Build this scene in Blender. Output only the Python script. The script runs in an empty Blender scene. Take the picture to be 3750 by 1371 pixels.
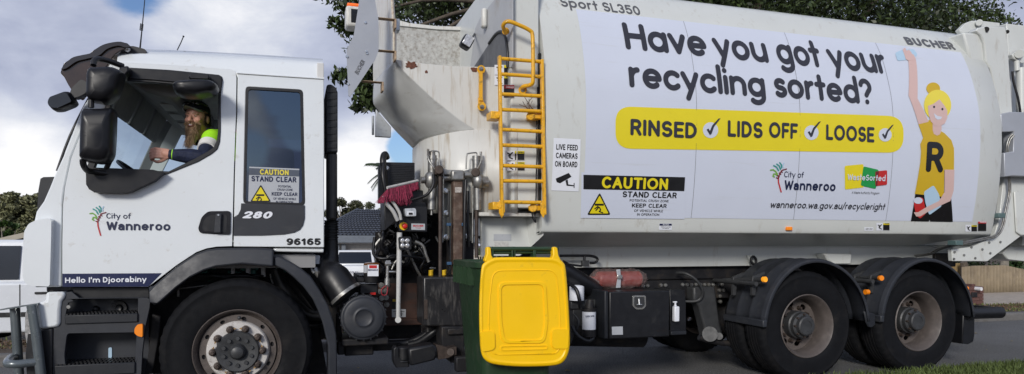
import bpy, bmesh, math, random
import numpy as np
from mathutils import Vector, Matrix
from mathutils.geometry import tessellate_polygon
random.seed(7); RNG = np.random.default_rng(7)
S = bpy.context.scene; COL = S.collection
TH = math.radians(17.56); CT, ST = math.cos(TH), math.sin(TH)
D = 5.3; CAMZ = 1.30; FPX = 2500.0
# ---------------------------------------------------------------- camera
cd = bpy.data.cameras.new('camera'); cam = bpy.data.objects.new('camera', cd); COL.objects.link(cam)
cd.sensor_width = 36; cd.lens = 24; cd.clip_start = 0.05; cd.clip_end = 3000
cd.shift_y = 209.5 / 3750
cam.location = (0, -D, CAMZ); cam.rotation_euler = (math.radians(90), 0, -TH)
S.camera = cam
# ---------------------------------------------------------------- world
SUN_EL, SUN_AZ = math.radians(22), math.radians(214)     # azimuth clockwise from +y
w = bpy.data.worlds.new('World'); S.world = w; w.use_nodes = True
nt = w.node_tree; N = nt.nodes; L = nt.links; N.clear()
def nd(t, **k):
    n = N.new(t)
    for a, b in k.items(): setattr(n, a, b)
    return n
out = nd('ShaderNodeOutputWorld'); bg = nd('ShaderNodeBackground'); L.new(bg.outputs[0], out.inputs[0])
sky = nd('ShaderNodeTexSky', sky_type='NISHITA', sun_disc=False, sun_elevation=SUN_EL, sun_rotation=SUN_AZ)
sk = nd('ShaderNodeMix', data_type='RGBA', blend_type='MULTIPLY'); sk.inputs[0].default_value = 1
L.new(sky.outputs[0], sk.inputs[6]); sk.inputs[7].default_value = (.72, .84, 1.08, 1)
tc = nd('ShaderNodeTexCoord')
mp = nd('ShaderNodeMapping'); mp.inputs['Scale'].default_value = (1, 1, 2.0); mp.inputs['Location'].default_value = (.35, .1, .6)
L.new(tc.outputs['Generated'], mp.inputs[0])
def noise(scale, detail, rough, vec, dist=0.3):
    n = nd('ShaderNodeTexNoise'); n.inputs['Scale'].default_value = scale; n.inputs['Detail'].default_value = detail
    n.inputs['Roughness'].default_value = rough; n.inputs['Distortion'].default_value = dist; L.new(vec, n.inputs['Vector']); return n.outputs['Fac']
def mth(op, a, b=None, clamp=False):
    n = nd('ShaderNodeMath', operation=op, use_clamp=clamp)
    for i, q in enumerate((a, b)):
        if q is None: continue
        if isinstance(q, (int, float)): n.inputs[i].default_value = q
        else: L.new(q, n.inputs[i])
    return n.outputs[0]
def pxdir(px, py):
    u = (px - 1875) / FPX; v = (895 - py) / FPX
    return Vector((ST + CT * u, CT - ST * u, v)).normalized()
def blob(px, py, rad, back=False):                                    # soft patch of sky round one direction
    d = pxdir(px, py); d = Vector((d.x, -d.y, d.z)) if back else d; n = nd('ShaderNodeVectorMath', operation='DISTANCE'); nrm = nd('ShaderNodeVectorMath', operation='NORMALIZE')
    L.new(tc.outputs['Generated'], nrm.inputs[0]); L.new(nrm.outputs[0], n.inputs[0]); n.inputs[1].default_value = d
    m = nd('ShaderNodeMapRange', interpolation_type='SMOOTHSTEP'); L.new(n.outputs['Value'], m.inputs[0])
    m.inputs[1].default_value = rad; m.inputs[2].default_value = 0; m.inputs[3].default_value = 0; m.inputs[4].default_value = 1
    return m.outputs[0]
n1 = noise(2.6, 9, .58, mp.outputs[0]); n2 = noise(6.5, 8, .6, mp.outputs[0]); n3 = noise(1.5, 3, .5, mp.outputs[0])
den = n1
for px, py, r, k in ((1480, 545, .06, -.5), (490, -30, .085, -.30), (1395, 640, .03, -.2), (300, 300, .4, .25), (1250, 300, .3, .3), (80, 600, .3, .3)):
    den = mth('ADD', den, mth('MULTIPLY', blob(px, py, r), k))
for px, py, r, k in ((1050, 350, .06, -.4), (920, 560, .05, -.35), (1090, 500, .04, -.3)): den = mth('ADD', den, mth('MULTIPLY', blob(px, py, r, True), k))  # unseen blue gaps behind the camera, added for the rear side window's reflection
mask = nd('ShaderNodeMapRange', interpolation_type='SMOOTHSTEP'); L.new(den, mask.inputs[0])
mask.inputs[1].default_value = .36; mask.inputs[2].default_value = .50
br = mth('ADD', mth('MULTIPLY', n2, .75), mth('MULTIPLY', n3, .35))
for px, py, r, k in ((40, 620, .14, .42), (230, 650, .10, .25), (1330, 560, .12, .42), (760, 60, .16, .30), (1100, 30, .14, .18), (1250, 680, .10, .25), (250, 330, .25, -.10), (1260, 260, .16, -.10)):
    br = mth('ADD', br, mth('MULTIPLY', blob(px, py, r), k))
for px, py, r, k in ((930, 400, .045, .5), (1040, 430, .06, -.25), (990, 520, .05, .3), (1060, 600, .07, -.3), (960, 640, .05, .2)):  # unseen cloud tones behind the camera, shaped for that same window reflection
    br = mth('ADD', br, mth('MULTIPLY', blob(px, py, r, True), k))
ramp = nd('ShaderNodeValToRGB'); L.new(br, ramp.inputs[0])
e = ramp.color_ramp.elements
e[0].position = .30; e[0].color = (.27, .31, .43, 1); e[1].position = 1.0; e[1].color = (.96, .96, .98, 1)
a = e.new(.50); a.color = (.40, .44, .58, 1); a = e.new(.66); a.color = (.52, .56, .69, 1); a = e.new(.82); a.color = (.70, .73, .81, 1)
cm = nd('ShaderNodeMix', data_type='RGBA', blend_type='MIX'); L.new(mask.outputs[0], cm.inputs[0]); L.new(sk.outputs[2], cm.inputs[6])
cs = nd('ShaderNodeMix', data_type='RGBA', blend_type='MULTIPLY'); cs.inputs[0].default_value = 1
L.new(ramp.outputs[0], cs.inputs[6]); cs.inputs[7].default_value = (9.3, 9.3, 9.3, 1)     # world strength is 0.1
L.new(cs.outputs[2], cm.inputs[7]); L.new(cm.outputs[2], bg.inputs[0]); bg.inputs[1].default_value = .1
# ---------------------------------------------------------------- sun
sl = bpy.data.lights.new('sun', 'SUN'); sl.energy = 2.3; sl.angle = math.radians(13); sl.color = (1, .95, .88)
so = bpy.data.objects.new('sun', sl); COL.objects.link(so)
sd = Vector((math.sin(SUN_AZ) * math.cos(SUN_EL), math.cos(SUN_AZ) * math.cos(SUN_EL), math.sin(SUN_EL)))
so.rotation_euler = sd.to_track_quat('Z', 'Y').to_euler(); so.location = (0, -8, 12)
S.view_settings.view_transform = 'Standard'; S.view_settings.look = 'None'; S.view_settings.gamma = 1
S.view_settings.exposure = 0.17
# ---------------------------------------------------------------- helpers
def P(px, py, Y=0.0):
    u = (px - 1875) / FPX; v = (895 - py) / FPX
    dx = ST + CT * u; dy = CT - ST * u
    t = (Y + D) / dy
    return Vector((dx * t, Y, CAMZ + v * t))
def surfpt(px, py, sf):
    Y = sf(2.4)
    for _ in range(8):
        p = P(px, py, Y); Y = sf(p.z)
    return P(px, py, Y)
def flat(Y): return lambda z: Y
def tag(o, label=None, cat=None, group=None, kind=None):
    if label: o['label'] = label
    if cat: o['category'] = cat
    if group: o['group'] = group
    if kind: o['kind'] = kind
    return o
def empty(name, loc, label, cat, group=None):
    o = bpy.data.objects.new(name, None); COL.objects.link(o); o.location = loc; o.empty_display_size = .2
    return tag(o, label, cat, group)
def link(name, me, mat, parent=None, bevel=0, smooth=False, ang=35):
    o = bpy.data.objects.new(name, me); COL.objects.link(o)
    if mat: me.materials.append(mat)
    if smooth and not bevel and ang == 35: ang = 62
    if parent:
        o.parent = parent
        o.matrix_parent_inverse = parent_world(parent).inverted()
    if bevel:
        m = o.modifiers.new('bevel', 'BEVEL'); m.width = bevel; m.segments = 2 if bevel < .024 else 4; m.limit_method = 'ANGLE'; m.angle_limit = math.radians(ang)
        m.harden_normals = False
    if smooth or bevel:
        me.polygons.foreach_set('use_smooth', [True] * len(me.polygons))
        try: me.set_sharp_from_angle(angle=math.radians(ang))
        except Exception: pass
    return o
def parent_world(p):
    m = Matrix.LocRotScale(p.location, p.rotation_euler, p.scale)
    if p.parent: m = parent_world(p.parent) @ p.matrix_parent_inverse @ m
    return m
class MB:
    def __init__(s): s.v = []; s.f = []
    def add(s, vs, fs):
        n = len(s.v); s.v += [tuple(q) for q in vs]; s.f += [tuple(i + n for i in f) for f in fs]; return s
    def box(s, x0, x1, y0, y1, z0, z1, rot=None, c=None):
        vs = [Vector((x, y, z)) for x in (x0, x1) for y in (y0, y1) for z in (z0, z1)]
        if rot is not None:
            c = Vector(c) if c is not None else Vector(((x0 + x1) / 2, (y0 + y1) / 2, (z0 + z1) / 2))
            vs = [rot @ (q - c) + c for q in vs]
        return s.add(vs, [(0, 1, 3, 2), (4, 6, 7, 5), (0, 4, 5, 1), (2, 3, 7, 6), (0, 2, 6, 4), (1, 5, 7, 3)])
    def pbox(s, px0, py0, px1, py1, Y, dep):             # box whose near face fills a picture rectangle at depth Y
        a = P(px0, py0, Y); b = P(px1, py1, Y)
        return s.box(a.x, b.x, Y, Y + dep, b.z, a.z)
    def cyl(s, p0, p1, r0, r1=None, n=16, caps=True):
        return s.tube([p0, p1], [r0, r0 if r1 is None else r1], n, caps)
    def tube(s, pts, r, n=10, caps=True, sm=0):
        pts = [Vector(p) for p in pts]
        if sm:
            rr = r if isinstance(r, (list, tuple)) else [r] * len(pts)
            q = []; q2 = []
            for i in range(len(pts) - 1):
                p0 = pts[max(i - 1, 0)]; p1 = pts[i]; p2 = pts[i + 1]; p3 = pts[min(i + 2, len(pts) - 1)]
                for k in range(sm):
                    t = k / sm
                    q.append(.5 * ((2 * p1) + (p2 - p0) * t + (2 * p0 - 5 * p1 + 4 * p2 - p3) * t * t + (3 * p1 - p0 - 3 * p2 + p3) * t ** 3))
                    q2.append(rr[i] * (1 - t) + rr[i + 1] * t)
            q.append(pts[-1]); q2.append(rr[-1]); pts = q; r = q2
        rs = r if isinstance(r, (list, tuple)) else [r] * len(pts)
        vs = []; fs = []; up = None
        for i, p in enumerate(pts):
            t = ((pts[i] - pts[i - 1]).normalized() if i else Vector()) + ((pts[i + 1] - p).normalized() if i < len(pts) - 1 else Vector())
            t.normalize()
            if up is None:
                up = Vector((0, 0, 1)) if abs(t.z) < .9 else Vector((1, 0, 0))
            b = t.cross(up); b.normalize(); up = b.cross(t); up.normalize()
            for k in range(n):
                a = 2 * math.pi * k / n; vs.append(p + (b * math.cos(a) + up * math.sin(a)) * rs[i])
        for i in range(len(pts) - 1):
            for k in range(n):
                k2 = (k + 1) % n; fs.append((i * n + k, i * n + k2, (i + 1) * n + k2, (i + 1) * n + k))
        if caps:
            fs.append(tuple(range(n - 1, -1, -1))); fs.append(tuple((len(pts) - 1) * n + k for k in range(n)))
        return s.add(vs, fs)
    def lathe(s, prof, c, n=48, mod=None):                # prof: (r, y offset) round the y axis through c
        vs = []; fs = []; m = len(prof)
        for k in range(n):
            a = 2 * math.pi * k / n
            for j, (r, y) in enumerate(prof):
                rr = r + (mod(k, j) if mod else 0)
                vs.append((c[0] + rr * math.cos(a), c[1] + y, c[2] + rr * math.sin(a)))
        for k in range(n):
            k2 = (k + 1) % n
            for j in range(m - 1): fs.append((k * m + j, k * m + j + 1, k2 * m + j + 1, k2 * m + j))
        return s.add(vs, fs)
    def ball(s, c, rx, ry=None, rz=None, n=16, rot=None):
        ry = rx if ry is None else ry; rz = rx if rz is None else rz
        vs = []; fs = []; m = n // 2; c = Vector(c)
        for j in range(m + 1):
            t = math.pi * j / m
            for k in range(n):
                a = 2 * math.pi * k / n; q = Vector((rx * math.sin(t) * math.cos(a), ry * math.sin(t) * math.sin(a), rz * math.cos(t)))
                vs.append(c + (rot @ q if rot else q))
        for j in range(m):
            for k in range(n):
                k2 = (k + 1) % n
                if j == 0: fs.append((k, n + k, n + k2))
                elif j == m - 1: fs.append((j * n + k, (j + 1) * n + k, j * n + k2))
                else: fs.append((j * n + k, (j + 1) * n + k, (j + 1) * n + k2, j * n + k2))
        return s.add(vs, fs)
    def prism(s, loop, dvec, holes=()):                   # planar loop(s) of 3-D points pushed along dvec
        loops = [[Vector(p) for p in loop]] + [[Vector(p) for p in h] for h in holes]
        tris = tessellate_polygon(loops); fl = [p for l in loops for p in l]; n = len(fl); dv = Vector(dvec)
        vs = fl + [p + dv for p in fl]; fs = [tuple(t) for t in tris] + [tuple(i + n for i in reversed(t)) for t in tris]
        o = 0
        for l in loops:
            m = len(l)
            for i in range(m): fs.append((o + i, o + (i + 1) % m, o + (i + 1) % m + n, o + i + n))
            o += m
        return s.add(vs, fs)
    def plate(s, pts, Y, th, holes=()):                   # picture polygon standing at depth Y, th metres thick (away)
        return s.prism([P(a, b, Y) for a, b in pts], (0, th, 0), [[P(a, b, Y) for a, b in h] for h in holes])
    def quadstrip(s, A, B, th=None):                      # sheet between two 3-D polylines, optional thickness vector
        n = len(A); vs = list(A) + list(B); fs = [(i, i + 1, n + i + 1, n + i) for i in range(n - 1)]
        if th is not None:
            tv = Vector(th); m = len(vs); vs = vs + [Vector(q) + tv for q in vs]
            fs2 = [tuple(i + m for i in reversed(f)) for f in fs]
            bd = list(range(n)) + list(range(2 * n - 1, n - 1, -1))
            fs = fs + fs2 + [(bd[i], bd[(i + 1) % len(bd)], bd[(i + 1) % len(bd)] + m, bd[i] + m) for i in range(len(bd))]
        return s.add(vs, fs)
    def build(s, name, mat, parent=None, bevel=0, smooth=False, ang=35):
        me = bpy.data.meshes.new(name); me.from_pydata(s.v, [], s.f)
        bm = bmesh.new(); bm.from_mesh(me); bmesh.ops.remove_doubles(bm, verts=bm.verts, dist=1e-5)
        bmesh.ops.recalc_face_normals(bm, faces=bm.faces); bm.to_mesh(me); bm.free()
        return link(name, me, mat, parent, bevel, smooth, ang)
def npmesh(name, v, f, mat, parent=None, smooth=False):   # v (n,3), f (m,4)
    me = bpy.data.meshes.new(name); k = f.shape[1]
    me.vertices.add(len(v)); me.vertices.foreach_set('co', v.astype(np.float32).ravel())
    me.loops.add(f.size); me.loops.foreach_set('vertex_index', f.astype(np.int32).ravel())
    me.polygons.add(len(f)); me.polygons.foreach_set('loop_start', np.arange(0, f.size, k, dtype=np.int32))
    me.polygons.foreach_set('loop_total', np.full(len(f), k, dtype=np.int32)); me.update(); me.validate()
    return link(name, me, mat, parent, 0, smooth)
def rrect(x0, y0, x1, y1, r, n=5):                        # rounded rectangle loop in picture (or any 2-D) units
    o = []
    for cx, cy, a0 in ((x1 - r, y0 + r, -90), (x1 - r, y1 - r, 0), (x0 + r, y1 - r, 90), (x0 + r, y0 + r, 180)):
        for k in range(n + 1):
            a = math.radians(a0 + 90 * k / n); o.append((cx + r * math.cos(a), cy + r * math.sin(a)))
    return o
def rpoly(pts, r, n=4):                                   # polygon with rounded corners (2-D)
    o = []; m = len(pts)
    for i in range(m):
        p0 = Vector(pts[i - 1]); p = Vector(pts[i]); p2 = Vector(pts[(i + 1) % m])
        rr = min(r, (p0 - p).length * .45, (p2 - p).length * .45)
        a = p + (p0 - p).normalized() * rr; b = p + (p2 - p).normalized() * rr
        for k in range(n + 1):
            t = k / n; o.append(tuple(a * (1 - t) ** 2 + p * 2 * t * (1 - t) + b * t * t))
    return o
# ---------------------------------------------------------------- materials
def mat(name, col, rough=.5, metal=0, var=.12, scale=6, bump=0, bscale=60, coat=0, spec=.5, dirt=None, dirtamt=.0, dscale=3, dstretch=(1, 1, 1), island=0, bdist=.004):
    m = bpy.data.materials.new(name); m.use_nodes = True; t = m.node_tree; n = t.nodes; l = t.links
    b = n['Principled BSDF']; b.inputs['Roughness'].default_value = rough; b.inputs['Metallic'].default_value = metal
    b.inputs['Coat Weight'].default_value = coat; b.inputs['Coat Roughness'].default_value = .08; b.inputs['Specular IOR Level'].default_value = spec
    tc = n.new('ShaderNodeTexCoord'); c = (*col, 1)
    def nz(s, d=6, r=.6, st=(1, 1, 1)):
        mp = n.new('ShaderNodeMapping'); mp.inputs['Scale'].default_value = st; l.new(tc.outputs['Object'], mp.inputs[0])
        q = n.new('ShaderNodeTexNoise'); q.inputs['Scale'].default_value = s; q.inputs['Detail'].default_value = d; q.inputs['Roughness'].default_value = r
        l.new(mp.outputs[0], q.inputs['Vector']); return q.outputs['Fac']
    f = nz(scale); cr = n.new('ShaderNodeValToRGB'); l.new(f, cr.inputs[0]); e = cr.color_ramp.elements
    e[0].position = .3; e[1].position = .7
    e[0].color = tuple(max(0, q * (1 - var)) for q in col) + (1,); e[1].color = tuple(min(1, q * (1 + var)) for q in col) + (1,)
    cur = cr.outputs[0]
    if island:
        g = n.new('ShaderNodeNewGeometry'); mr = n.new('ShaderNodeMapRange'); l.new(g.outputs['Random Per Island'], mr.inputs[0])
        mr.inputs[3].default_value = 1 - island; mr.inputs[4].default_value = 1 + island
        mx = n.new('ShaderNodeVectorMath'); mx.operation = 'SCALE'; l.new(cur, mx.inputs[0]); l.new(mr.outputs[0], mx.inputs['Scale']); cur = mx.outputs[0]
    if dirt:
        q = nz(dscale, 8, .65, dstretch); mr = n.new('ShaderNodeMapRange'); l.new(q, mr.inputs[0]); mr.inputs[1].default_value = .62 - dirtamt * .3; mr.inputs[2].default_value = .80 - dirtamt * .25
        mr.inputs[4].default_value = .9
        mx = n.new('ShaderNodeMix'); mx.data_type = 'RGBA'; l.new(mr.outputs[0], mx.inputs[0]); l.new(cur, mx.inputs[6]); mx.inputs[7].default_value = (*dirt, 1); cur = mx.outputs[2]
    l.new(cur, b.inputs['Base Color'])
    rr = n.new('ShaderNodeMapRange'); l.new(nz(scale * 2.3), rr.inputs[0]); rr.inputs[1].default_value = .3; rr.inputs[2].default_value = .7
    rr.inputs[3].default_value = max(.02, rough * .8); rr.inputs[4].default_value = min(1, rough * 1.2); l.new(rr.outputs[0], b.inputs['Roughness'])
    if bump:
        bp = n.new('ShaderNodeBump'); bp.inputs['Strength'].default_value = bump; bp.inputs['Distance'].default_value = bdist
        l.new(nz(bscale, 4), bp.inputs['Height']); l.new(bp.outputs[0], b.inputs['Normal'])
    return m
def emis(name, col, s):
    m = mat(name, col, .4); b = m.node_tree.nodes['Principled BSDF']; b.inputs['Emission Color'].default_value = (*col, 1); b.inputs['Emission Strength'].default_value = s; return m
def glass(name, tint, fac=.0, rough=.02, ior=1.5):
    m = bpy.data.materials.new(name); m.use_nodes = True; t = m.node_tree; n = t.nodes; l = t.links; n.clear()
    o = n.new('ShaderNodeOutputMaterial'); tr = n.new('ShaderNodeBsdfTransparent'); tr.inputs[0].default_value = (*tint, 1)
    g = n.new('ShaderNodeBsdfGlossy'); g.inputs['Color'].default_value = (.72, .84, 1, 1); g.inputs['Roughness'].default_value = rough; lw = n.new('ShaderNodeLayerWeight'); lw.inputs[0].default_value = .5; pw = n.new('ShaderNodeMath'); pw.operation = 'POWER'; l.new(lw.outputs['Facing'], pw.inputs[0]); pw.inputs[1].default_value = 5
    ad = n.new('ShaderNodeMath'); ad.operation = 'MULTIPLY_ADD'; ad.use_clamp = True; l.new(pw.outputs[0], ad.inputs[0]); ad.inputs[1].default_value = (ior - 1) * 1.6; ad.inputs[2].default_value = fac + .04
    mx = n.new('ShaderNodeMixShader'); l.new(ad.outputs[0], mx.inputs[0]); l.new(tr.outputs[0], mx.inputs[1]); l.new(g.outputs[0], mx.inputs[2]); l.new(mx.outputs[0], o.inputs[0])
    return m
def clearish(m, a):
    m.node_tree.nodes['Principled BSDF'].inputs['Alpha'].default_value = a; return m
M = dict(
 white=mat('cab_paint', (.71, .745, .765), .22, var=.03, scale=2, coat=1, dirt=(.5, .48, .44), dirtamt=.03, dscale=14),
 body=mat('body_paint', (.58, .60, .58), .38, var=.04, scale=1.5, coat=.25, dirt=(.42, .40, .35), dirtamt=.14, dscale=9, dstretch=(1.5, 1.5, .5)),
 hopper=mat('hopper_paint', (.60, .60, .57), .42, var=.06, scale=3, dirt=(.36, .29, .20), dirtamt=.30, dscale=5, dstretch=(6, 6, .5)),
 hopin=mat('hopper_lining', (.42, .42, .40), .7, var=.2, scale=30, dirt=(.22, .20, .17), dirtamt=.5, dscale=24),
 galv=mat('galvanised', (.50, .53, .56), .42, metal=.35, var=.12, scale=9, dirt=(.3, .32, .35), dirtamt=.3, dscale=30),
 defl=mat('grey_metal_sheet', (.36, .38, .42), .4, metal=.2, var=.05, scale=5),
 plast=mat('grey_plastic', (.0135, .0155, .020), .5, var=.12, scale=5, bump=.15, bscale=260, bdist=.002, dirt=(.026, .027, .029), dirtamt=.12, dscale=8, spec=.4),
 mirp=mat('mirror_plastic', (.0075, .008, .0105), .36, var=.1, spec=.35),
 guardm=mat('mudguard_plastic', (.024, .027, .034), .5, var=.15, scale=5, dirt=(.045, .046, .05), dirtamt=.25, dscale=6, dstretch=(1, 1, 2), spec=.45),
 black=mat('black_plastic', (.0065, .007, .009), .42, var=.2, scale=6, dirt=(.025, .025, .025), dirtamt=.15, dscale=11),
 gloss=mat('smoked_plastic', (.013, .009, .008), .08, var=.1, coat=.8),
 rubber=mat('tyre_rubber', (.0065, .007, .0085), .72, var=.2, scale=7, bump=.3, bscale=90, bdist=.002, dirt=(.016, .015, .015), dirtamt=.22, dscale=5, spec=.16),
 frame=mat('chassis_paint', (.013, .013, .015), .55, var=.3, scale=9, dirt=(.040, .032, .025), dirtamt=.35, dscale=9, spec=.3),
 rust=mat('rusty_steel', (.075, .045, .032), .75, var=.4, scale=14, bump=.4, bscale=90, dirt=(.16, .12, .095), dirtamt=.5, dscale=16),
 rustpatch=mat('rust_patch', (.13, .05, .03), .85, var=.4, scale=60, bump=.5, bscale=120),
 steel=mat('worn_steel', (.30, .30, .29), .4, metal=.7, var=.25, scale=16, dirt=(.10, .08, .06), dirtamt=.4, dscale=18),
 chrome=mat('bright_metal', (.62, .62, .60), .22, metal=.9, var=.1),
 tank=mat('engine_green', (.02, .16, .13), .5, var=.4, scale=30),
 yel=mat('ladder_yellow', (.74, .385, .010), .42, var=.1, scale=9, dirt=(.16, .10, .03), dirtamt=.27, dscale=26, coat=.2),
 lid=mat('bin_lid_yellow', (.92, .555, .001), .42, var=.03, scale=3, bump=.06, bscale=300, bdist=.001, dirt=(.62, .40, .02), dirtamt=.02, dscale=12),
 bin=mat('bin_green', (.018, .045, .020), .42, var=.12, scale=5, bump=.1, bscale=200, bdist=.001, dirt=(.06, .07, .05), dirtamt=.18, dscale=9),
 rimw=mat('white_rim', (.52, .50, .48), .5, var=.14, scale=9, dirt=(.16, .12, .10), dirtamt=.35, dscale=14),
 rimd=mat('shaded_rim', (.075, .062, .056), .55, var=.25, scale=9, dirt=(.12, .10, .09), dirtamt=.3, dscale=12),  # front rim recess, its shade painted into the base colour
 rimb=mat('dusty_shaded_rim', (.090, .076, .070), .55, var=.14, scale=9, dirt=(.13, .11, .10), dirtamt=.35, dscale=12),  # dusty rear rims, base darkened further for shade inside the deep dish
 hub=mat('grey_hub', (.042, .044, .047), .5, metal=.2, var=.2, scale=12),
 nut=mat('brown_metal', (.06, .045, .038), .55, metal=.4, var=.4, scale=20),
 tabs=mat('brass_indicator', (.28, .17, .06), .6, var=.3, scale=40),
 amber=emis('amber_lens', (.80, .22, .005), .08),
 amberl=emis('amber_lens_lit', (1, .36, .015), .3),
 red=mat('red_plastic', (.55, .02, .015), .35), yelp=mat('yellow_plastic', (.8, .5, .01), .4),
 lens=mat('clear_lens', (.6, .6, .6), .12, metal=.6, var=.4, scale=60),
 navy=mat('navy_vinyl', (.006, .012, .06), .35, var=.05),
 vin=mat('white_vinyl', (.57, .61, .71), .38, var=.02, scale=2, coat=.2, dirt=(.5, .52, .56), dirtamt=.05, dscale=4, dstretch=(.3, 1, 6)),
 sticker=mat('white_sticker', (.72, .745, .80), .4, var=.02), stickg=mat('grey_sticker', (.42, .44, .47), .3, var=.05),
 ink=mat('dark_ink', (.026, .027, .038), .45, var=.05), inkb=mat('black_ink', (.008, .008, .009), .4, var=.05),
 inkn=mat('navy_ink', (.006, .012, .05), .4, var=.05), inkg=mat('grey_ink', (.09, .092, .10), .4, var=.05),
 yv=mat('yellow_vinyl', (.72, .60, .012), .4, var=.02), yv2=mat('lemon_vinyl', (.74, .62, .06), .4, var=.02), gold=mat('gold_vinyl', (.56, .37, .012), .4, var=.02),
 skinv=mat('pink_vinyl', (.60, .42, .39), .4, var=.02), redv=mat('red_vinyl', (.48, .02, .02), .4, var=.03), grv=mat('green_vinyl', (.01, .28, .06), .4, var=.03),
 bluev=mat('pale_blue_vinyl', (.40, .56, .70), .4, var=.02), tealv=mat('teal_vinyl', (.02, .26, .24), .4, var=.03), limev=mat('lime_vinyl', (.16, .36, .05), .4, var=.03),
 maroonv=mat('maroon_vinyl', (.16, .012, .02), .4, var=.03), blackg=mat('gloss_black_vinyl', (.006, .006, .007), .25),
 cabin=mat('cabin_grey', (.25, .25, .255), .7, var=.08, bump=.1, bscale=200), cabl=mat('cabin_light_grey', (.62, .62, .61), .75, var=.05),  # greys lightened to stand in for flash light inside the cab
 screen=glass('clear_glass', (.86, .93, .95), 0, .02, 1.12), tint=glass('tinted_glass', (.10, .12, .18), .09, .0), dark=glass('dark_glass', (.05, .06, .07), .04),
 pink=mat('pink_bristle', (.22, .020, .052), .8, var=.35, scale=30, island=.4), alu=mat('white_pole', (.50, .50, .49), .4, var=.1, scale=20, dirt=(.25, .24, .22), dirtamt=.3, dscale=20),
 extred=mat('extinguisher_red', (.36, .02, .015), .35, var=.15), bag=mat('clear_bag', (.27, .20, .19), .25, var=.3, scale=30, coat=.5),
 amberg=mat('grease_amber', (.13, .055, .015), .2, var=.25), yspr=mat('yellow_spring', (.75, .50, .02), .5),
)
clearish(M['bag'], .38)
# ================================================================ setting
asph = mat('asphalt', (.075, .076, .078), .92, var=.25, scale=.9, bump=1, bscale=45, bdist=.02, dirt=(.19, .19, .185), dirtamt=.75, dscale=55)
soil = mat('verge_soil', (.085, .060, .040), .95, var=.35, scale=5, bump=1, bscale=30, bdist=.03, dirt=(.06, .085, .022), dirtamt=.35, dscale=1.2)
lawn = mat('verge_ground', (.050, .062, .022), .95, var=.3, scale=6, bump=1, bscale=40, bdist=.02, dirt=(.09, .065, .045), dirtamt=.3, dscale=3)
conc = mat('concrete', (.42, .36, .29), .85, var=.12, scale=3, bump=.3, bscale=60, dirt=(.2, .18, .15), dirtamt=.4, dscale=6)
kerbm = mat('kerb_concrete', (.13, .125, .12), .85, var=.15, scale=6, bump=.4, bscale=70, dirt=(.09, .08, .07), dirtamt=.4, dscale=5)
def gz(y):
    if y < 3.2: return .13
    for (a, za), (b, zb) in zip(((3.2, .12), (4.6, .12), (7, -.20), (11.6, -.31), (20, -.40), (26, -.46)), ((4.6, .12), (7, -.20), (11.6, -.31), (20, -.40), (26, -.46), (9999, -.46))):
        if y <= b: return za + (zb - za) * (y - a) / (b - a)
    return -.46
# terrain: one sheet to the horizon
ys = [-300, -30, -.46, -.40, 3.3, 3.36, 4.6, 7, 11.6, 20, 26, 40, 80, 700]
xs = [-700, -60, -20, -8, -3, 0, 3, 8, 14, 20, 30, 60, 700]
vv = []; ff = []
for y in ys:
    for x in xs: vv.append((x, y, -.10 if -.42 < y < 3.34 else gz(y)))
for j in range(len(ys) - 1):
    for i in range(len(xs) - 1):
        a = j * len(xs) + i; ff.append((a, a + 1, a + 1 + len(xs), a + len(xs)))
g = MB().add(vv, ff).build('ground', soil); tag(g, kind='structure')
g = MB().box(-200, 200, -.40, 3.24, -.05, 0).build('road', asph); tag(g, kind='structure')
g = MB().box(-200, 200, -.52, -.36, -.06, .134).build('kerb', kerbm, bevel=.02); tag(g, kind='structure')
g = MB().box(-200, 200, 3.24, 3.42, -.06, .124).build('kerb', kerbm, bevel=.03); tag(g, kind='structure')
# concrete drive on the right, running up to the fence
A = [Vector((9.5, 3.43, .127)), Vector((9.9, 6, .127)), Vector((10.3, 10.8, gz(10.8) + .007))]
B = [Vector((32, 3.43, .127)), Vector((32, 6, .127)), Vector((32, 10.8, gz(10.8) + .007))]
g = MB().quadstrip([Vector((12.2, 5.6, gz(5.6) + .008)), Vector((11.0, 7, gz(7) + .008)), Vector((10.0, 11.4, gz(11.4) + .008))],
                   [Vector((60, 5.4, gz(5.4) + .008)), Vector((60, 7, gz(7) + .008)), Vector((60, 11.4, gz(11.4) + .008))], (0, 0, -.05)).build('driveway', conc); tag(g, kind='structure')
g = MB().quadstrip([Vector((-3, 11.6, gz(11.6) + .01)), Vector((-3, 20, gz(20) + .01)), Vector((-3, 26, gz(26) + .01)), Vector((-3, 34, -.45))], [Vector((8.8, 11.6, gz(11.6) + .01)), Vector((8.8, 20, gz(20) + .01)), Vector((8.8, 26, gz(26) + .01)), Vector((8.8, 34, -.45))], (0, 0, -.05)).build('driveway', conc); tag(g, kind='structure')
# ---- foliage machinery
def leaves(centres, radii, counts, size, hang=0, aspect=.5, seed=1, flat_=1.0):
    r = np.random.default_rng(seed); V = []; 
    for c, R, n in zip(centres, radii, counts):
        d = r.normal(size=(n, 3)); d /= np.linalg.norm(d, axis=1)[:, None]
        rad = np.power(r.random(n), .45)[:, None]
        p = np.array(c) + d * rad * np.array(R)
        a = r.normal(size=(n, 3)); a[:, 2] -= hang; a /= np.linalg.norm(a, axis=1)[:, None]
        b = np.cross(a, r.normal(size=(n, 3))); b /= np.linalg.norm(b, axis=1)[:, None]
        s = size * (.6 + .8 * r.random(n))[:, None]
        L_ = a * s * .5; W = b * s * .5 * aspect; q = p - L_ * .2
        V.append(np.stack([p - L_, q + W, p + L_, q - W], 1).reshape(-1, 3))
    V = np.concatenate(V); return V, np.arange(len(V)).reshape(-1, 4)
def leafmat(name, col, isl=.5, var=.3):
    m = mat(name, col, .42, var=var, scale=.7, island=isl, spec=.35); b = m.node_tree.nodes['Principled BSDF']
    return m
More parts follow.
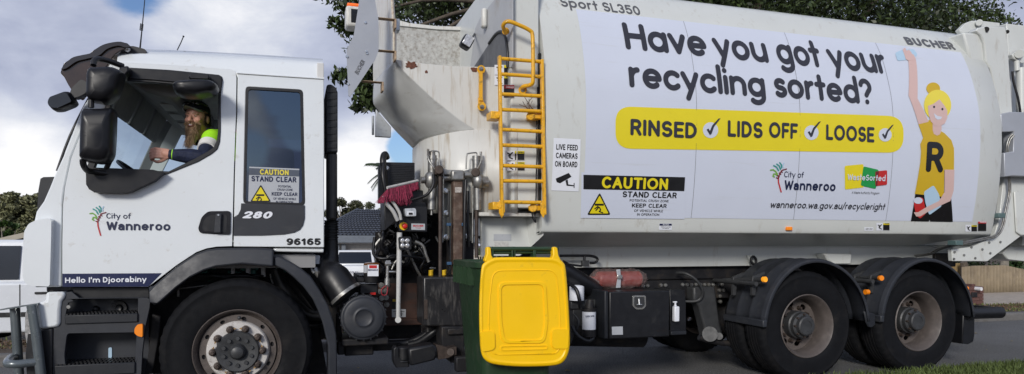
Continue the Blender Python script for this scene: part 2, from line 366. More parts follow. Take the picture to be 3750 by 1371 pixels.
bark = mat('bark', (.10, .08, .06), .9, var=.3, scale=8, bump=.8, bscale=30, bdist=.02)
barkp = mat('pale_bark', (.20, .18, .15), .85, var=.3, scale=8, bump=.5, bscale=30, bdist=.02)
def tree(name, label, cat, base, trunk_pts, trunk_r, limbs, blobs, lmat, lsize, bmat=bark, seed=1, hang=0, aspect=.5, group=None):
    t = empty(name, base, label, cat, group)
    MB().tube(trunk_pts, trunk_r, 12, sm=4).build('trunk', bmat, t, smooth=True)
    b = MB()
    for pts, r in limbs: b.tube(pts, [r * (1 - .75 * i / (len(pts) - 1)) for i in range(len(pts))], 7, sm=3)
    if limbs: b.build('branch', bmat, t, smooth=True)
    V, F = leaves([q[0] for q in blobs], [q[1] for q in blobs], [q[2] for q in blobs], lsize, hang, aspect, seed)
    npmesh('crown', V, F, lmat, t)
    return t
def rblobs(c, R, n, r0, r1, cnt, seed, shell=.6, zmin=None, keep=None):
    r = random.Random(seed); o = []
    while len(o) < n:
        d = Vector((r.gauss(0, 1), r.gauss(0, 1), r.gauss(0, 1))).normalized() * (r.random() ** shell)
        p = Vector((c[0] + d.x * R[0], c[1] + d.y * R[1], c[2] + d.z * R[2]))
        if zmin is not None and p.z < zmin: continue
        if keep and not keep(p): continue
        q = r.uniform(r0, r1); o.append((tuple(p), (q, q, q * .75), int(cnt * q * q / (r1 * r1))))
    return o
# big fig overhanging the road behind the truck
figl = leafmat('fig_leaf', (.036, .054, .017), .8)
fb = rblobs((10.6, 10.4, 8.6), (9.2, 4.8, 3.9), 300, .75, 1.35, 560, 5, .4, zmin=5.0)
fb += rblobs((3.4, 10.0, 7.3), (2.9, 2.2, 1.9), 60, .5, .9, 420, 6, .5)
for k in range(34):
    px = 2450 + k * 36; py = -20 + (k % 5) * 26 + max(0, (px - 2500)) * .05; p = P(px, py, 9.0 + (k % 3)); fb.append((tuple(p), (.75, .75, .5), 330))
for px, py, R in ((1262, 20, .26), (1240, 90, .22), (1290, 80, .25), (1275, 118, .16), (1240, 275, .20), (1262, 285, .16), (1300, 262, .22), (1340, 300, .36), (1362, 350, .34), (1330, 372, .26), (1310, 390, .16), (1375, 395, .16), (1400, 360, .3), (1410, 300, .5), (1400, 200, .6), (1390, 60, .6), (1330, 10, .4), (1300, 180, .22), (1352, 240, .35)):
    p = P(px, py, 7.6); fb.append((tuple(p), (R, R, R * .8), int(1500 * R * R + 18)))
limbs = []
for ax, ay, az in ((3.2, 8.2, 5.0), (6, 9, 8.5), (15, 9, 8.2), (18, 10, 7.5), (12, 13, 9), (11, 8, 9.5), (4.5, 11, 8)):
    limbs.append(([(10.5, 10.8, 3.2), ((10.5 + ax) / 2, (10.8 + ay) / 2, az * .62), (ax, ay, az)], .22))
q0 = (4.0, 8.6, 6.4)
for px, py in ((1240, 90), (1245, 280), (1320, 385), (1290, 20)):
    e_ = P(px, py, 7.6); limbs.append(([q0, tuple((Vector(q0) + e_) / 2 + Vector((0, 0, .25))), tuple(e_)], .05))
limbs.append(([(9, 10, 6.3), (6, 9, 6.6), q0], .14))
tree('fig_tree', 'huge dense dark green fig tree whose leaves hang over the truck body', 'tree', (10.5, 10.8, gz(10.8)), [(10.5, 10.8, gz(10.8) - .3), (10.4, 10.8, 1.5), (10.6, 10.8, 3.2), (10.8, 10.6, 6)], [.65, .48, .42, .25], limbs, fb, figl, .125, seed=3, hang=.4)
# far-left trees
def fartree(name, label, px, pytop, pybase, Y, wpx, col, n, ls, seed, cat='tree', group=None, cnt=260, thin=.5):
    c0 = P(px, (pytop + pybase) / 2, Y); top = P(px, pytop, Y).z; w_ = (P(px + wpx / 2, 895, Y).x - P(px - wpx / 2, 895, Y).x) / 2
    g0 = gz(Y); h = top - g0; cz = g0 + h * .62
    bl = rblobs((c0.x, Y, cz), (w_, w_ * .7, h * .38), n, w_ * .16, w_ * .3, cnt, seed, thin)
    lm = []
    r = random.Random(seed)
    for k in range(7):
        a = r.uniform(0, 6.28); lm.append(([(c0.x, Y, g0 + h * .3), (c0.x + math.cos(a) * w_ * .35, Y + math.sin(a) * w_ * .3, g0 + h * .55), (c0.x + math.cos(a) * w_ * .75, Y + math.sin(a) * w_ * .5, g0 + h * r.uniform(.7, .95))], h * .022))
    return tree(name, label, cat, (c0.x, Y, g0), [(c0.x, Y, g0 - .3), (c0.x, Y, g0 + h * .35), (c0.x + .1, Y, g0 + h * .6)], [h * .04, h * .03, h * .015], lm, bl, leafmat(name + '_leaf', col), ls, barkp, seed, .2, .5, group)
fartree('spreading_tree', 'broad olive green tree beyond the sheds left of the truck cab', 75, 700, 880, 38, 250, (.16, .165, .085), 100, .20, 11, cnt=600)
fartree('gum_tree', 'thin crowned gum tree above the tiled roof nearest the air intake', 1262, 715, 860, 44, 150, (.075, .080, .040), 60, .15, 12, cnt=420, group='gum trees beyond the house')
fartree('gum_tree', 'small gum tree right of the taller one above the tiled roof', 1350, 735, 860, 47, 150, (.070, .078, .036), 60, .15, 13, cnt=420, group='gum trees beyond the house')
fartree('bush', 'low bright green shrub beside the shed left of the cab', 20, 800, 895, 30, 120, (.045, .085, .020), 26, .22, 14, cat='shrub', cnt=260)
fartree('shrub', 'dark leafy shrub behind the corrugated fence at far right', 3715, 930, 1010, 14.5, 150, (.030, .060, .018), 30, .10, 15, cat='shrub', cnt=300)
fartree('small_tree', 'dark tree seen under the tailgate above the corrugated fence', 3520, 905, 1000, 15.5, 260, (.020, .035, .014), 30, .12, 16, cat='tree', cnt=300)
r_ = np.random.default_rng(31); bl_ = []
for k in range(150):
    x_ = -70 + k * 1.1; h_ = 2.2 + 1.5 * math.sin(k * .37) + 1.1 * math.sin(k * .83 + 1) + float(r_.uniform(0, 1)); bl_.append(((x_, 62 + float(r_.uniform(-3, 3)), h_ * .45 - .3), (1.5, 1.5, max(1.1, h_ * .55)), 520))
V, F = leaves([q[0] for q in bl_], [q[1] for q in bl_], [q[2] for q in bl_], .34, 0, .6, 32)
o = npmesh('distant_trees', V, F, leafmat('distant_leaf', (.075, .088, .045), .5)); tag(o, 'distant belt of mixed trees beyond the houses', 'trees', kind='stuff')
# palm behind the hopper
def palm(px, py, Y, rpx, label):
    c = P(px, py, Y); R = rpx / 2500 * (Y + D); t = empty('palm_tree', (c.x, Y, gz(Y)), label, 'palm')
    MB().tube([(c.x + .3, Y, gz(Y) - .2), (c.x + .1, Y, c.z * .5), (c.x, Y, c.z)], [.2, .16, .13], 12, sm=3).build('trunk', barkp, t, smooth=True)
    r = random.Random(4)
    for k in range(22):
        a = k * 2.399; el = r.uniform(-.35, 1.1); Lf = R * r.uniform(.85, 1.1); pts = []
        for j in range(9):
            s = j / 8; rr = Lf * s; pts.append(c + Vector((math.cos(a) * rr * math.cos(el * (1 - s)), math.sin(a) * rr * math.cos(el * (1 - s)), math.sin(el) * rr - .55 * R * s * s)))
        b = MB().tube(pts, [.02 * (1 - .8 * i / 8) for i in range(9)], 5)
        for j in range(1, 36):
            s = j / 36; i = min(int(s * 8), 7); f = s * 8 - i; p = pts[i].lerp(pts[i + 1], f); tdir = (pts[i + 1] - pts[i]).normalized()
            side = tdir.cross(Vector((0, 0, 1))).normalized()
            for sg in (-1, 1):
                d = (side * sg * .75 + tdir * .5 + Vector((0, 0, -.55))).normalized() * R * .33 * (1 - .55 * s) * r.uniform(.8, 1.1); wv = tdir * .018
                b.add([p - wv, p + wv, p + d], [(0, 1, 2)])
        b.build('frond', palml, t)
palml = leafmat('palm_leaf', (.035, .055, .020), .3)
palm(1428, 628, 20, 88, 'palm tree with drooping fronds behind the black cooler box')
# ---- house with tiled hip roof (carport side)
tile = mat('roof_tile', (.075, .085, .105), .6, var=.2, scale=4, dirt=(.12, .12, .12), dirtamt=.3)
fasc = mat('fascia', (.14, .16, .19), .6); soff = mat('render_wall', (.46, .45, .43), .8); brk = mat('dark_brick', (.10, .045, .03), .85, var=.3, scale=20)
h = empty('house', (P(1400, 895, 29).x, 29, -.46), 'single storey house with grey tiled hip roof and pale carport gable', 'house')
x0 = P(1180, 850, 27).x; x1 = P(1530, 850, 27).x + 3; ze = P(1300, 866, 27).z; zr = P(1400, 806, 31).z
mb = MB()
x0 -= .6
rows = 13
for i in range(rows):                                     # courses of tiles, each one stepping down
    a0 = i / rows; a1 = (i + 1) / rows + .012
    def pt(s, xx): return Vector((xx, 26.6 + 5.4 * s, ze + (zr + .55 - ze) * s))
    xa0 = x0 + 2.6 * a0 * 1.0; xa1 = x0 + 2.6 * a1; nx = 46
    for k in range(nx):
        u0 = k / nx; u1 = (k + 1) / nx; up_ = Vector((0, -.03, .045))
        ya = pt(a0, xa0 + (x1 - xa0) * u0) + up_ ; yb = pt(a0, xa0 + (x1 - xa0) * u1) + up_; yc = pt(a1, xa1 + (x1 - xa1) * u1); yd = pt(a1, xa1 + (x1 - xa1) * u0)
        um = (u0 + u1) / 2; ym = pt(a0, xa0 + (x1 - xa0) * um) + up_ + Vector((0, 0, .05)); yn = pt(a1, xa1 + (x1 - xa1) * um) + Vector((0, 0, .05))
        mb.add([ya, ym, yb, yc, yn, yd], [(0, 1, 4, 5), (1, 2, 3, 4)])
mb.add([(x0, 26.6, ze), (x0, 37, ze), (x0 + 2.6, 32, zr + .55), (x1, 32, zr + .55), (x1, 37, ze)], [(0, 1, 2), (1, 4, 3, 2)])
mb.tube([(x0, 26.6, ze + .04), (x0 + 2.6, 32, zr + .58)], .08, 8)
mb.build('roof', tile, h)
MB().box(x0 - .05, x1, 26.5, 26.66, ze - .30, ze + .03).build('gutter', fasc, h, bevel=.02)
MB().box(x0 + .35, x1, 27.2, 27.35, ze - 1.15, ze - .3).build('gable', soff, h)
MB().box(x0 + .1, x1, 30.5, 30.7, -.46, ze - .25).build('wall', brk, h)
MB().box(x0, x1, 26.62, 30.5, ze - .34, ze - .30).build('soffit', soff, h)
for px in (1258, 1235, 1500):
    c = P(px, 900, 26.9); MB().box(c.x - .09, c.x + .09, 26.8, 26.98, -.46, ze - .35).build('post', fasc, h, bevel=.01)
c = P(1300, 930, 30.45); MB().box(c.x - .9, c.x + .5, 30.44, 30.49, .6, 1.55).build('window', M['dark'], h)
# low tubular fence beside the car
fn = mat('cream_metal', (.55, .50, .40), .5)
a = P(1380, 940, 24).x; f = empty('metal_fence', (a, 24, gz(24)), 'cream tubular metal fence behind the small hatchback', 'fence')
MB().box(a - 3, a + 5, 23.98, 24.02, P(1400, 938, 24).z - .04, P(1400, 938, 24).z).build('rail', fn, f)
MB().box(a - 3, a + 5, 23.98, 24.02, gz(24) + .1, gz(24) + .14).build('rail', fn, f)
mb = MB()
for k in range(72): mb.box(a - 3 + k * .11, a - 2.975 + k * .11, 23.99, 24.01, gz(24), P(1400, 938, 24).z)
mb.build('bars', fn, f)
# shed / fence left of the cab
sh = empty('shed', (P(40, 895, 16).x, 16, gz(16)), 'dark corrugated shed with a cream sloping roof edge left of the cab', 'shed')
corr = mat('dark_corrugated', (.03, .033, .04), .5); crm = mat('cream_trim', (.36, .33, .27), .6)
a = P(-120, 920, 16); b = P(160, 855, 16)
mb = MB(); n = 60
for k in range(n):
    xa = a.x + (b.x - a.x) * k / n; xb = a.x + (b.x - a.x) * (k + .6) / n; za = a.z + (b.z - a.z) * k / n
    mb.box(xa, xb, 16, 16.05, gz(16) - .2, za); mb.box(xb, a.x + (b.x - a.x) * (k + 1) / n, 16.03, 16.06, gz(16) - .2, za)
mb.build('wall', corr, sh)
MB().prism([(a.x, 15.95, a.z), (b.x, 15.95, b.z), (b.x, 15.95, b.z + .14), (a.x, 15.95, a.z + .14)], (0, .2, 0)).build('roof_trim', crm, sh)
hs = empty('neighbour_house', (P(0, 880, 34).x, 34, -.46), 'terracotta tiled roof corner of a distant house at far left', 'house')
terra = mat('terracotta', (.42, .13, .06), .7, var=.2, scale=8)
a = P(-150, 830, 34); b = P(32, 878, 34)
MB().add([(a.x - 4, 34, a.z), (a.x, 34, a.z), (b.x, 34, b.z - .1), (a.x - 4, 34, b.z - .1), (a.x - 4, 38, a.z + .3), (a.x, 38, a.z + .3)], [(0, 1, 2, 3), (0, 4, 5, 1)]).build('roof', terra, hs)
MB().box(a.x - 4, b.x - .3, 34.3, 38, -.46, b.z - .1).build('wall', soff, hs)
# corrugated fence panels at right
ftan = mat('tan_corrugated', (.25, .20, .135), .8, var=.15, scale=4, dirt=(.13, .10, .07), dirtamt=.35, dscale=3, dstretch=(1, 1, .4))
def corrfence(pts, label, m, Y, per=.145):
    a = P(*pts[0], Y); b = P(*pts[-1], Y)
    f = empty('corrugated_fence', (a.x, Y, gz(Y)), label, 'fence', 'corrugated fences behind the truck'); vs = []; fs = []
    n = int((b.x - a.x) / per * 8)
    for k in range(n + 1):
        x = a.x + (b.x - a.x) * k / n
        for i in range(len(pts) - 1):
            p, q = P(*pts[i], Y), P(*pts[i + 1], Y)
            if p.x <= x <= q.x + 1e-6: z = p.z + (q.z - p.z) * (x - p.x) / (q.x - p.x)
        yy = Y + .055 * math.sin(2 * math.pi * (x - a.x) / per); vs += [(x, yy, gz(Y) - .3), (x, yy, z)]
        if k: fs.append((2 * k - 2, 2 * k, 2 * k + 1, 2 * k - 1))
    o = MB().add(vs, fs).build('sheet', m, f, smooth=True, ang=80); md = o.modifiers.new('thick', 'SOLIDIFY'); md.thickness = .012
    return f
corrfence([(3300, 966), (3534, 964)], 'ochre corrugated fence section directly behind the rear mudguard', mat('ochre_corrugated', (.22, .15, .06), .8, var=.2), 12.6)
corrfence([(3525, 979), (3560, 974), (3680, 972), (3760, 990), (4000, 1010)], 'long grey tan corrugated fence behind the concrete driveway', ftan, 11.6)
f = empty('timber_post', (P(3532, 1000, 12.2).x, 12.2, gz(12)), 'rough dark timber post between the two corrugated fences', 'post')
p = P(3528, 960, 12.2); MB().tube([(p.x, 12.2, gz(12) - .2), (p.x + .05, 12.2, .6), (p.x, 12.2, p.z)], [.11, .12, .10], 9).build('shaft', bark, f)
c = P(3675, 950, 13.4); f = empty('bare_trunk_tree', (c.x, 13.4, gz(13.4)), 'pale tree trunk standing behind the grey tan fence', 'tree'); MB().tube([(c.x, 13.4, gz(13) - .2), (c.x + .05, 13.4, 1.2), (c.x - .1, 13.5, 3.5)], [.17, .14, .1], 9).build('trunk', barkp, f)
V, F = leaves([(c.x, 13.6, 3.9)], [(.9, .8, .7)], [900], .12, 0, .5, 5); npmesh('crown', V, F, leafmat('trunk_tree_leaf', (.03, .05, .02)), f)
# brick letterbox pillar
brick = mat('letterbox_brick', (.105, .050, .042), .9, var=.25, scale=25, bump=.5, bscale=60)
LY = 7.2
a = P(3535, 1056, LY); b = P(3602, 1128, LY); lb = empty('brick_letterbox', ((a.x + b.x) / 2, LY + .2, gz(LY)), 'brown brick letterbox pillar with a white pipe beside the driveway', 'letterbox')
mb = MB(); z0 = gz(LY) - .05; nr = int((a.z - z0) / .086) + 1
for i in range(nr):
    o = .12 * (i % 2); x = a.x - .03 - o / 2
    mb.box(a.x + .01, b.x - .01, LY + .02, LY + .38, z0 + i * .086, z0 + i * .086 + .086)
    xx = a.x - o * .8
    while xx < b.x - .02:
        x2 = min(xx + .225, b.x); mb.box(max(xx, a.x), x2, LY, LY + .4, z0 + i * .086 + .004, z0 + i * .086 + .078); xx += .235
mb.build('pillar', brick, lb)
p = P(3566, 1080, LY); MB().box(p.x - .09, p.x + .09, LY - .03, LY + .01, p.z - .06, p.z + .06).build('letter_slot', M['frame'], lb, bevel=.01)
p = P(3552, 1048, LY + .2); MB().box(p.x - .06, p.x + .05, LY + .1, LY + .3, p.z - .05, p.z + .05).build('loose_brick', brick, lb)
p = P(3580, 1058, LY - .05); MB().lathe([(.0, .0), (.036, 0), (.045, 0), (.045, .5), (0, .5)], (p.x, LY - .15, p.z), 16).build('pipe', mat('pvc_white', (.7, .7, .72), .4), lb, smooth=True)
# kerbside litter: mulch & leaves beyond the road, grass at the near kerb
grs = mat('grass_blade', (.085, .115, .035), .6, var=.35, scale=2, island=.45, spec=.2)
def grass(name, n, xr, yr, z, hmin, hmax, seed, m, w=.006, xf=None, clump=0):
    r = np.random.default_rng(seed)
    if xf is not None:
        x = xf(r, n)
    else: x = r.uniform(*xr, n)
    y = r.uniform(*yr, n)
    if clump:
        k = np.sin(x * 3.1 + 1.3 * np.sin(y * 4)) + np.sin(y * 5.3 + x * 1.7); sel = k + r.normal(0, .6, n) > clump - 1; x = x[sel]; y = y[sel]; n = len(x)
    h = r.uniform(hmin, hmax, n); a = r.uniform(0, 6.283, n); le = r.normal(0, .35, (n, 2)) * h[:, None]
    b = np.stack([np.cos(a) * w, np.sin(a) * w, np.zeros(n)], 1); p = np.stack([x, y, np.full(n, z)], 1)
    mid = p + np.stack([le[:, 0] * .35, le[:, 1] * .35, h * .6], 1); tip = p + np.stack([le[:, 0], le[:, 1], h], 1)
    V = np.stack([p - b, p + b, mid + b * .7, mid - b * .7, mid - b * .7, mid + b * .7, tip + b * .1, tip - b * .1], 1).reshape(-1, 3)
    o = npmesh(name, V, np.arange(len(V)).reshape(-1, 4), m); tag(o, 'short green and straw coloured grass blades along the kerb', 'grass', kind='stuff'); return o
grass('grass', 21000, None, (-1.15, -.44), .13, .02, .075, 2, grs, xf=lambda r, n: 3.0 + 6.5 * np.sqrt(r.random(n)))
grass('grass', 16000, (-12, 24), (3.45, 4.6), .12, .015, .05, 3, mat('dry_grass_blade', (.12, .14, .05), .7, island=.4, spec=.2), w=.012, clump=1.9)
V, F = leaves([(x_, 4.1, .135) for x_ in range(-12, 30, 2)], [(1.6, .6, .01)] * 21, [900] * 21, .035, 0, .6, 8)
o = npmesh('leaf_litter', V, F, mat('leaf_litter', (.11, .07, .042), .9, island=.5)); tag(o, 'dry brown leaves and bark scattered on the far verge', 'leaf litter', kind='stuff')
V, F = leaves([(4, -.1, .004), (1.6, 1.5, .004), (8, 1.6, .004)], [(4, .2, .001), (2, 1.2, .001), (4, 1, .001)], [16, 14, 14], .06, 0, .6, 9)
V[:, 2] = .006 + .006 * np.tile([0, 1, 0, 1], len(V) // 4)
o = npmesh('fallen_leaves', V, F, mat('yellow_leaf', (.32, .22, .04), .8, island=.4)); tag(o, 'few yellow fallen leaves lying on the asphalt', 'leaves', kind='stuff')
# ---------------------------------------------------------------- background cars
carw = mat('car_paint', (.66, .69, .73), .25, var=.03, coat=.6); cblk = M['black']
def car(name, label, loc, rotz, Lc, Wc, H, hood, boot, hatch=False):
    """car facing +x in its own frame"""
    t = empty(name, loc, label, 'car'); base = len(bpy.data.objects)
    R = Matrix.Translation(loc) @ Matrix.Rotation(rotz, 4, 'Z')
    t.rotation_euler = (0, 0, rotz)
    def T(mb): mb.v = [tuple(R @ Vector(q)) for q in mb.v]; return mb
    hl = Lc / 2; hw = Wc / 2; bz = H * .62; wr = .31; xf = hl - Lc * .18; xr = -hl + Lc * .19
    def side(): 
        o = [(-hl + .03, .25)]
        for xc in (xr, xf):
            for k in range(9):
                a = math.pi - math.pi * k / 8; o.append((xc + (wr + .06) * math.cos(a), .25 + (wr + .06) * math.sin(a)))
        o += [(hl, .25), (hl + .02, .5), (hl - .05, bz - .22), (hl - hood, bz), (-hl + boot, bz), (-hl + .02, bz - .04), (-hl - .03, .55)]
        return o
    sp = side()
    mb = MB().prism([(x, -hw, z) for x, z in sp], (0, Wc, 0)); T(mb).build('body', carw, t, bevel=.05)
    # greenhouse
    gx = [(hl - hood - .1, bz - .02), (hl - hood - .75, H), (-hl + (.45 if hatch else boot + .35), H), (-hl + (.10 if hatch else boot * .3), bz - .02)]
    mb = MB(); inn = hw - .17
    A = [Vector((x, -hw + .04 if z < H else -inn, z)) for x, z in gx]; B = [Vector((x, hw - .04 if z < H else inn, z)) for x, z in gx]
    mb.add(A + B, [(0, 1, 2, 3), (7, 6, 5, 4), (0, 4, 5, 1), (1, 5, 6, 2), (2, 6, 7, 3), (3, 7, 4, 0)]); T(mb).build('cabin', carw, t, bevel=.04)
    def lerp(a, b, s): return a + (b - a) * s
    for sg, nm in ((0, A), (1, B)):                        # side windows
        q = -1 if sg == 0 else 1; cuts = (.06, .47, .52, .93)
        for c0, c1 in ((cuts[0], cuts[1]), (cuts[2], cuts[3])):
            lo = lambda s: lerp(nm[0], nm[3], s); hi = lambda s: lerp(nm[1], nm[2], s)
            def wp(s, h_): return lerp(lo(s), hi(s), h_) + Vector((0, q * .012, 0))
            quad = [wp(c0, .10), wp(c1, .10), wp(c1, .86), wp(c0, .86)]
            mb = MB().prism(quad, (0, q * .01, 0)); T(mb).build('side_window', M['dark2'], t)
    for a, b, c, d, nm in ((A[0], A[1], B[1], B[0], 'windscreen'), (A[3], A[2], B[2], B[3], 'rear_window')):
        q = [a.lerp(d, .07).lerp(b.lerp(c, .07), .12), a.lerp(d, .93).lerp(b.lerp(c, .93), .12), a.lerp(d, .93).lerp(b.lerp(c, .93), .86), a.lerp(d, .07).lerp(b.lerp(c, .07), .86)]
        nrm = (q[1] - q[0]).cross(q[3] - q[0]).normalized(); nrm = nrm if (nrm.x > 0) == (nm == 'windscreen') else -nrm
        mb = MB().prism([p + nrm * .012 for p in q], nrm * .01); T(mb).build(nm, M['dark2'], t)
    for xc in (xr, xf):
        for sg in (-1, 1):
            mb = MB().lathe([(.0, .0), (.2, .0), (.2, -.02), (wr, -.02), (wr, .18), (0, .18)], (xc, -hw + .02 if sg < 0 else hw - .2, wr), 28); wl = T(mb).build('wheel', M['rubber'], t, smooth=True)
            mb = MB().lathe([(.0, -.03), (.05, -.035), (.19, -.025), (.2, 0)], (xc, -hw + .01 if sg < 0 else hw - .02, wr), 24, ) if sg < 0 else MB().lathe([(.0, .03), (.05, .035), (.19, .025), (.2, 0)], (xc, hw, wr), 24)
            T(mb).build('rim', M['steel'], wl, smooth=True)
    for sg in (-1, 1):
        mb = MB().prism([(-hl - .015, sg * (hw - .01), bz - .02), (-hl - .015, sg * (hw - .20), bz - .10), (-hl - .02, sg * (hw - .16), bz - .38), (-hl - .02, sg * (hw - .01), bz - .34)], (-.03, 0, 0)); T(mb).build('tail_lamp', M['red'], t, bevel=.01)
        for xd in (-.65, -1.6):
            mb = MB().box(xd - .09 + .25, xd + .09 + .25, sg * hw - .02, sg * hw + .02, bz - .16, bz - .13); T(mb).build('door_handle', cblk, t, bevel=.005)
        mb = MB().box(hl - hood - .35, hl - hood - .15, sg * (hw + .08) - .09, sg * (hw + .08) + .09, bz + .02, bz + .15); T(mb).build('wing_mirror', carw, t, bevel=.03)
        mb = MB().box(-hl + .9, hl - .9, sg * (hw + .003) - .01, sg * (hw + .003) + .01, .46, .52); T(mb).build('side_moulding', cblk, t)
        mb = MB().box(hl - .03, hl + .005, sg * (hw - .3) - .16, sg * (hw - .3) + .16, bz - .36, bz - .2); T(mb).build('headlamp', M['lens'], t, bevel=.02)
    for xs_ in (-.66, .52):
        for sg in (-1, 1): mb = MB().box(xs_ - .006, xs_ + .006, sg * (hw + .001) - .002, sg * (hw + .001) + .002, .30, bz - .03); T(mb).build('door_seam', cblk, t)
    mb = MB().box(-hl - .045, -hl, -.5, .5, .27, .36); T(mb).build('bumper_insert', cblk, t)
    mb = MB().box(-hl - .05, -hl - .03, -.19, .19, bz - .36, bz - .24); pl = T(mb).build('number_plate', M['sticker'], t)
    return t, R, hl, bz, pl
M['dark2'] = mat('car_glass', (.012, .015, .02), .06, var=.05, coat=.3)
ch = P(1306, 1035, 22.0)
hb, HR, hhl, hbz, hpl = car('parked_hatchback', 'small silver hatchback parked tail out under the carport', (ch.x + .3, 24.0, gz(24) ), math.radians(78), 3.9, 1.72, 1.50, .85, .25, True)
ut = P(150, 1000, 5.0)
car('parked_wagon', 'white car parked on the far verge in front of the shed', (-2.79, 6.1, -.11), 0, 4.7, 1.85, 1.47, 1.25, .35)
# ================================================================ lettering and flat marks
def subdiv_to(mesh_v, mesh_f, sf, off, step=.06, curved=True):
    bm = bmesh.new(); vs = [bm.verts.new((x, 0, z)) for x, z in mesh_v]
    for f in mesh_f:
        try: bm.faces.new([vs[i] for i in f])
        except ValueError: pass
    if curved:
        z0 = min(z for _, z in mesh_v); z1 = max(z for _, z in mesh_v); z = math.floor(z0 / step) * step + step
        while z < z1:
            bmesh.ops.bisect_plane(bm, geom=bm.verts[:] + bm.edges[:] + bm.faces[:], plane_co=(0, 0, z), plane_no=(0, 0, 1), dist=1e-5); z += step
    for v in bm.verts: v.co.y = sf(v.co.z) - off
    bmesh.ops.recalc_face_normals(bm, faces=bm.faces)
    if bm.faces and sum(f.normal.y * f.calc_area() for f in bm.faces) > 0: bmesh.ops.reverse_faces(bm, faces=bm.faces)
    return bm
def decal(polys, sf, off, m, parent, name, curved=None):
    """polys: list of loops, or (loop, [holes]) in picture units lying on surface sf"""
    V = []; F = []
    for q in polys:
        loop, holes = (q if isinstance(q, tuple) and isinstance(q[1], list) else (q, []))
        ls = [[(lambda p: (p.x, p.z))(surfpt(a, b, sf)) for a, b in l] for l in [loop] + holes]
        fl = [p for l in ls for p in l]; n = len(V); V += fl
        F += [tuple(i + n for i in t) for t in tessellate_polygon([[Vector((a, b, 0)) for a, b in l] for l in ls])]
    bm = subdiv_to(V, F, sf, off, curved=(sf is BS) if curved is None else curved)
    me = bpy.data.meshes.new(name); bm.to_mesh(me); bm.free()
    return link(name, me, m, parent)
# ---- rounded stroke letters, outlined by marching squares over a distance field
def arc(cx, cy, rx, ry, a0, a1, n=14):
    return [(cx + rx * math.cos(math.radians(a0 + (a1 - a0) * k / n)), cy + ry * math.sin(math.radians(a0 + (a1 - a0) * k / n))) for k in range(n + 1)]
O_ = arc(.37, .37, .27, .27, 0, 360, 24)
GL = {
 'H': (.80, [[(.1, .1), (.1, .9)], [(.70, .1), (.70, .9)], [(.1, .5), (.70, .5)]]),
 'h1': (.80, [[(.1, .1), (.1, .86)], [(.70, .1), (.70, .86)], [(.1, .49), (.70, .49)]]),
 'a': (.74, [O_, [(.64, .1), (.64, .64)]]), 'v': (.64, [[(.08, .64), (.32, .1), (.56, .64)]]),
 'e': (.74, [[(.1, .37), (.62, .37)] + arc(.37, .37, .27, .27, 0, 308, 22)]), 'y': (.68, [[(.08, .64), (.34, .1)], [(.60, .64), (.24, -.22)]]),
 'o': (.74, [O_]), 'u': (.70, [[(.1, .64), (.1, .35)] + arc(.35, .35, .25, .25, 180, 360), [(.6, .64), (.6, .1)]]),
 'g': (.74, [O_, [(.64, .64), (.64, 0)] + arc(.38, 0, .26, .2, 0, -140)]), 't': (.44, [[(.22, .92), (.22, .1)], [(.06, .62), (.38, .62)]]),
 'r': (.46, [[(.1, .1), (.1, .64)], arc(.36, .36, .26, .28, 178, 95)]), 'c': (.66, [arc(.37, .37, .27, .27, 45, 315, 20)]),
 'l': (.20, [[(.1, .1), (.1, 1.02)]]), 'i': (.20, [[(.1, .1), (.1, .64)], [(.1, .90), (.1, .901)]]),
 'n': (.70, [[(.1, .1), (.1, .64)], arc(.35, .39, .25, .25, 180, 0) + [(.6, .1)]]),
 's': (.54, [arc(.28, .505, .17, .135, 40, 270) + arc(.28, .235, .18, .135, 90, -145)]), 'd': (.74, [O_, [(.64, .1), (.64, 1.0)]]),
 '?': (.62, [arc(.31, .70, .21, .22, 165, -60) + [(.31, .36)], [(.31, .1), (.31, .101)]]),
 'R': (.66, [[(.1, .1), (.1, .9), (.33, .9)] + arc(.35, .69, .21, .21, 90, -90) + [(.1, .48)], [(.36, .48), (.58, .1)]]),
 'I': (.20, [[(.1, .1), (.1, .9)]]), 'N': (.72, [[(.1, .1), (.1, .9), (.62, .1), (.62, .9)]]),
 'S': (.66, [arc(.34, .69, .23, .21, 35, 270) + arc(.34, .31, .24, .21, 90, -150)]), 'E': (.60, [[(.54, .9), (.1, .9), (.1, .1), (.54, .1)], [(.1, .5), (.48, .5)]]),
 'D': (.74, [[(.1, .1), (.1, .9), (.28, .9)] + arc(.28, .5, .36, .4, 90, -90, 18) + [(.1, .1)]]), 'L': (.56, [[(.1, .9), (.1, .1), (.5, .1)]]),
 'O': (.92, [arc(.46, .5, .36, .4, 0, 360, 28)]), 'F': (.58, [[(.52, .9), (.1, .9), (.1, .1)], [(.1, .5), (.46, .5)]]), ' ': (.30, []), '/': (.4, [[(.05, 0), (.35, 1)]]),
}
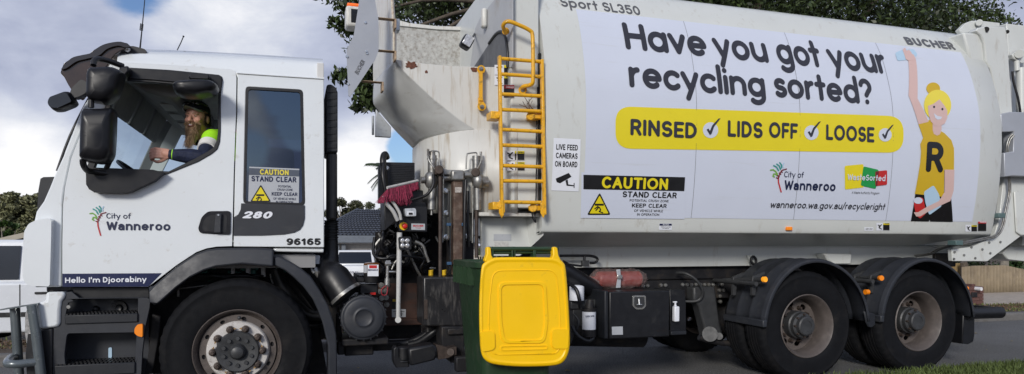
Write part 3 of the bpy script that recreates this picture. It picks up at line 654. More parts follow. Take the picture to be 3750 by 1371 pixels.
GL.update({
 'A': (.76, [[(.08, .1), (.38, .9), (.68, .1)], [(.2, .38), (.56, .38)]]), 'B': (.68, [[(.1, .1), (.1, .9), (.34, .9)] + arc(.36, .71, .19, .19, 90, -90) + [(.1, .52)], [(.36, .52)] + arc(.38, .31, .21, .21, 90, -90) + [(.1, .1)]]),
 'C': (.76, [arc(.42, .5, .32, .4, 48, 312, 24)]), 'G': (.80, [arc(.42, .5, .32, .4, 48, 330, 24) + [(.70, .44), (.46, .44)]]), 'K': (.68, [[(.1, .1), (.1, .9)], [(.60, .9), (.12, .42)], [(.27, .56), (.62, .1)]]),
 'M': (.90, [[(.1, .1), (.1, .9), (.45, .25), (.80, .9), (.80, .1)]]), 'P': (.66, [[(.1, .1), (.1, .9), (.34, .9)] + arc(.36, .68, .22, .22, 90, -90) + [(.1, .46)]]),
 'T': (.66, [[(.06, .9), (.60, .9)], [(.33, .9), (.33, .1)]]), 'U': (.74, [[(.1, .9), (.1, .36)] + arc(.36, .36, .26, .26, 180, 360) + [(.62, .9)]]), 'V': (.70, [[(.06, .9), (.35, .1), (.64, .9)]]),
 'W': (1.04, [[(.06, .9), (.28, .1), (.52, .82), (.76, .1), (.98, .9)]]), 'Y': (.70, [[(.06, .9), (.35, .48), (.64, .9)], [(.35, .48), (.35, .1)]]), 'Z': (.66, [[(.1, .9), (.58, .9), (.08, .1), (.6, .1)]]),
 'X': (.70, [[(.08, .9), (.62, .1)], [(.62, .9), (.08, .1)]]), "'": (.2, [[(.1, .95), (.08, .72)]]), '.': (.22, [[(.1, .1), (.1, .101)]]),
 '0': (.68, [arc(.34, .5, .24, .4, 0, 360, 28)]), '1': (.46, [[(.08, .70), (.30, .9), (.30, .1)]]), '2': (.64, [arc(.32, .67, .23, .23, 165, -35) + [(.09, .1), (.57, .1)]]), '3': (.64, [arc(.31, .69, .21, .21, 150, -80), arc(.31, .31, .23, .21, 80, -150)]),
 '5': (.64, [[(.54, .9), (.14, .9), (.11, .50)] + arc(.31, .35, .24, .25, 125, -150, 18)]), '6': (.66, [arc(.33, .34, .24, .24, 0, 360, 22), [(.09, .34)] + arc(.40, .45, .31, .45, 180, 70)]),
 '8': (.66, [arc(.33, .70, .19, .19, 0, 360, 20), arc(.33, .31, .23, .21, 0, 360, 22)]), '9': (.66, [arc(.33, .66, .24, .24, 0, 360, 22), [(.57, .66)] + arc(.26, .55, .31, .45, 0, -110)]),
 'f': (.42, [arc(.34, .76, .16, .16, 80, 180) + [(.18, .1)], [(.04, .62), (.36, .62)]]), 'h': (.70, [[(.1, .1), (.1, .98)], arc(.35, .39, .25, .25, 180, 0) + [(.6, .1)]]),
 'm': (1.06, [[(.1, .1), (.1, .64)], arc(.33, .41, .23, .23, 180, 0) + [(.56, .1)], arc(.79, .41, .23, .23, 180, 0) + [(1.02, .1)]]), 'w': (.92, [[(.06, .64), (.26, .1), (.46, .6), (.66, .1), (.86, .64)]]),
 'b': (.74, [arc(.37, .37, .27, .27, 0, 360, 24), [(.1, .1), (.1, 1.0)]]), 'j': (.24, [[(.14, .64), (.14, -.08)] + arc(.02, -.08, .12, .12, 0, -80, 6), [(.14, .90), (.14, .901)]]), 'p': (.74, [arc(.37, .37, .27, .27, 0, 360, 24), [(.1, .64), (.1, -.22)]]),
})
GL2 = dict(GL); GL2['a'] = (.66, [arc(.32, .42, .23, .22, 150, 0) + [(.55, .1)], [(.55, .40), (.32, .40)] + arc(.29, .25, .19, .15, 90, 270) + [(.36, .1), (.55, .22)]])
def strokes(s, track, G=None):
    segs = []; x = 0
    for ch in s:
        adv, st = (G or GL)[ch]
        for pl in st:
            for i in range(len(pl) - 1): segs.append((pl[i][0] + x, pl[i][1], pl[i + 1][0] + x, pl[i + 1][1]))
        x += adv + track
    return np.array(segs), x - track
CASES = {1: [(0, 'a', 'd')], }
def field_mesh(segs, hw, cell):
    x0 = segs[:, [0, 2]].min() - hw - 2 * cell; x1 = segs[:, [0, 2]].max() + hw + 2 * cell; y0 = segs[:, [1, 3]].min() - hw - 2 * cell; y1 = segs[:, [1, 3]].max() + hw + 2 * cell
    nx = int((x1 - x0) / cell) + 1; ny = int((y1 - y0) / cell) + 1
    X, Y = np.meshgrid(x0 + cell * np.arange(nx), y0 + cell * np.arange(ny), indexing='ij'); Dm = np.full(X.shape, 1e9)
    for ax, ay, bx, by in segs:
        dx, dy = bx - ax, by - ay; l2 = dx * dx + dy * dy + 1e-12
        i0 = max(0, int((min(ax, bx) - hw * 2 - x0) / cell)); i1 = min(nx, int((max(ax, bx) + hw * 2 - x0) / cell) + 2)
        xs_, ys_ = X[i0:i1], Y[i0:i1]; t = np.clip(((xs_ - ax) * dx + (ys_ - ay) * dy) / l2, 0, 1)
        Dm[i0:i1] = np.minimum(Dm[i0:i1], np.hypot(xs_ - ax - t * dx, ys_ - ay - t * dy))
    G = hw - Dm; V = []; F = []; idx = {}
    def vid(k, p):
        if k not in idx: idx[k] = len(V); V.append(p)
        return idx[k]
    ins = G > 0; any_ = ins[:-1, :-1] | ins[1:, :-1] | ins[1:, 1:] | ins[:-1, 1:]
    for i, j in zip(*np.nonzero(any_)):
        cs = [(i, j), (i + 1, j), (i + 1, j + 1), (i, j + 1)]; poly = []
        for k in range(4):
            a, b = cs[k], cs[(k + 1) % 4]; ga, gb = G[a], G[b]
            if ga > 0: poly.append(vid(a, (X[a], Y[a])))
            if (ga > 0) != (gb > 0):
                t = ga / (ga - gb); kk = (min(a, b), max(a, b)); poly.append(vid(kk, (X[a] + (X[b] - X[a]) * t, Y[a] + (Y[b] - Y[a]) * t)))
        if len(poly) > 2: F.append(tuple(poly))
    return V, F
def rounded_text(items, sf, off, m, parent, name='lettering'):
    """items: (string, left px, baseline py, right px, cap px, stroke width, track)"""
    for s, lx, by, rx, hp, w_, tr in items:
        AV = []; AF = []
        segs, wd = strokes(s, tr); sc = .1 / (w_ / 2); V, F = field_mesh(segs, w_ / 2, .028)
        a = surfpt(lx, by, sf); t = surfpt(lx, by - hp, sf); b = surfpt(rx, by, sf); H = t.z - a.z
        xa = min(q[0] for q in V); xb = max(q[0] for q in V); n = len(AV); e0 = .1 - w_ / 2
        AV += [(a.x + (x - xa) / (xb - xa) * (b.x - a.x), a.z + (y - e0) / (1 - 2 * e0) * H) for x, y in V]; AF += [tuple(i + n for i in f) for f in F]
        bm = subdiv_to(AV, AF, sf, off, curved=False); me = bpy.data.meshes.new(name); bm.to_mesh(me); bm.free()
        o = link(name, me, m, parent)
    return o
def polyline_decal(lines, wpx, sf, off, m, parent, name):
    """round-ended strokes given as picture polylines with width in picture px"""
    segs = []
    for l in lines:
        for i in range(len(l) - 1): segs.append((l[i][0], -l[i][1], l[i + 1][0], -l[i + 1][1]))
    V, F = field_mesh(np.array(segs, dtype=float), wpx / 2, max(wpx / 7, .35))
    V2 = [(lambda p: (p.x, p.z))(surfpt(x, -y, sf)) for x, y in V]
    bm = subdiv_to(V2, F, sf, off, curved=False); me = bpy.data.meshes.new(name); bm.to_mesh(me); bm.free()
    return link(name, me, m, parent)

def textset(items, sf, off, m, parent, name='lettering'):
    """items: (string, left px, baseline py at left, right px, cap height px, weight, slant)"""
    for it in items:
        AV = []; AF = []
        s, lx, by, rx, hp = it[:5]; bold = it[5] if len(it) > 5 else .012; sl = it[6] if len(it) > 6 else 0; w_ = .11 + bold * 3
        segs, wd = strokes(s, w_ - .085, GL2); V, F = field_mesh(segs, w_ / 2, .026 if hp > 25 else (.034 if hp > 14 else .05))
        a = surfpt(lx, by, sf); t = surfpt(lx, by - hp, sf); b = surfpt(rx, by, sf); H = t.z - a.z; e0 = .1 - w_ / 2
        V = [(x + sl * (y - e0), y) for x, y in V]
        xa = min(q[0] for q in V); xb_ = max(q[0] for q in V); n = len(AV)
        AV += [(a.x + (x - xa) / (xb_ - xa) * (b.x - a.x), a.z + (y - e0) / (1 - 2 * e0) * H) for x, y in V]; AF += [tuple(i + n for i in f) for f in F]
        bm = subdiv_to(AV, AF, sf, off, curved=False); me = bpy.data.meshes.new(name); bm.to_mesh(me); bm.free()
        o = link(name, me, m, parent)
    return o

def explode(names):
    """split the loose pieces of a mesh into objects of their own, same parent and material"""
    for o in list(bpy.data.objects):
        if o.type != 'MESH' or o.name.split('.')[0] not in names: continue
        bm = bmesh.new(); bm.from_mesh(o.data); bm.faces.ensure_lookup_table(); seen = set(); groups = []
        for f in bm.faces:
            if f.index in seen: continue
            st = [f]; seen.add(f.index); g = []
            while st:
                q = st.pop(); g.append(q.index)
                for v in q.verts:
                    for h in v.link_faces:
                        if h.index not in seen: seen.add(h.index); st.append(h)
            groups.append(g)
        if len(groups) > 1 and len(groups) <= 90:
            src = o.data
            for k, g in enumerate(groups):
                vm = {}; V = []; F = []
                for fi in g:
                    l = []
                    for v in bm.faces[fi].verts:
                        if v.index not in vm: vm[v.index] = len(V); V.append(tuple(v.co))
                        l.append(vm[v.index])
                    F.append(l)
                me = bpy.data.meshes.new(src.name); me.from_pydata(V, [], F); me.materials.append(src.materials[0])
                sm = bm.faces[g[0]].smooth; me.polygons.foreach_set('use_smooth', [sm] * len(F))
                if sm: me.set_sharp_from_angle(angle=math.radians(55))
                if k == 0: o.data = me
                else:
                    c = o.copy(); c.data = me; COL.objects.link(c)
        bm.free()
# ================================================================ the truck
_s = [(1.393, .125), (1.400, .100), (1.425, .082), (1.54, .055), (1.8, .010), (2.1, -.022), (2.4, -.035), (2.7, -.018), (3.0, .050), (3.2, .118), (3.36, .195), (3.5, .285), (3.6, .38), (3.66, .50)]
_bz = []; _by = []
for i in range(len(_s) - 1):
    p0, p1, p2, p3 = [Vector(_s[min(max(j, 0), len(_s) - 1)]) for j in (i - 1, i, i + 1, i + 2)]
    for k in range(6):
        t = k / 6; q = .5 * ((2 * p1) + (p2 - p0) * t + (2 * p0 - 5 * p1 + 4 * p2 - p3) * t * t + (3 * p1 - p0 - 3 * p2 + p3) * t ** 3); _bz.append(q.x); _by.append(q.y)
_bz.append(3.66); _by.append(.50)
def BS(z): return float(np.interp(z, _bz, _by))
truck = empty('rubbish_truck', (2.5, 1.25, 0), 'white side loading rubbish truck with a recycling banner, parked along the kerb', 'rubbish truck')
T = truck
XF, XB = 1.96, 7.07
def sub(mb, name, m, parent=None, bevel=0, smooth=False, ang=35): return mb.build(name, M[m] if isinstance(m, str) else m, parent or T, bevel, smooth, ang)
def xplane(px, py, X):
    u = (px - 1875) / FPX; v = (895 - py) / FPX; dx = ST + CT * u; dy = CT - ST * u; t = X / dx
    return Vector((X, -D + dy * t, CAMZ + v * t))
# ---- container
sec = list(zip(_by, _bz)) + [(.62, 3.685), (.9, 3.70), (1.25, 3.705)]
sec = sec + [(2.5 - y, z) for y, z in reversed(sec[:-1])]
vs = []; fs = []; n = len(sec); stx = [XF, 3.0, 4.2, 5.4, 6.4, XB - .03, XB]
for x in stx:
    for y, z in sec:
        if x == XB: y = 1.25 + (y - 1.25) * .985; z = 1.4 + (z - 1.4) * .992
        vs.append((x, y, z))
for i in range(len(stx) - 1):
    for k in range(n - 1): fs.append((i * n + k, i * n + k + 1, (i + 1) * n + k + 1, (i + 1) * n + k))
fs.append(tuple(range(n))); fs.append(tuple((len(stx) - 1) * n + k for k in reversed(range(n))))
body = sub(MB().add(vs, fs), 'container', 'body', smooth=True, ang=50)
# underside, sub frame and chassis rails
for yy, sg in ((0, 1), (2.5, -1)):
    A = [Vector((x, yy + sg * .125, 1.393)) for x in (XF, XB - .1)]; B = [Vector((x, yy + sg * .70, 1.272)) for x in (XF, XB - .5)]
    sub(MB().quadstrip(A, B, (0, 0, .02)), 'container_underside', 'body')
    x1 = P(3490, 940, .7).x
    sub(MB().box(P(1960, 940, .7).x, x1, yy + sg * .70, yy + sg * .80, 1.075, 1.272).box(XF, x1, yy + sg * .685, yy + sg * .82, 1.262, 1.278), 'subframe', 'body', bevel=.006)
    sub(MB().box(-1.45, .75, yy + sg * .78, yy + sg * .86, .935, .95).box(.75, 7.3, yy + sg * .78, yy + sg * .86, .95, 1.07).box(-1.45, 7.2, yy + sg * .80, yy + sg * .90, .74, .94), 'chassis_rail', 'frame', bevel=.008)
sub(MB().box(XF, XB - .4, .82, 1.68, 1.18, 1.39), 'floor_beam', 'frame')
mb = MB()
for x in (-1.2, -.4, .6, 1.6, 2.6, 3.6, 4.6, 5.4, 6.2, 7.1): mb.box(x - .06, x + .06, .9, 1.6, .78, 1.02)
sub(mb, 'cross_member', 'frame')
# ---- front frame slab and bulkhead
a = P(1878, 300, .10); 
sub(MB().box(1.70, XF - .012, .10, 2.4, 1.60, 3.74), 'body_front_frame', 'body', bevel=.012)
sub(MB().box(XF - .02, XF + .01, .08, .16, 1.62, 2.9).box(XF - .03, XF - .01, .095, .12, 2.35, 2.62), 'body_seam', 'frame')
bk = [xplane(q[0], q[1], 1.692) for q in ((1722, 246), (1740, 105), (1762, 58), (1815, -5), (1860, -60), (1877, -60), (1877, 246))]
sub(MB().prism(bk, (.006, 0, 0)), 'bulkhead', mat('bulkhead_grey', (.44, .45, .46), .5, var=.05, dirt=(.3, .26, .2), dirtamt=.25))
fin = [xplane(q[0], q[1], 1.684) for q in ((1735, 246), (1790, 162), (1815, 128), (1835, 118), (1848, 138), (1856, 190), (1856, 246))]
sub(MB().prism(fin, (.006, 0, 0)), 'bulkhead_flap', mat('flap_grey', (.12, .125, .135), .6))
ed = [xplane(q[0], q[1], 1.678) for q in ((1790, 160), (1815, 126), (1835, 116), (1850, 136), (1858, 190), (1858, 246))]
sub(MB().tube(ed, .012, 8, sm=3), 'flap_seal', 'black', smooth=True)
# ---- hopper
sub(MB().plate([(1443, 90), (1560, 98), (1745, 112), (1765, 105), (1765, 420), (1443, 420)], 1.95, .02), 'hopper_far_wall', 'hopin')
sub(MB().plate([(1436, 68), (1500, 85), (1600, 96), (1700, 98), (1745, 88), (1764, 62), (1764, 100), (1740, 113), (1600, 108), (1436, 92)], 1.93, .05), 'hopper_top_rail', 'hopper', bevel=.006)
wa = [P(1435, -30, .22), P(1437, 25, .22), P(1444, 110, .22), P(1444, 219, .22), P(1444, 219, .22).lerp(P(1369, 300, .85), .4), P(1369, 300, .86)]
wb = [P(1366, -30, .85), P(1366, 25, .85), P(1366, 110, .85), P(1366, 200, .85), P(1366, 260, .85), P(1367, 300, .86)]
sub(MB().quadstrip(wa, wb, (.02, .02, 0)), 'hopper_front_wing', 'hopper')
sub(MB().tube([P(1434, -30, .215), P(1437, 25, .215), P(1443, 110, .215), P(1443, 219, .215)], .012, 6), 'wing_edge', mat('rusty_white_edge', (.5, .46, .38), .6, var=.2, dirt=(.25, .1, .04), dirtamt=.5, dscale=20))
dcur = [(1444, 218), (1480, 262), (1520, 300), (1590, 365), (1640, 405), (1680, 437), (1740, 478)]
top = [(1740, 478), (1895, 478), (1895, 250), (1850, 246), (1780, 246), (1660, 243), (1560, 235)]
sub(MB().plate(dcur + top[1:], .20, .02), 'hopper_near_wall', 'hopper', bevel=.004)
def coons(A, B, c0, c1, n, m, only=None):
    def at(c, t):
        k = t * (len(c) - 1); i = min(int(k), len(c) - 2); f = k - i; p0, p1, p2, p3 = [Vector(c[min(max(j, 0), len(c) - 1)]) for j in (i - 1, i, i + 1, i + 2)]
        return .5 * ((2 * p1) + (p2 - p0) * f + (2 * p0 - 5 * p1 + 4 * p2 - p3) * f * f + (3 * p1 - p0 - 3 * p2 + p3) * f ** 3)
    if only is not None: return [at(only, k / n) for k in range(n + 1)]
    vs = []; fs = []
    for i in range(n + 1):
        s = i / n
        for j in range(m + 1):
            t = j / m
            q = at(A, s) * (1 - t) + at(B, s) * t + at(c0, t) * (1 - s) + at(c1, t) * s - (Vector(A[0]) * (1 - s) * (1 - t) + Vector(A[-1]) * s * (1 - t) + Vector(B[0]) * (1 - s) * t + Vector(B[-1]) * s * t)
            vs.append(q)
    for i in range(n):
        for j in range(m): a_ = i * (m + 1) + j; fs.append((a_, a_ + 1, a_ + m + 2, a_ + m + 1))
    return vs, fs
seam = [(1740, 478, .2), (1680, 484, .24), (1630, 493, .32), (1580, 505, .46), (1550, 518, .62), (1528, 535, .85), (1516, 548, 1.1)]
Aw = [P(*q, .2) for q in dcur]; Bw = [P(1369, 300, .85), P(1366, 350, .88), P(1369, 384, .9), P(1391, 412, .95), P(1420, 447, 1.0), P(1455, 487, 1.05), P(1516, 548, 1.1)]
c0 = [P(1444, 218, .2).lerp(P(1369, 300, .85), k / 4) for k in range(5)]; c1 = [P(*q) for q in seam]
vs, fs = coons(Aw, Bw, c0, c1, 24, 40)
o = sub(MB().add(vs, fs), 'hopper_chute', mat('shaded_chute_paint', (.50, .51, .50), .35, var=.06, coat=.3, dirt=(.33, .30, .26), dirtamt=.2, dscale=5, dstretch=(1, 1, 3)), smooth=True, ang=80)  # same paint as the hopper, toned darker to put in its underside shade
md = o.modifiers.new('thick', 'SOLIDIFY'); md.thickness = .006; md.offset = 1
zb = P(1757, 780, .2).z
A = []; B = []
A = coons(None, None, None, None, 40, 0, c1[::-1])
A += [P(1830, 475, .18), P(1896, 474, .10)]
o = sub(MB().quadstrip(A, [Vector((q.x, q.y, zb)) for q in A]), 'hopper_barrel', 'hopper', smooth=True, ang=80)
md = o.modifiers.new('thick', 'SOLIDIFY'); md.thickness = .015
A2 = [q for q in A]
sub(MB().tube([Vector((q.x, q.y - .002, q.z)) for q in A2], .006, 6, sm=3), 'barrel_seam', 'hopper', smooth=True)
sub(MB().box(1.32, 1.7, 1.1, 2.35, 1.55, 2.76), 'hopper_core', 'hopper')
sub(MB().box(P(1755, 780, .12).x, XF, .11, .6, zb - .03, zb + .0), 'hopper_ledge', 'hopper', bevel=.005)
sub(MB().plate([(1760, 797), (1990, 797), (1990, 868), (1905, 938), (1762, 938)], .30, .03), 'hopper_base_plate', 'body', bevel=.006)
sub(MB().add([P(1990, 797, .115), P(1990, 862, .115), P(1906, 940, .42), P(1925, 800, .295)], [(0, 1, 2, 3)]), 'hopper_base_gusset', 'body')
sub(MB().pbox(1808, 858, 1872, 882, .296, .004), 'data_plate', 'stickg')
sub(MB().pbox(1811, 885, 1862, 920, .296, .003), 'faded_label', mat('faded_label', (.5, .5, .48), .6, var=.2, scale=60))
# rust patches
def blotch(name, cx, cy, rx, ry, Y, m, seed, parent=None):
    r = random.Random(seed); pts = []
    for k in range(26):
        a = 2 * math.pi * k / 26; q = r.uniform(.65, 1.1); pts.append((cx + rx * q * math.cos(a), cy + ry * q * math.sin(a)))
    return decal([pts], flat(Y), 0, M[m], parent or T, name)
blotch('rust_stain', 1506, 239, 24, 15, .196, 'rustpatch', 1); blotch('rust_stain', 1738, 255, 15, 10, .196, 'rustpatch', 2)
blotch('rust_stain', 1561, 263, 6, 6, .196, 'rustpatch', 5)
# deflector plates with brackets
df = sub(MB().plate([(1340, -60), (1371, -60), (1373, 0), (1385, 64), (1386, 185), (1375, 217), (1282, 356), (1276, 350), (1269, 185), (1296, 127), (1313, 20), (1322, -60)], .08, .012), 'deflector_plate', 'defl', bevel=.003)
for px, py in ((1338, 83), (1271, 208), (1344, 196), (1275, 308), (1342, 190)):
    p = P(px, py, .078); sub(MB().lathe([(0, -.006), (.010, -.006), (.012, 0)], (p.x, .078, p.z), 8), 'bolt', 'chrome', df)
bt_ = textset([('BUCHER', 1311, 275, 1368, 17, .03)], flat(.08), .003, M['inkg'], df); c_ = P(1311, 275, .08)
for v in bt_.data.vertices:
    dx, dz = v.co.x - c_.x, v.co.z - c_.z; v.co.x = c_.x + dx * .46 - dz * .75; v.co.z = c_.z + dx * .89 + dz * .5
for py in (66, 184, 297):
    a = P(1381 if py < 290 else 1325, py, .12); b = P(1428 if py < 290 else 1370, py + 5, .5 if py < 290 else .8)
    br = sub(MB().box(a.x, b.x, .10, .16, a.z - .004, a.z + .002).box(b.x - .015, b.x, .10, .20, a.z - .07, a.z), 'bracket', mat('rusty_bracket', (.36, .26, .17), .7, var=.4, scale=30) if py == 66 else bpy.data.materials['rusty_bracket'], bevel=.003)
# beacon, camera lamp, junction box
p = P(1293, 50, .5); bc = sub(MB().box(p.x - .06, p.x + .09, .45, .62, p.z - .12, p.z + .05), 'warning_light_box', 'hopper', bevel=.02)
sub(MB().box(p.x - .02, p.x + .05, .445, .46, p.z - .09, p.z + .02), 'lens', 'blackg', bc)
sub(MB().box(p.x - .05, p.x + .10, .46, .60, p.z + .05, p.z + .075), 'beacon', emis('beacon_orange', (.9, .16, .02), .3), bc, bevel=.01)
sub(MB().plate([(1377, 400), (1432, 466), (1432, 503), (1375, 500)], 1.0, .05).cyl(P(1366, 425, 1.0), P(1366, 495, 1.0), .012, n=8), 'junction_box', 'galv', bevel=.004)
p = P(1446, 94, .9); sub(MB().box(p.x - .03, p.x + .04, .85, .95, p.z - .06, p.z + .05), 'hopper_camera', 'galv', bevel=.01)
p = P(1710, 155, .75); wl = sub(MB().box(p.x - .05, p.x + .05, .70, .82, p.z - .06, p.z + .06, rot=Matrix.Rotation(.5, 3, 'Y')), 'work_light', 'black', bevel=.025)
sub(MB().box(p.x - .04, p.x + .04, .692, .70, p.z - .05, p.z + .05, rot=Matrix.Rotation(.5, 3, 'Y')), 'lens', 'lens', wl, bevel=.01)
sub(MB().tube([p + Vector((.05, 0, .04)), xplane(1738, 125, 1.69)], .01, 8), 'cable', 'black', wl)
sub(MB().box(xplane(1770, 68, 1.66).x - .02, 1.69, xplane(1770, 68, 1.66).y - .04, xplane(1770, 68, 1.66).y + .04, xplane(1770, 68, 1.66).z - .09, xplane(1770, 68, 1.66).z + .09), 'latch', 'hopper', bevel=.02)
# ---- ladder, grab rails
ladder = bpy.data.objects.new('ladder', None); COL.objects.link(ladder); ladder.parent = T; ladder.matrix_parent_inverse = parent_world(T).inverted(); ladder.location = P(1910, 500, -.03); ladder.empty_display_size = .1
def bar(mb, a, b, wx, wy):                                 # rectangular bar standing between two points
    mb.add([a + Vector((-wx, -wy, 0)), a + Vector((wx, -wy, 0)), a + Vector((wx, wy, 0)), a + Vector((-wx, wy, 0)), b + Vector((-wx, -wy, 0)), b + Vector((wx, -wy, 0)), b + Vector((wx, wy, 0)), b + Vector((-wx, wy, 0))],
           [(0, 1, 2, 3), (7, 6, 5, 4), (0, 4, 5, 1), (1, 5, 6, 2), (2, 6, 7, 3), (3, 7, 4, 0)]); return mb
for x0, y0, x1, y1 in ((1829, 206, 1838, 792), (1984, 219, 1994, 788)):
    sub(bar(MB(), P(x0, y0, -.03), P(x1, y1, -.03), .0115, .022), 'rail', 'yel', ladder, bevel=.004)
yl = (215, 272, 345, 402, 475, 532, 607, 663, 740); yr = (227, 282, 353, 409, 483, 538, 612, 665, 743)
for i, (a, b) in enumerate(zip(yl, yr)):
    t_ = i / 8; sub(MB().cyl(P(1831 + 8 * t_, a, -.03), P(1984 + 10 * t_, b, -.03), .0155, n=12), 'rung', 'yel', ladder, smooth=True)
for px, py in ((1815, 425), (1822, 755)):
    sub(MB().box(P(px - 22, py, 0).x, P(px + 18, py, 0).x, -.04, .10, P(px, py + 14, 0).z, P(px, py - 14, 0).z).cyl(P(px + 8, py, -.05), P(px + 8, py, .1), .02, n=10), 'mount', 'yel', ladder, bevel=.006)
for px, py in ((1952, 425), (1960, 762)):
    sub(MB().box(P(px - 12, py, 0).x, P(px + 30, py, 0).x, -.01, .10, P(px, py + 10, 0).z, P(px, py - 10, 0).z).cyl(P(px - 8, py, -.01), P(px - 8, py, .1), .035, n=14), 'mount', 'yel', ladder, bevel=.006)
for px, py in ((1840, 775), (1992, 775)): sub(MB().prism([P(px - 12, 735, -.045), P(px + 8, 735, -.045), P(px + 10, 775, -.045), P(px - 2, 800, -.045), P(px - 12, 780, -.045)], (0, .012, 0)), 'foot_plate', 'yel', ladder, bevel=.003)
sub(MB().tube([P(1853, 122, .06), P(1842, 95, .0), P(1860, 79, -.04), P(1900, 92, -.05), P(1940, 112, -.05), P(1950, 130, -.05), P(1952, 200, -.05), P(1952, 290, -.04), P(1945, 310, -.02), P(1915, 318, .04), P(1915, 330, .09)], .0165, 12, sm=4).cyl(P(1914, 330, .075), P(1914, 330, .10), .035).cyl(P(1852, 115, .07), P(1852, 115, .10), .03), 'grab_rail', 'yel', smooth=True)
gr_ = MB(); bar(gr_, P(1760, 262, .13), P(1760, 370, .13), .014, .014); gr_.cyl(P(1762, 255, .12), P(1762, 255, .20), .034).cyl(P(1764, 390, .12), P(1764, 390, .20), .036)
gr_.prism([P(1752, 358, .13), P(1768, 358, .13), P(1776, 392, .13), P(1754, 400, .13)], (0, .02, 0)); sub(gr_, 'grab_rail', 'yel', smooth=True)
for px, py in ((1762, 252), (1765, 392), (1914, 330), (1944, 425), (1950, 762), (1818, 422), (1815, 758)):
    p = P(px, py, .075 if px > 1800 else .115); sub(MB().lathe([(0, -.014), (.010, -.014), (.012, -.006), (.018, -.006), (.018, .01)], (p.x, p.y, p.z), 8), 'bolt', 'steel')
sub(MB().tube([P(1966, 435, .08), P(1964, 520, .06), P(1967, 560, .05), P(1964, 640, .06), P(1962, 740, .06), P(1950, 775, .05), P(1952, 800, .05), P(1962, 815, .05), P(1958, 790, .05), P(1966, 765, .08)], .006, 7, sm=4), 'cable', 'black', smooth=True)
sub(MB().tube([P(1990, 345, .02), P(2008, 370, .0), P(2009, 400, .0), P(1996, 425, .02)], .009, 7, sm=4), 'cable', 'black', smooth=True)
r = random.Random(3); tw = MB()
for k in range(9):
    a = P(1900 + r.uniform(0, 60), 350 + r.uniform(0, 40), .04); tw.tube([a, P(1925 + r.uniform(0, 30), 400 + r.uniform(-10, 15), .03), P(1940 + r.uniform(0, 60), 425 + r.uniform(0, 20), .03)], .0025, 4, sm=3)
twg = sub(tw, 'wire_tangle', 'rust')
# ---- writing on the container
banner_px = [(2103, 35), (3514, 191)]
xl = .5 * (surfpt(2103, 35, BS).x + surfpt(2135, 800, BS).x); xr_ = .5 * (surfpt(3514, 191, BS).x + surfpt(3562, 808, BS).x)
zt = .5 * (surfpt(2103, 35, BS).z + surfpt(3514, 191, BS).z); zb_ = .5 * (surfpt(2135, 800, BS).z + surfpt(3562, 808, BS).z)
def wrect(x0, x1, z0, z1, off, m, name, parent, r=0, holes=None):
    loop = rrect(x0, z0, x1, z1, r, 8) if r else [(x0, z0), (x1, z0), (x1, z1), (x0, z1)]
    V = [(a, b) for a, b in loop]; F = [tuple(t) for t in tessellate_polygon([[Vector((a, b, 0)) for a, b in loop]])]
    bm = subdiv_to(V, F, BS, off, .04); me = bpy.data.meshes.new(name); bm.to_mesh(me); bm.free(); return link(name, me, M[m], parent)
banner = wrect(xl, xr_, zb_, zt, .003, 'vin', 'banner', T)
mb = MB()
for px in (2550, 2929, 3270):
    X = surfpt(px, 480, BS).x
    for i in range(44):
        z0 = zb_ + (zt - zb_) * i / 44; z1 = zb_ + (zt - zb_) * (i + 1) / 44; w_ = .0016
        mb.add([(X - w_, BS(z0) - .006, z0), (X + w_, BS(z0) - .006, z0), (X + w_, BS(z1) - .006, z1), (X - w_, BS(z1) - .006, z1)], [(0, 1, 2, 3)])
sub(mb, 'panel_seam', 'inkg', banner)
yb_ = decal([rpoly([(2253, 390), (3307, 427), (3307, 561), (2253, 545)], 60, 10)], BS, .006, M['yv'], banner, 'printed_bar')
GL['H'] = GL['h1']
rounded_text([('Have', 2291, 181, 2587, 101, .19, .045), ('you', 2618, 213, 2812, 97, .19, .045), ('got', 2850, 234, 3009, 96, .19, .045), ('your', 3040, 253, 3247, 95, .19, .045),
              ('recycling', 2304, 320, 2800, 101, .19, .045), ('sorted?', 2838, 357, 3195, 96, .19, .04)], BS, .008, M['ink'], banner)
rounded_text([('RINSED', 2306, 496, 2549, 60, .20, .11), ('LIDS', 2662, 501, 2790, 60, .20, .11), ('OFF', 2813, 505, 2919, 58, .20, .11), ('LOOSE', 3022, 513, 3199, 57, .20, .11)], BS, .011, M['ink'], banner)
mb = []
for cx, cy, rr in ((2600, 478, 29), (2969, 487, 27), (3239, 495, 24.5)):
    mb.append([(cx + rr * .97 * math.cos(k * .2618), cy + rr * math.sin(k * .2618)) for k in range(24)])
decal(mb, BS, .009, M['vin'], banner, 'tick_disc')
tk = []
for cx, cy, k in ((2600, 478, 1.0), (2969, 487, .95), (3239, 495, .85)):
    tk.append([(cx - 15 * k, cy - 2 * k), (cx - 3 * k, cy + 18 * k), (cx + 3 * k, cy + 14 * k), (cx + 12 * k, cy - 12 * k), (cx + 36 * k, cy - 44 * k), (cx + 28 * k, cy - 42 * k), (cx + 6 * k, cy - 18 * k), (cx - 3 * k, cy + 3 * k), (cx - 8 * k, cy - 6 * k)])
decal(tk, BS, .012, M['ink'], banner, 'tick_mark')
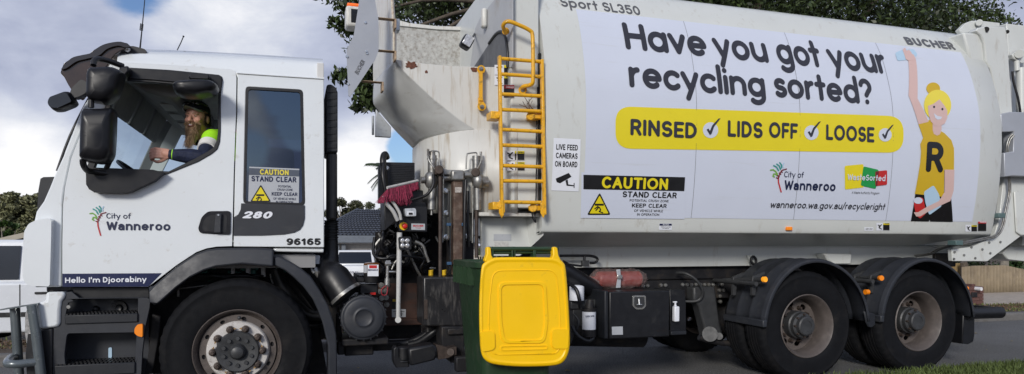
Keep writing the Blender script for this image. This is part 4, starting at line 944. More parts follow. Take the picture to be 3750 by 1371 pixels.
# council crest: fronds and stem
def crest(ox, oy, k, sf, off, parent):                    # from a drawing 0..200 wide
    q = lambda l: [(ox + x * k, oy + y * k) for x, y in l]
    polyline_decal([q([(82, 98), (84, 150), (95, 190), (112, 250)])], 14 * k, sf, off, M['redv'], parent, 'crest_stem')
    polyline_decal([q([(168, 8), (120, 22), (96, 60), (84, 105)]), q([(62, 100), (80, 110)]), q([(74, 76), (92, 90)]), q([(92, 50), (108, 64)]), q([(112, 30), (124, 44)])], 12 * k, sf, off + .0005, M['maroonv'], parent, 'crest_stem')
    polyline_decal([q([(0, 20), (28, 16), (54, 34), (72, 62)]), q([(40, 92), (26, 82), (34, 60), (56, 62), (70, 78)])], 14 * k, sf, off, M['limev'], parent, 'crest_frond')
    polyline_decal([q([(34, -28), (64, -12), (84, 24)]), q([(66, -44), (92, -24), (104, 10)]), q([(98, -58), (116, -34), (116, -4)])], 14 * k, sf, off, M['tealv'], parent, 'crest_frond')
    polyline_decal([q([(142, -54), (130, -30), (134, -8)])], 12 * k, sf, off, M['bluev'], parent, 'crest_frond')
crest(2820, 617, .345, BS, .008, banner)
textset([('City of', 2869, 650, 2941, 22, .006), ('Wanneroo', 2869, 696, 3057, 36, .030)], BS, .008, M['inkn'], banner)
textset([('wanneroo.wa.gov.au/recycleright', 2819, 762, 3240, 25, .016, .16)], BS, .008, M['ink'], banner)
ws = lambda l: [(2750 + x / 2.862, 560 + y / 2.862) for x, y in l]
decal([rpoly(ws([(977, 138), (1174, 120), (1178, 364), (980, 387)]), 6)], BS, .007, M['yv'], banner, 'yellow_tile')
decal([rpoly(ws([(1172, 143), (1332, 180), (1302, 380), (1143, 345)]), 6)], BS, .009, M['grv'], banner, 'green_tile')
decal([rpoly(ws([(1295, 197), (1418, 184), (1418, 336), (1295, 350)]), 5)], BS, .011, M['redv'], banner, 'red_tile')
decal([ws([(1297, 197), (1332, 193), (1312, 350), (1297, 350)])], BS, .0125, M['maroonv'], banner, 'tile_overlap')
textset([('WasteSorted', 3099, 660, 3238, 22, .022)], BS, .014, M['vin'], banner)
textset([('A Waste Authority Program', 3117, 710, 3218, 9, .0, .15)], BS, .008, M['inkg'], banner)
# printed woman with raised arm
f_ = lambda l: [(3240 + x / 1.346, 150 + y / 1.346) for x, y in l]
def circ(cx, cy, rx, ry, n=28, a0=0, a1=360): return [(cx + rx * math.cos(math.radians(a0 + (a1 - a0) * k / n)), cy + ry * math.sin(math.radians(a0 + (a1 - a0) * k / n))) for k in range(n + (a1 - a0 < 360))]
pf = decal([f_([(163, 412), (225, 388), (245, 430), (290, 455), (325, 490), (338, 530), (338, 636), (290, 636), (288, 770), (145, 755), (172, 600), (176, 545), (172, 510), (186, 478)])], BS, .008, M['gold'], banner, 'printed_figure')
decal([f_([(148, 752), (200, 742), (286, 742), (324, 770), (333, 893), (222, 891), (218, 883), (214, 891), (126, 889)])], BS, .007, M['blackg'], pf, 'printed_trousers')
decal([f_([(112, 92), (120, 60), (140, 70), (150, 92), (158, 285), (213, 400), (163, 412), (130, 310), (114, 270), (117, 180)])], BS, .0085, M['skinv'], pf, 'printed_arm')
decal([f_(circ(236, 236, 34, 30)), ], BS, .007, M['gold'], pf, 'printed_hair_bun')
decal([f_(circ(257, 318, 67, 76))], BS, .0085, M['yv2'], pf, 'printed_hair')
decal([f_([(232, 400), (276, 400), (276, 440), (268, 462), (254, 468), (238, 460), (232, 440)])], BS, .0095, M['skinv'], pf, 'printed_neck')
decal([f_([(265, 290), (288, 318), (304, 345), (304, 380), (292, 408), (268, 422), (243, 420), (222, 398), (211, 360), (208, 322), (235, 312)])], BS, .011, M['skinv'], pf, 'printed_face')
decal([f_(circ(238, 327, 5, 6)), f_(circ(279, 338, 5, 6))], BS, .0125, M['ink'], pf, 'printed_eye')
decal([f_([(237, 358), (255, 372), (278, 376), (270, 388), (255, 390), (243, 380)])], BS, .0125, M['vin'], pf, 'printed_smile')
rounded_text([('R', 3240 + 197 / 1.346, 150 + 647 / 1.346, 3240 + 282 / 1.346, 112, .21, .1)], BS, .010, M['blackg'], pf, 'shirt_letter')
decal([f_([(138, 846), (160, 845), (200, 820), (262, 790), (290, 745), (290, 636), (338, 636), (334, 740), (318, 790), (270, 812), (205, 845), (170, 866), (150, 866)])], BS, .0125, M['skinv'], pf, 'printed_forearm')
decal([f_(rpoly([(188, 745), (236, 712), (262, 755), (277, 815), (215, 860), (196, 800)], 10))], BS, .0105, M['bluev'], pf, 'printed_jar')
decal([f_(rpoly([(138, 800), (160, 770), (186, 775), (200, 850), (170, 878), (150, 860)], 10))], BS, .0100, M['redv'], pf, 'printed_can')
decal([f_(circ(160, 788, 22, 16))], BS, .0115, M['vin'], pf, 'printed_can_lid')
decal([f_(rpoly([(48, 60), (85, 44), (140, 42), (160, 70), (130, 92), (60, 100)], 9))], BS, .0075, M['bluev'], pf, 'printed_bottle')
decal([f_([(100, 92), (84, 45), (96, 34), (104, 50), (116, 44), (128, 60), (138, 80), (150, 96), (112, 98)])], BS, .0098, M['skinv'], pf, 'printed_hand')
# caution sign on the banner
cs = decal([[(2128, 632), (2509, 648), (2505, 803), (2125, 799)]], BS, .007, M['vin'], T, 'caution_sign')
decal([[(2135, 641), (2507, 650), (2504, 701), (2135, 694)]], BS, .009, M['inkb'], cs, 'sign_header')
textset([('CAUTION', 2201, 690, 2443, 43, .031)], BS, .011, M['yv'], cs)
textset([('STAND CLEAR', 2278, 723, 2476, 22, .028), ('POTENTIAL CRUSH ZONE', 2304, 739, 2447, 9, .014), ('KEEP CLEAR', 2312, 760.5, 2439, 15, .028), ('OF VEHICLE WHILE', 2320, 776.5, 2426, 9, .014), ('IN OPERATION', 2331, 790.5, 2412, 9, .014)], BS, .009, M['inkb'], cs)
def hazard(ax, ay, lx, ly, rx, ry, sf, off, parent):
    decal([rpoly([(ax, ay), (rx, ry), (lx, ly)], (rx - lx) * .09)], sf, off, M['inkb'], parent, 'hazard_triangle')
    c = ((ax + lx + rx) / 3, (ay + ly + ry) / 3); g = lambda x, y: (c[0] + (x - c[0]) * .80, c[1] + (y - c[1]) * .80)
    decal([rpoly([g(ax, ay), g(rx, ry), g(lx, ly)], (rx - lx) * .04)], sf, off + .0015, M['yv'], parent, 'hazard_field')
    k = (rx - lx) / 85.; ox, oy = ax, ay
    decal([[(ox - 18 * k, oy + 40 * k), (ox + 14 * k, oy + 40 * k), (ox + 14 * k, oy + 47 * k), (ox - 18 * k, oy + 47 * k)]], sf, off + .003, M['inkb'], parent, 'hazard_symbol')
    polyline_decal([[(ox - 8 * k, oy + 50 * k), (ox - 1 * k, oy + 54 * k), (ox + 3 * k, oy + 62 * k), (ox - 2 * k, oy + 68 * k), (ox + 10 * k, oy + 72 * k)], [(ox - 8 * k, oy + 51 * k), (ox - 18 * k, oy + 58 * k)], [(ox - 6 * k, oy + 55 * k), (ox - 14 * k, oy + 64 * k)]], 4 * k, sf, off + .003, M['inkb'], parent, 'hazard_symbol')
hazard(2194.5, 706, 2148, 788, 2235, 788, BS, .009, cs)
# camera notice
lf = decal([[(2027, 506), (2126, 511), (2118, 702), (2018, 698)]], BS, .004, M['sticker'], T, 'camera_sign')
textset([('LIVE FEED', 2036, 549, 2115, 21, .028), ('CAMERAS', 2034.5, 580, 2114, 21, .028), ('ON BOARD', 2031, 611, 2113, 21, .028)], BS, .006, M['inkb'], lf)
decal([[(2034, 655), (2082, 634), (2092, 648), (2050, 672), (2038, 668)], [(2070, 662), (2078, 658), (2080, 676), (2100, 679), (2100, 671), (2103, 671), (2103, 689), (2100, 689), (2100, 683), (2074, 681)]], BS, .006, M['inkb'], lf, 'camera_symbol')
# lettering high on the container
textset([('Sport SL350', 2056, 24, 2336, 33, .018)], BS, .004, M['inkg'], T, 'body_lettering')
textset([('BUCHER', 3323, 164, 3488, 27, .05)], BS, .004, M['inkg'], T, 'body_lettering')
# small stickers along the bottom rail and behind the ladder
def warn(px0, py0, px1, py1, sf, off, head, split=.5, hc='yv', word='WARNING', pic=True):
    s_ = decal([[(px0, py0), (px1, py0), (px1, py1), (px0, py1)]], sf, off, M['sticker'], T, 'warning_sticker')
    xm = px0 + (px1 - px0) * split; hh = (py1 - py0)
    decal([[(xm, py0 + 1), (px1 - 1, py0 + 1), (px1 - 1, py1 - 1), (xm, py1 - 1)]], sf, off + .0015, M['inkb'], s_, 'sticker_block')
    decal([[(xm, py0 + 1), (px1 - 1, py0 + 1), (px1 - 1, py0 + hh * head), (xm, py0 + hh * head)]], sf, off + .003, M[hc], s_, 'sticker_header')
    textset([(word, xm + (px1 - xm) * .2, py0 + hh * head - 2.5, px1 - 3, hh * head * .55, .02)], sf, off + .0045, M['inkb'] if hc == 'yv' else M['sticker'], s_)
    if pic:
        k = min(hh, xm - px0) / 40; cx = (px0 + xm) / 2; cy = (py0 + py1) / 2
        polyline_decal([[(cx - 10 * k, cy - 10 * k), (cx + 2 * k, cy - 4 * k), (cx - 2 * k, cy + 8 * k), (cx + 10 * k, cy + 14 * k)], [(cx - 6 * k, cy + 2 * k), (cx + 10 * k, cy - 12 * k)]], 5 * k, sf, off + .003, M['inkb'], s_, 'pictogram')
    return s_
wS = flat(.186); 
warn(1811, 238, 1880, 274, flat(.19), .0, .3); warn(1811, 277, 1880, 312, flat(.19), .0, .3); warn(1844, 312, 1883, 360, flat(.10), .006, .28, 0, 'redv', 'DANGER', False)
warn(1849, 553, 1920, 588, flat(.10), .006, .3); warn(1851, 593, 1921, 626, flat(.10), .006, .3)
warn(3208, 817, 3257, 845, BS, .004, .25); warn(3534, 824, 3577, 849, BS, .004, .25); warn(3580, 811, 3611, 848, BS, .004, .22, 0, 'redv', 'DANGER', False)
s_ = decal([[(3164, 833), (3197, 833), (3197, 846), (3164, 846)]], BS, .004, M['sticker'], T, 'prop_label'); textset([('SAFETY PROP', 3168, 842, 3193, 5, .0)], BS, .006, M['inkb'], s_)
s_ = decal([[(2413, 819), (2460, 819), (2459, 843), (2412, 843)]], BS, .004, M['sticker'], T, 'notice_sticker'); decal([[(2414, 820), (2459, 820), (2459, 827), (2414, 827)]], BS, .0055, M['navy'], s_, 'sticker_header')
textset([('NOTICE', 2426, 826, 2448, 5, .02)], BS, .007, M['sticker'], s_); textset([('WATER NOT SUITABLE', 2418, 833, 2455, 3, 0), ('FOR DRINKING', 2424, 838, 2449, 3, 0)], BS, .006, M['inkb'], s_)
p = surfpt(2887, 838, BS); sub(MB().box(p.x - .033, p.x + .033, p.y - .02, p.y + .01, p.z - .017, p.z + .017), 'side_marker', 'amber', bevel=.005)
# ---- tailgate end
a = P(3612, 225, .13)
sub(MB().plate([(3575, 112), (3583, 102), (3612, 96), (3681, 99), (3688, 119), (3709, 410), (3712, 560), (3672, 560), (3672, 485), (3665, 416), (3645, 330), (3628, 252), (3612, 228), (3606, 160), (3592, 128)], .12, .10), 'tailgate_post', 'body', bevel=.012)
for px, py, rr in ((3611, 109, .03), (3689, 117, .02)): sub(MB().cyl(P(px, py, .112), P(px, py, .16), rr), 'pin_hole', 'inkb')
sub(MB().plate([(3528, 118), (3584, 122), (3600, 140), (3608, 165), (3613, 229), (3554, 223), (3545, 180)], .15, .35), 'corner_cover', 'body', bevel=.02)
sub(MB().plate([(3512, 110), (3538, 84), (3560, 76), (3590, 76), (3662, 84), (3662, 100), (3580, 100), (3572, 118), (3520, 122)], .30, .05).cyl(P(3586, 84, .25), P(3586, 84, .4), .035), 'tailgate_hinge', 'body', bevel=.006)
tg = sub(MB().plate([(3686, 86), (3760, 95), (3900, 120), (3900, 900), (3745, 900), (3730, 560), (3706, 410), (3688, 119)], .35, 1.8), 'tailgate', 'body', bevel=.02)
sub(MB().cyl(P(3737, 250, .22), P(3740, 640, .22), .045).cyl(P(3722, 205, .22), P(3724, 260, .22), .028).cyl(P(3733, 198, .16), P(3733, 198, .3), .045), 'lift_ram', 'body', smooth=True)
sub(MB().prism([P(3706, 200, .2), P(3735, 182, .2), P(3775, 178, .2), P(3775, 225, .2), P(3740, 232, .2), P(3712, 215, .2)], (0, .05, 0)), 'ram_lug', 'body', bevel=.006)
sub(MB().tube([P(3708, 262, .18), P(3712, 300, .18), P(3728, 360, .17), P(3737, 412, .17)], .012, 8, sm=4), 'hydraulic_hose', 'black', smooth=True)
sub(MB().plate([(3665, 418), (3702, 410), (3900, 415), (3900, 650), (3708, 645), (3680, 648), (3678, 560), (3712, 556), (3714, 482), (3672, 484)], -.02, .12), 'control_cabinet', 'defl', bevel=.008)
sub(MB().plate([(3485, 914), (3560, 905), (3640, 868), (3660, 800), (3676, 648), (3900, 648), (3900, 868), (3738, 866), (3616, 958), (3488, 957)], .125, .05), 'tail_frame', 'body', bevel=.006)
sub(MB().plate([(3716, 702), (3732, 700), (3742, 738), (3900, 740), (3900, 862), (3738, 862), (3724, 850)], .10, .02), 'tail_frame_cover', 'body', bevel=.01)
sub(MB().plate([(3672, 928), (3700, 900), (3900, 892), (3900, 945), (3760, 958), (3690, 950)], .5, 1.5), 'tail_hopper_base', 'body', bevel=.01)
sub(MB().add([P(3740, 866, .175), P(3616, 958, .175), P(3616, 958, .6), P(3740, 866, .6)], [(0, 1, 2, 3)]), 'tail_frame_flange', 'body')
mb = MB()
for px, py in ((3495, 924), (3557, 906), (3622, 889), (3663, 887), (3530, 935), (3597, 914), (3626, 928), (3571, 946), (3493, 949), (3669, 840), (3735, 780)):
    p = P(px, py, .122); mb.lathe([(0, -.008), (.012, -.008), (.014, 0)], (p.x, .122, p.z), 8)
sub(mb, 'rivets', 'steel')
pts1 = [P(3705, 492, -.03), P(3690, 510, -.01), P(3682, 545, .0), P(3684, 600, .04), P(3692, 690, .08), P(3680, 760, .07), P(3664, 830, .06), P(3640, 862, .07), P(3600, 872, .10), P(3500, 893, .12), P(3440, 908, .3), P(3400, 928, .5), P(3345, 937, .65)]
for d in (0, .022): sub(MB().tube([q + Vector((d, -.01, -d * .6)) for q in pts1], .0085, 8, sm=4), 'steel_pipe', 'steel', smooth=True)
for px, py in ((3681, 578), (3664, 790), (3508, 890)): p = P(px, py, .02); sub(MB().box(p.x - .05, p.x + .05, .0, .10, p.z - .025, p.z + .025), 'pipe_clamp', mat('clamp', (.08, .13, .13), .5) if px == 3681 else bpy.data.materials['clamp'], bevel=.006)
sub(MB().box(P(3400, 900, .75).x, P(3475, 900, .75).x, .66, .76, P(3400, 978, .7).z, P(3400, 928, .7).z), 'mount_block', 'frame', bevel=.01)
# brackets on the sub frame
sub(MB().plate([(3020, 928), (3122, 930), (3120, 968), (3045, 968), (3030, 950)], .55, .15), 'subframe_bracket', 'body', bevel=.02)
sub(MB().plate([(2738, 934), (2768, 936), (2768, 968), (2748, 962)], .66, .03), 'subframe_lug', 'body', bevel=.01)
sub(MB().tube([P(2760, 970, .62), P(2750, 955, .62), P(2757, 940, .62), P(2768, 950, .62), P(2768, 970, .62)], .014, 8, sm=3), 'lifting_hook', 'black', smooth=True)
# ================================================================ cab
YS = .10
door_out = [(228, 1051), (228, 900), (231, 750), (238, 687), (262, 576), (300, 480), (345, 380), (385, 290), (415, 240), (428, 229), (500, 232), (620, 239), (750, 247), (848, 254), (862, 262), (866, 285), (864, 420), (856, 640), (850, 902), (792, 904), (757, 910), (719, 924), (646, 972), (543, 1051)]
hole = [(314, 626), (345, 540), (386, 392), (425, 310), (442, 293), (448, 248), (620, 258), (800, 276), (811, 283), (814, 292), (807, 345), (806, 480), (803, 520), (794, 545), (775, 562), (725, 591), (614, 636), (560, 662), (476, 704), (345, 706), (318, 680)]
door = sub(MB().plate(door_out, YS, .05, [hole]), 'door', 'white', bevel=.006)
opening = [(345, 614), (370, 540), (402, 400), (425, 330), (447, 297), (560, 302), (700, 315), (796, 330), (799, 345), (798, 480), (794, 515), (782, 540), (760, 555), (715, 580), (618, 628), (560, 626)]
sub(MB().plate([(a, b) for a, b in hole[:11]] and [(312, 628), (343, 540), (384, 391), (423, 308), (440, 292), (446, 246), (620, 256), (801, 274), (813, 281), (816, 292), (809, 345), (808, 480), (805, 521), (796, 547), (776, 564), (726, 593), (614, 638), (520, 660), (345, 655), (314, 640)], YS - .008, .05, [opening]), 'window_frame', 'black', door, bevel=.004)
sub(MB().plate([(314, 624), (350, 614), (560, 622), (600, 632), (566, 662), (476, 704), (452, 708), (428, 708), (345, 705), (326, 694), (315, 676)], .02, .10), 'mirror_base', 'mirp', door, bevel=.03)
sub(MB().plate([(446, 250), (620, 258), (800, 277), (810, 284), (813, 294), (808, 340), (796, 336), (790, 322), (700, 306), (560, 293), (447, 288)], .080, .02), 'window_top_trim', 'mirp', door, bevel=.004)
hd = sub(MB().plate(rpoly([(725, 838), (738, 795), (762, 774), (845, 773), (844, 861), (733, 854)], 12), .088, .02), 'door_handle', 'mirp', door, bevel=.004)
sub(MB().plate(rpoly([(740, 832), (750, 800), (770, 788), (832, 787), (830, 852), (745, 846)], 12), .0855, .004), 'handle_recess', 'black', hd)
sub(MB().plate([(790, 783), (812, 783), (810, 812), (808, 854), (782, 854), (786, 815)], .060, .026), 'handle_lever', 'guardm', hd, bevel=.006)
p = P(800, 788, .058); sub(MB().lathe([(0, -.003), (.007, -.003), (.008, .002)], (p.x, .058, p.z), 10), 'lock', 'chrome', hd)
# quarter panel with rear side window
qw = rpoly([(901, 318), (1108, 330), (1116, 752), (892, 745)], 14)
qp = sub(MB().plate([(858, 258), (869, 268), (1000, 277), (1186, 289), (1187, 500), (1187, 907), (855, 904), (860, 640), (868, 420), (870, 285)], YS, .05, [qw]), 'cab_side', 'white', bevel=.006)
sub(MB().plate(rpoly([(903, 320), (1106, 332), (1114, 750), (894, 743)], 13), YS + .012, .006), 'side_window', 'tint', qp)
sub(MB().plate(rpoly([(900, 317), (1109, 329), (1117, 753), (891, 746)], 14), YS - .003, .01, [rpoly([(909, 327), (1099, 338), (1107, 744), (900, 738)], 12)]), 'window_seal', 'black', qp)
sub(MB().plate(rpoly([(968, 538), (1076, 545), (1084, 760), (964, 752)], 18), .45, .12), 'seat_headrest', 'cabl', qp, bevel=.03)
pp = sub(MB().plate([(883, 745), (1116, 752), (1116, 800), (1110, 825), (1098, 842), (1078, 852), (1040, 859), (960, 863), (854, 863), (856, 796), (872, 786), (881, 768)], YS - .010, .012), 'plastic_panel', 'guardm', qp, bevel=.003)
textset([('280', 888, 800, 998, 26, .05, .25)], flat(YS - .011), .003, M['sticker'], pp)
textset([('96165', 1049, 898, 1174, 25, .045)], flat(YS - .001), .003, M['inkb'], qp)
cs = decal([[(913, 611), (1096, 619), (1094, 749), (909, 743)]], flat(YS + .010), .003, M['stickg'], qp, 'caution_sign')
decal([[(913, 616), (1096, 624), (1095, 647), (912, 641)]], flat(YS + .010), .005, mat('slate_vinyl', (.075, .09, .12), .4), cs, 'sign_header')
textset([('CAUTION', 952, 640, 1057, 20, .03)], flat(YS + .010), .007, M['yv2'], cs)
textset([('STAND CLEAR', 921, 665, 1085, 20, .035), ('KEEP CLEAR', 995, 717, 1089, 13, .03), ('POTENTIAL', 1019, 687, 1067, 8, .01), ('CRUSH ZONE', 1015, 699, 1072, 8, .01), ('OF VEHICLE WHILE', 1001, 732, 1084, 8, .01), ('IN OPERATION', 1011, 744, 1073, 8, .01)], flat(YS + .010), .005, M['inkn'], cs)
hazard(955, 676, 916, 740, 993, 740, flat(YS + .010), .005, cs)
# roof shell (both sides mirrored)
r0 = [(428, 229), (500, 232), (620, 239), (750, 247), (869, 268), (1000, 277), (1187, 289)]
r1 = [(431, 205), (503, 200), (620, 205), (750, 213), (869, 223), (1000, 232), (1185, 243)]
r2 = [(446, 183), (507, 180), (620, 184), (750, 190), (869, 196), (1000, 204), (1181, 216)]
R0 = [P(*q, .10) for q in r0]; R1 = [P(*q, .135) for q in r1]; R2 = [P(*q, .27) for q in r2]
rows = [R0, R1, R2, [Vector((q.x, .6, q.z + .02)) for q in R2], [Vector((q.x, 1.25, q.z + .03)) for q in R2]]
rows += [[Vector((q.x, 2.5 - q.y, q.z)) for q in rw] for rw in rows[-2::-1]]
vs = [q for rw in rows for q in rw]; n = 7
fs = [(i * n + k, i * n + k + 1, (i + 1) * n + k + 1, (i + 1) * n + k) for i in range(len(rows) - 1) for k in range(n - 1)]
fs.append(tuple(i * n + 6 for i in range(len(rows)))); fs.append(tuple(i * n for i in reversed(range(len(rows)))))
roof = sub(MB().add(vs, fs), 'cab_roof', 'white', smooth=True, ang=50)
sub(MB().tube([P(*q, .096) for q in r0[4:]], .006, 6), 'roof_crease', 'white', smooth=True)
xb = P(1186, 600, .1).x; zr = R2[3].z
sub(MB().box(xb - .05, xb, .101, 2.39, 1.35, zr - .06), 'cab_back_wall', 'cabl', bevel=.004)
sub(MB().box(-1.45, xb - .06, .20, 2.3, 1.12, 1.22), 'cab_floor', 'cabin')
# far side of the cab with its own window
yf = 2.36
def fx(l): return [(x, yf, z) for x, z in l]
sub(MB().prism(fx([(-1.66, 1.0), (xb, 1.0), (xb, 2.62), (-1.18, 2.62), (-1.60, 1.8)]), (0, .04, 0), [fx([(-1.40, 1.80), (-.95, 1.70), (-.52, 1.86), (-.52, 2.42), (-1.12, 2.42)]), fx([(-.28, 1.72), (.08, 1.72), (.08, 2.42), (-.28, 2.42)])]), 'far_cab_side', 'cabl')
sub(MB().prism([(-1.40, yf + .01, 1.80), (-.95, yf + .01, 1.70), (-.52, yf + .01, 1.86), (-.52, yf + .01, 2.42), (-1.12, yf + .01, 2.42)], (0, .005, 0)), 'far_window', 'screen')
# interior: headliner, overhead console, visors, dash, wheel
sub(MB().box(-1.1, xb - .06, .16, 2.34, 2.58, 2.60), 'headliner', 'cabl')
sub(MB().prism([(-1.22, .3, 2.57), (-.78, .3, 2.57), (-.80, .3, 2.42), (-.86, .3, 2.38), (-1.05, .3, 2.42), (-1.20, .3, 2.50)], (0, 1.9, 0)), 'overhead_console', 'cabin', bevel=.03)
mb = MB()
for y in (.62, 1.05, 1.5, 1.9): mb.box(-1.02, -.90, y, y + .28, 2.394, 2.404)
sub(mb, 'console_pockets', 'cabl', bevel=.004)
mb = MB()
for y in (.60, 1.03, 1.48, 1.88): mb.box(-.84, -.82, y, y + .2, 2.37, 2.40)
sub(mb, 'console_switches', 'black')
vr = Matrix.Rotation(math.radians(38), 3, 'Y')
for y in (.42, .98, 1.54): sub(MB().box(-1.27, -1.235, y, y + .5, 2.27, 2.57, rot=Matrix.Rotation(math.radians(24), 3, 'Y')), 'sun_visor', 'cabin', bevel=.015)
sub(MB().prism([(-1.60, .2, 1.22), (-1.64, .2, 1.66), (-1.40, .2, 1.72), (-1.18, .2, 1.62), (-1.15, .2, 1.50), (-1.25, .2, 1.22)], (0, 2.1, 0)), 'dashboard', 'black', bevel=.03)
c = Vector((-1.13, .62, 1.80)); ax = Vector((.62, 0, .78)).normalized(); bx = Vector((0, 1, 0)); cx_ = ax.cross(bx)
rim = [c + (bx * math.cos(a) + cx_ * math.sin(a)) * .215 for a in [2 * math.pi * k / 28 for k in range(29)]]
swm = MB().tube(rim, .015, 8, caps=False)
for a in (0, 2.1, 4.2): swm.tube([c - ax * .03, c + (bx * math.cos(a) + cx_ * math.sin(a)) * .21], .012, 6)
swm.ball(c - ax * .03, .06).tube([c - ax * .05, c - ax * .45], .035, 8)
sub(swm, 'steering_wheel', 'black', smooth=True)
sub(MB().box(-.62, -.50, .45, .95, 1.45, 2.12).box(-.62, -.12, .42, .98, 1.33, 1.52), 'driver_seat', 'cabin', bevel=.05)
sub(MB().box(-.45, -.33, 1.5, 2.0, 1.45, 2.25), 'passenger_seat', 'cabin', bevel=.05)
# windscreen, front wall
wl_ = [P(215, 628, .16), P(262, 500, .17), P(330, 365, .19), P(398, 255, .22)]
sub(MB().quadstrip(wl_, [Vector((q.x, 2.5 - q.y, q.z)) for q in wl_], (.006, 0, 0)), 'windscreen', 'screen')
sub(MB().tube([q + Vector((-.004, -.02, 0)) for q in wl_], .009, 8, sm=3), 'screen_pillar_seal', 'black', smooth=True)
sub(MB().quadstrip([Vector((q.x, 2.32, q.z)) for q in wl_], [Vector((q.x + .12, 2.38, q.z)) for q in wl_], (.01, 0, 0)), 'far_pillar', 'cabin')
cp = [(428, 229), (415, 240), (384, 290), (343, 380), (298, 480), (259, 576), (235, 687), (227, 750), (224, 900), (223, 1051), (128, 1053), (125, 812), (133, 776), (160, 738), (182, 688), (197, 650), (214, 612), (240, 555), (268, 480), (300, 400), (330, 350), (380, 262), (400, 236)]
sub(MB().plate(cp, .115, .08), 'corner_panel', 'white', bevel=.012)
sub(MB().box(-1.66, -1.45, .20, 2.3, .95, 1.66), 'front_wall', 'black', bevel=.03)
sub(MB().plate([(148, 655), (159, 649), (198, 648), (184, 690), (162, 741), (134, 780), (126, 812), (136, 770), (140, 700)], .16, 2.1), 'grille', 'plast', bevel=.01)
sub(MB().plate(rpoly([(88, 848), (104, 820), (134, 806), (178, 799), (188, 806), (187, 870), (182, 1050), (110, 1048), (92, 1038), (82, 1015), (82, 940)], 10), .055, .10), 'corner_deflector', 'white', bevel=.02)
sub(MB().box(P(187, 955, .1).x, P(193, 955, .1).x, .09, .1, P(187, 956, .1).z - .003, P(187, 956, .1).z), 'deflector_clip', 'white')
# door script, strip and crest
stp = decal([[(229, 1003), (592, 1001), (543, 1050), (229, 1051)]], flat(YS), .0035, M['navy'], door, 'name_strip')
textset([("Hello I'm Djoorabiny", 239, 1037, 537, 20, .025)], flat(YS), .0055, M['sticker'], stp)
crest(330, 776, .345, flat(YS), .0035, door)
textset([('City of', 389.5, 801, 479, 20, .008), ('Wanneroo', 390, 844, 624, 33, .034)], flat(YS), .0035, M['inkn'], door)
# sun visor scoop outside, roof lamp, aerials
vz = [(226, 253), (234, 233), (262, 214), (300, 203), (322, 200), (345, 182), (386, 160), (442, 154), (466, 160), (478, 172), (446, 184), (425, 205), (410, 235), (388, 262), (360, 300), (330, 340), (305, 366), (292, 362), (262, 332), (240, 300)]
def smooth_loop(pts, k=3):
    o = []; n = len(pts)
    for i in range(n):
        p0, p1, p2, p3 = [Vector(pts[(i + j) % n]) for j in (-1, 0, 1, 2)]
        for s in range(k):
            t = s / k; o.append(tuple(.5 * ((2 * p1) + (p2 - p0) * t + (2 * p0 - 5 * p1 + 4 * p2 - p3) * t * t + (3 * p1 - p0 - 3 * p2 + p3) * t ** 3)))
    return o
upv = [(226, 253), (234, 233), (262, 214), (300, 203), (330, 196), (345, 183), (386, 162), (442, 154), (466, 159), (478, 170)]
lov = [(246, 300), (262, 330), (285, 356), (300, 368), (322, 340), (350, 300), (385, 250), (415, 205), (440, 186), (478, 176)]
ring = []
for k in range(9):
    t = k / 8; yv_ = .10 + 2.3 * t; bow = math.sin(math.pi * t) ** .6 * .16
    ring.append(([P(*q, .10) + Vector((-bow, 2.3 * t, bow * .35)) for q in upv], [P(*q, .10) + Vector((-bow * .6, 2.3 * t, 0)) for q in lov]))
vs = []; fs = []; n = len(upv)
for a_, b_ in ring: vs += a_
for i in range(8):
    for k in range(n - 1): fs.append((i * n + k, i * n + k + 1, (i + 1) * n + k + 1, (i + 1) * n + k))
o = sub(MB().add(vs, fs), 'roof_visor', 'gloss', smooth=True, ang=60); md = o.modifiers.new('thick', 'SOLIDIFY'); md.thickness = .006
ck_ = smooth_loop([(226, 253), (262, 216), (300, 204), (334, 197), (350, 182), (386, 163), (442, 155), (474, 170), (440, 186), (415, 205), (385, 250), (350, 300), (322, 342), (302, 366), (285, 356), (262, 330), (240, 292)], 4)
sub(MB().plate(ck_, .105, .02), 'visor_cheek', mat('smoked_cheek', (.040, .024, .018), .10, var=.25, scale=8, coat=.4), bevel=.008)
sub(MB().plate(smooth_loop([(224, 253), (260, 214), (300, 202), (334, 195), (350, 180), (386, 161), (442, 153), (478, 170), (458, 174), (430, 168), (392, 180), (362, 204), (318, 216), (280, 226), (244, 250)], 4), .085, .03), 'visor_brow', 'gloss', bevel=.008)
sub(MB().plate(rpoly([(456, 182), (462, 170), (488, 169), (500, 172), (530, 180), (537, 188), (533, 196), (470, 195), (459, 192)], 5), .16, .07), 'roof_lamp', 'black', bevel=.008)
sub(MB().ball(P(466, 181, .155), .022), 'lamp_lens', 'lens', smooth=True)
ant = sub(MB().tube([P(513, 176, .25), P(520, 108, .25), P(533, -30, .25)], [.006, .004, .003], 6), 'aerial', 'black')
mb = MB(); a = P(517, 112, .25); b = P(520, 88, .25)
mb.tube([a.lerp(b, k / 60) + Vector((math.cos(k * .7) * .010, math.sin(k * .7) * .010, 0)) for k in range(61)], .0025, 5); sub(mb, 'aerial_spring', 'black', ant)
sub(MB().tube([P(649, 184, .6), P(662, 158, .6), P(672, 134, .6)], .004, 6).cyl(P(671, 136, .6), P(673, 132, .6), .007, n=6), 'aerial', 'black')
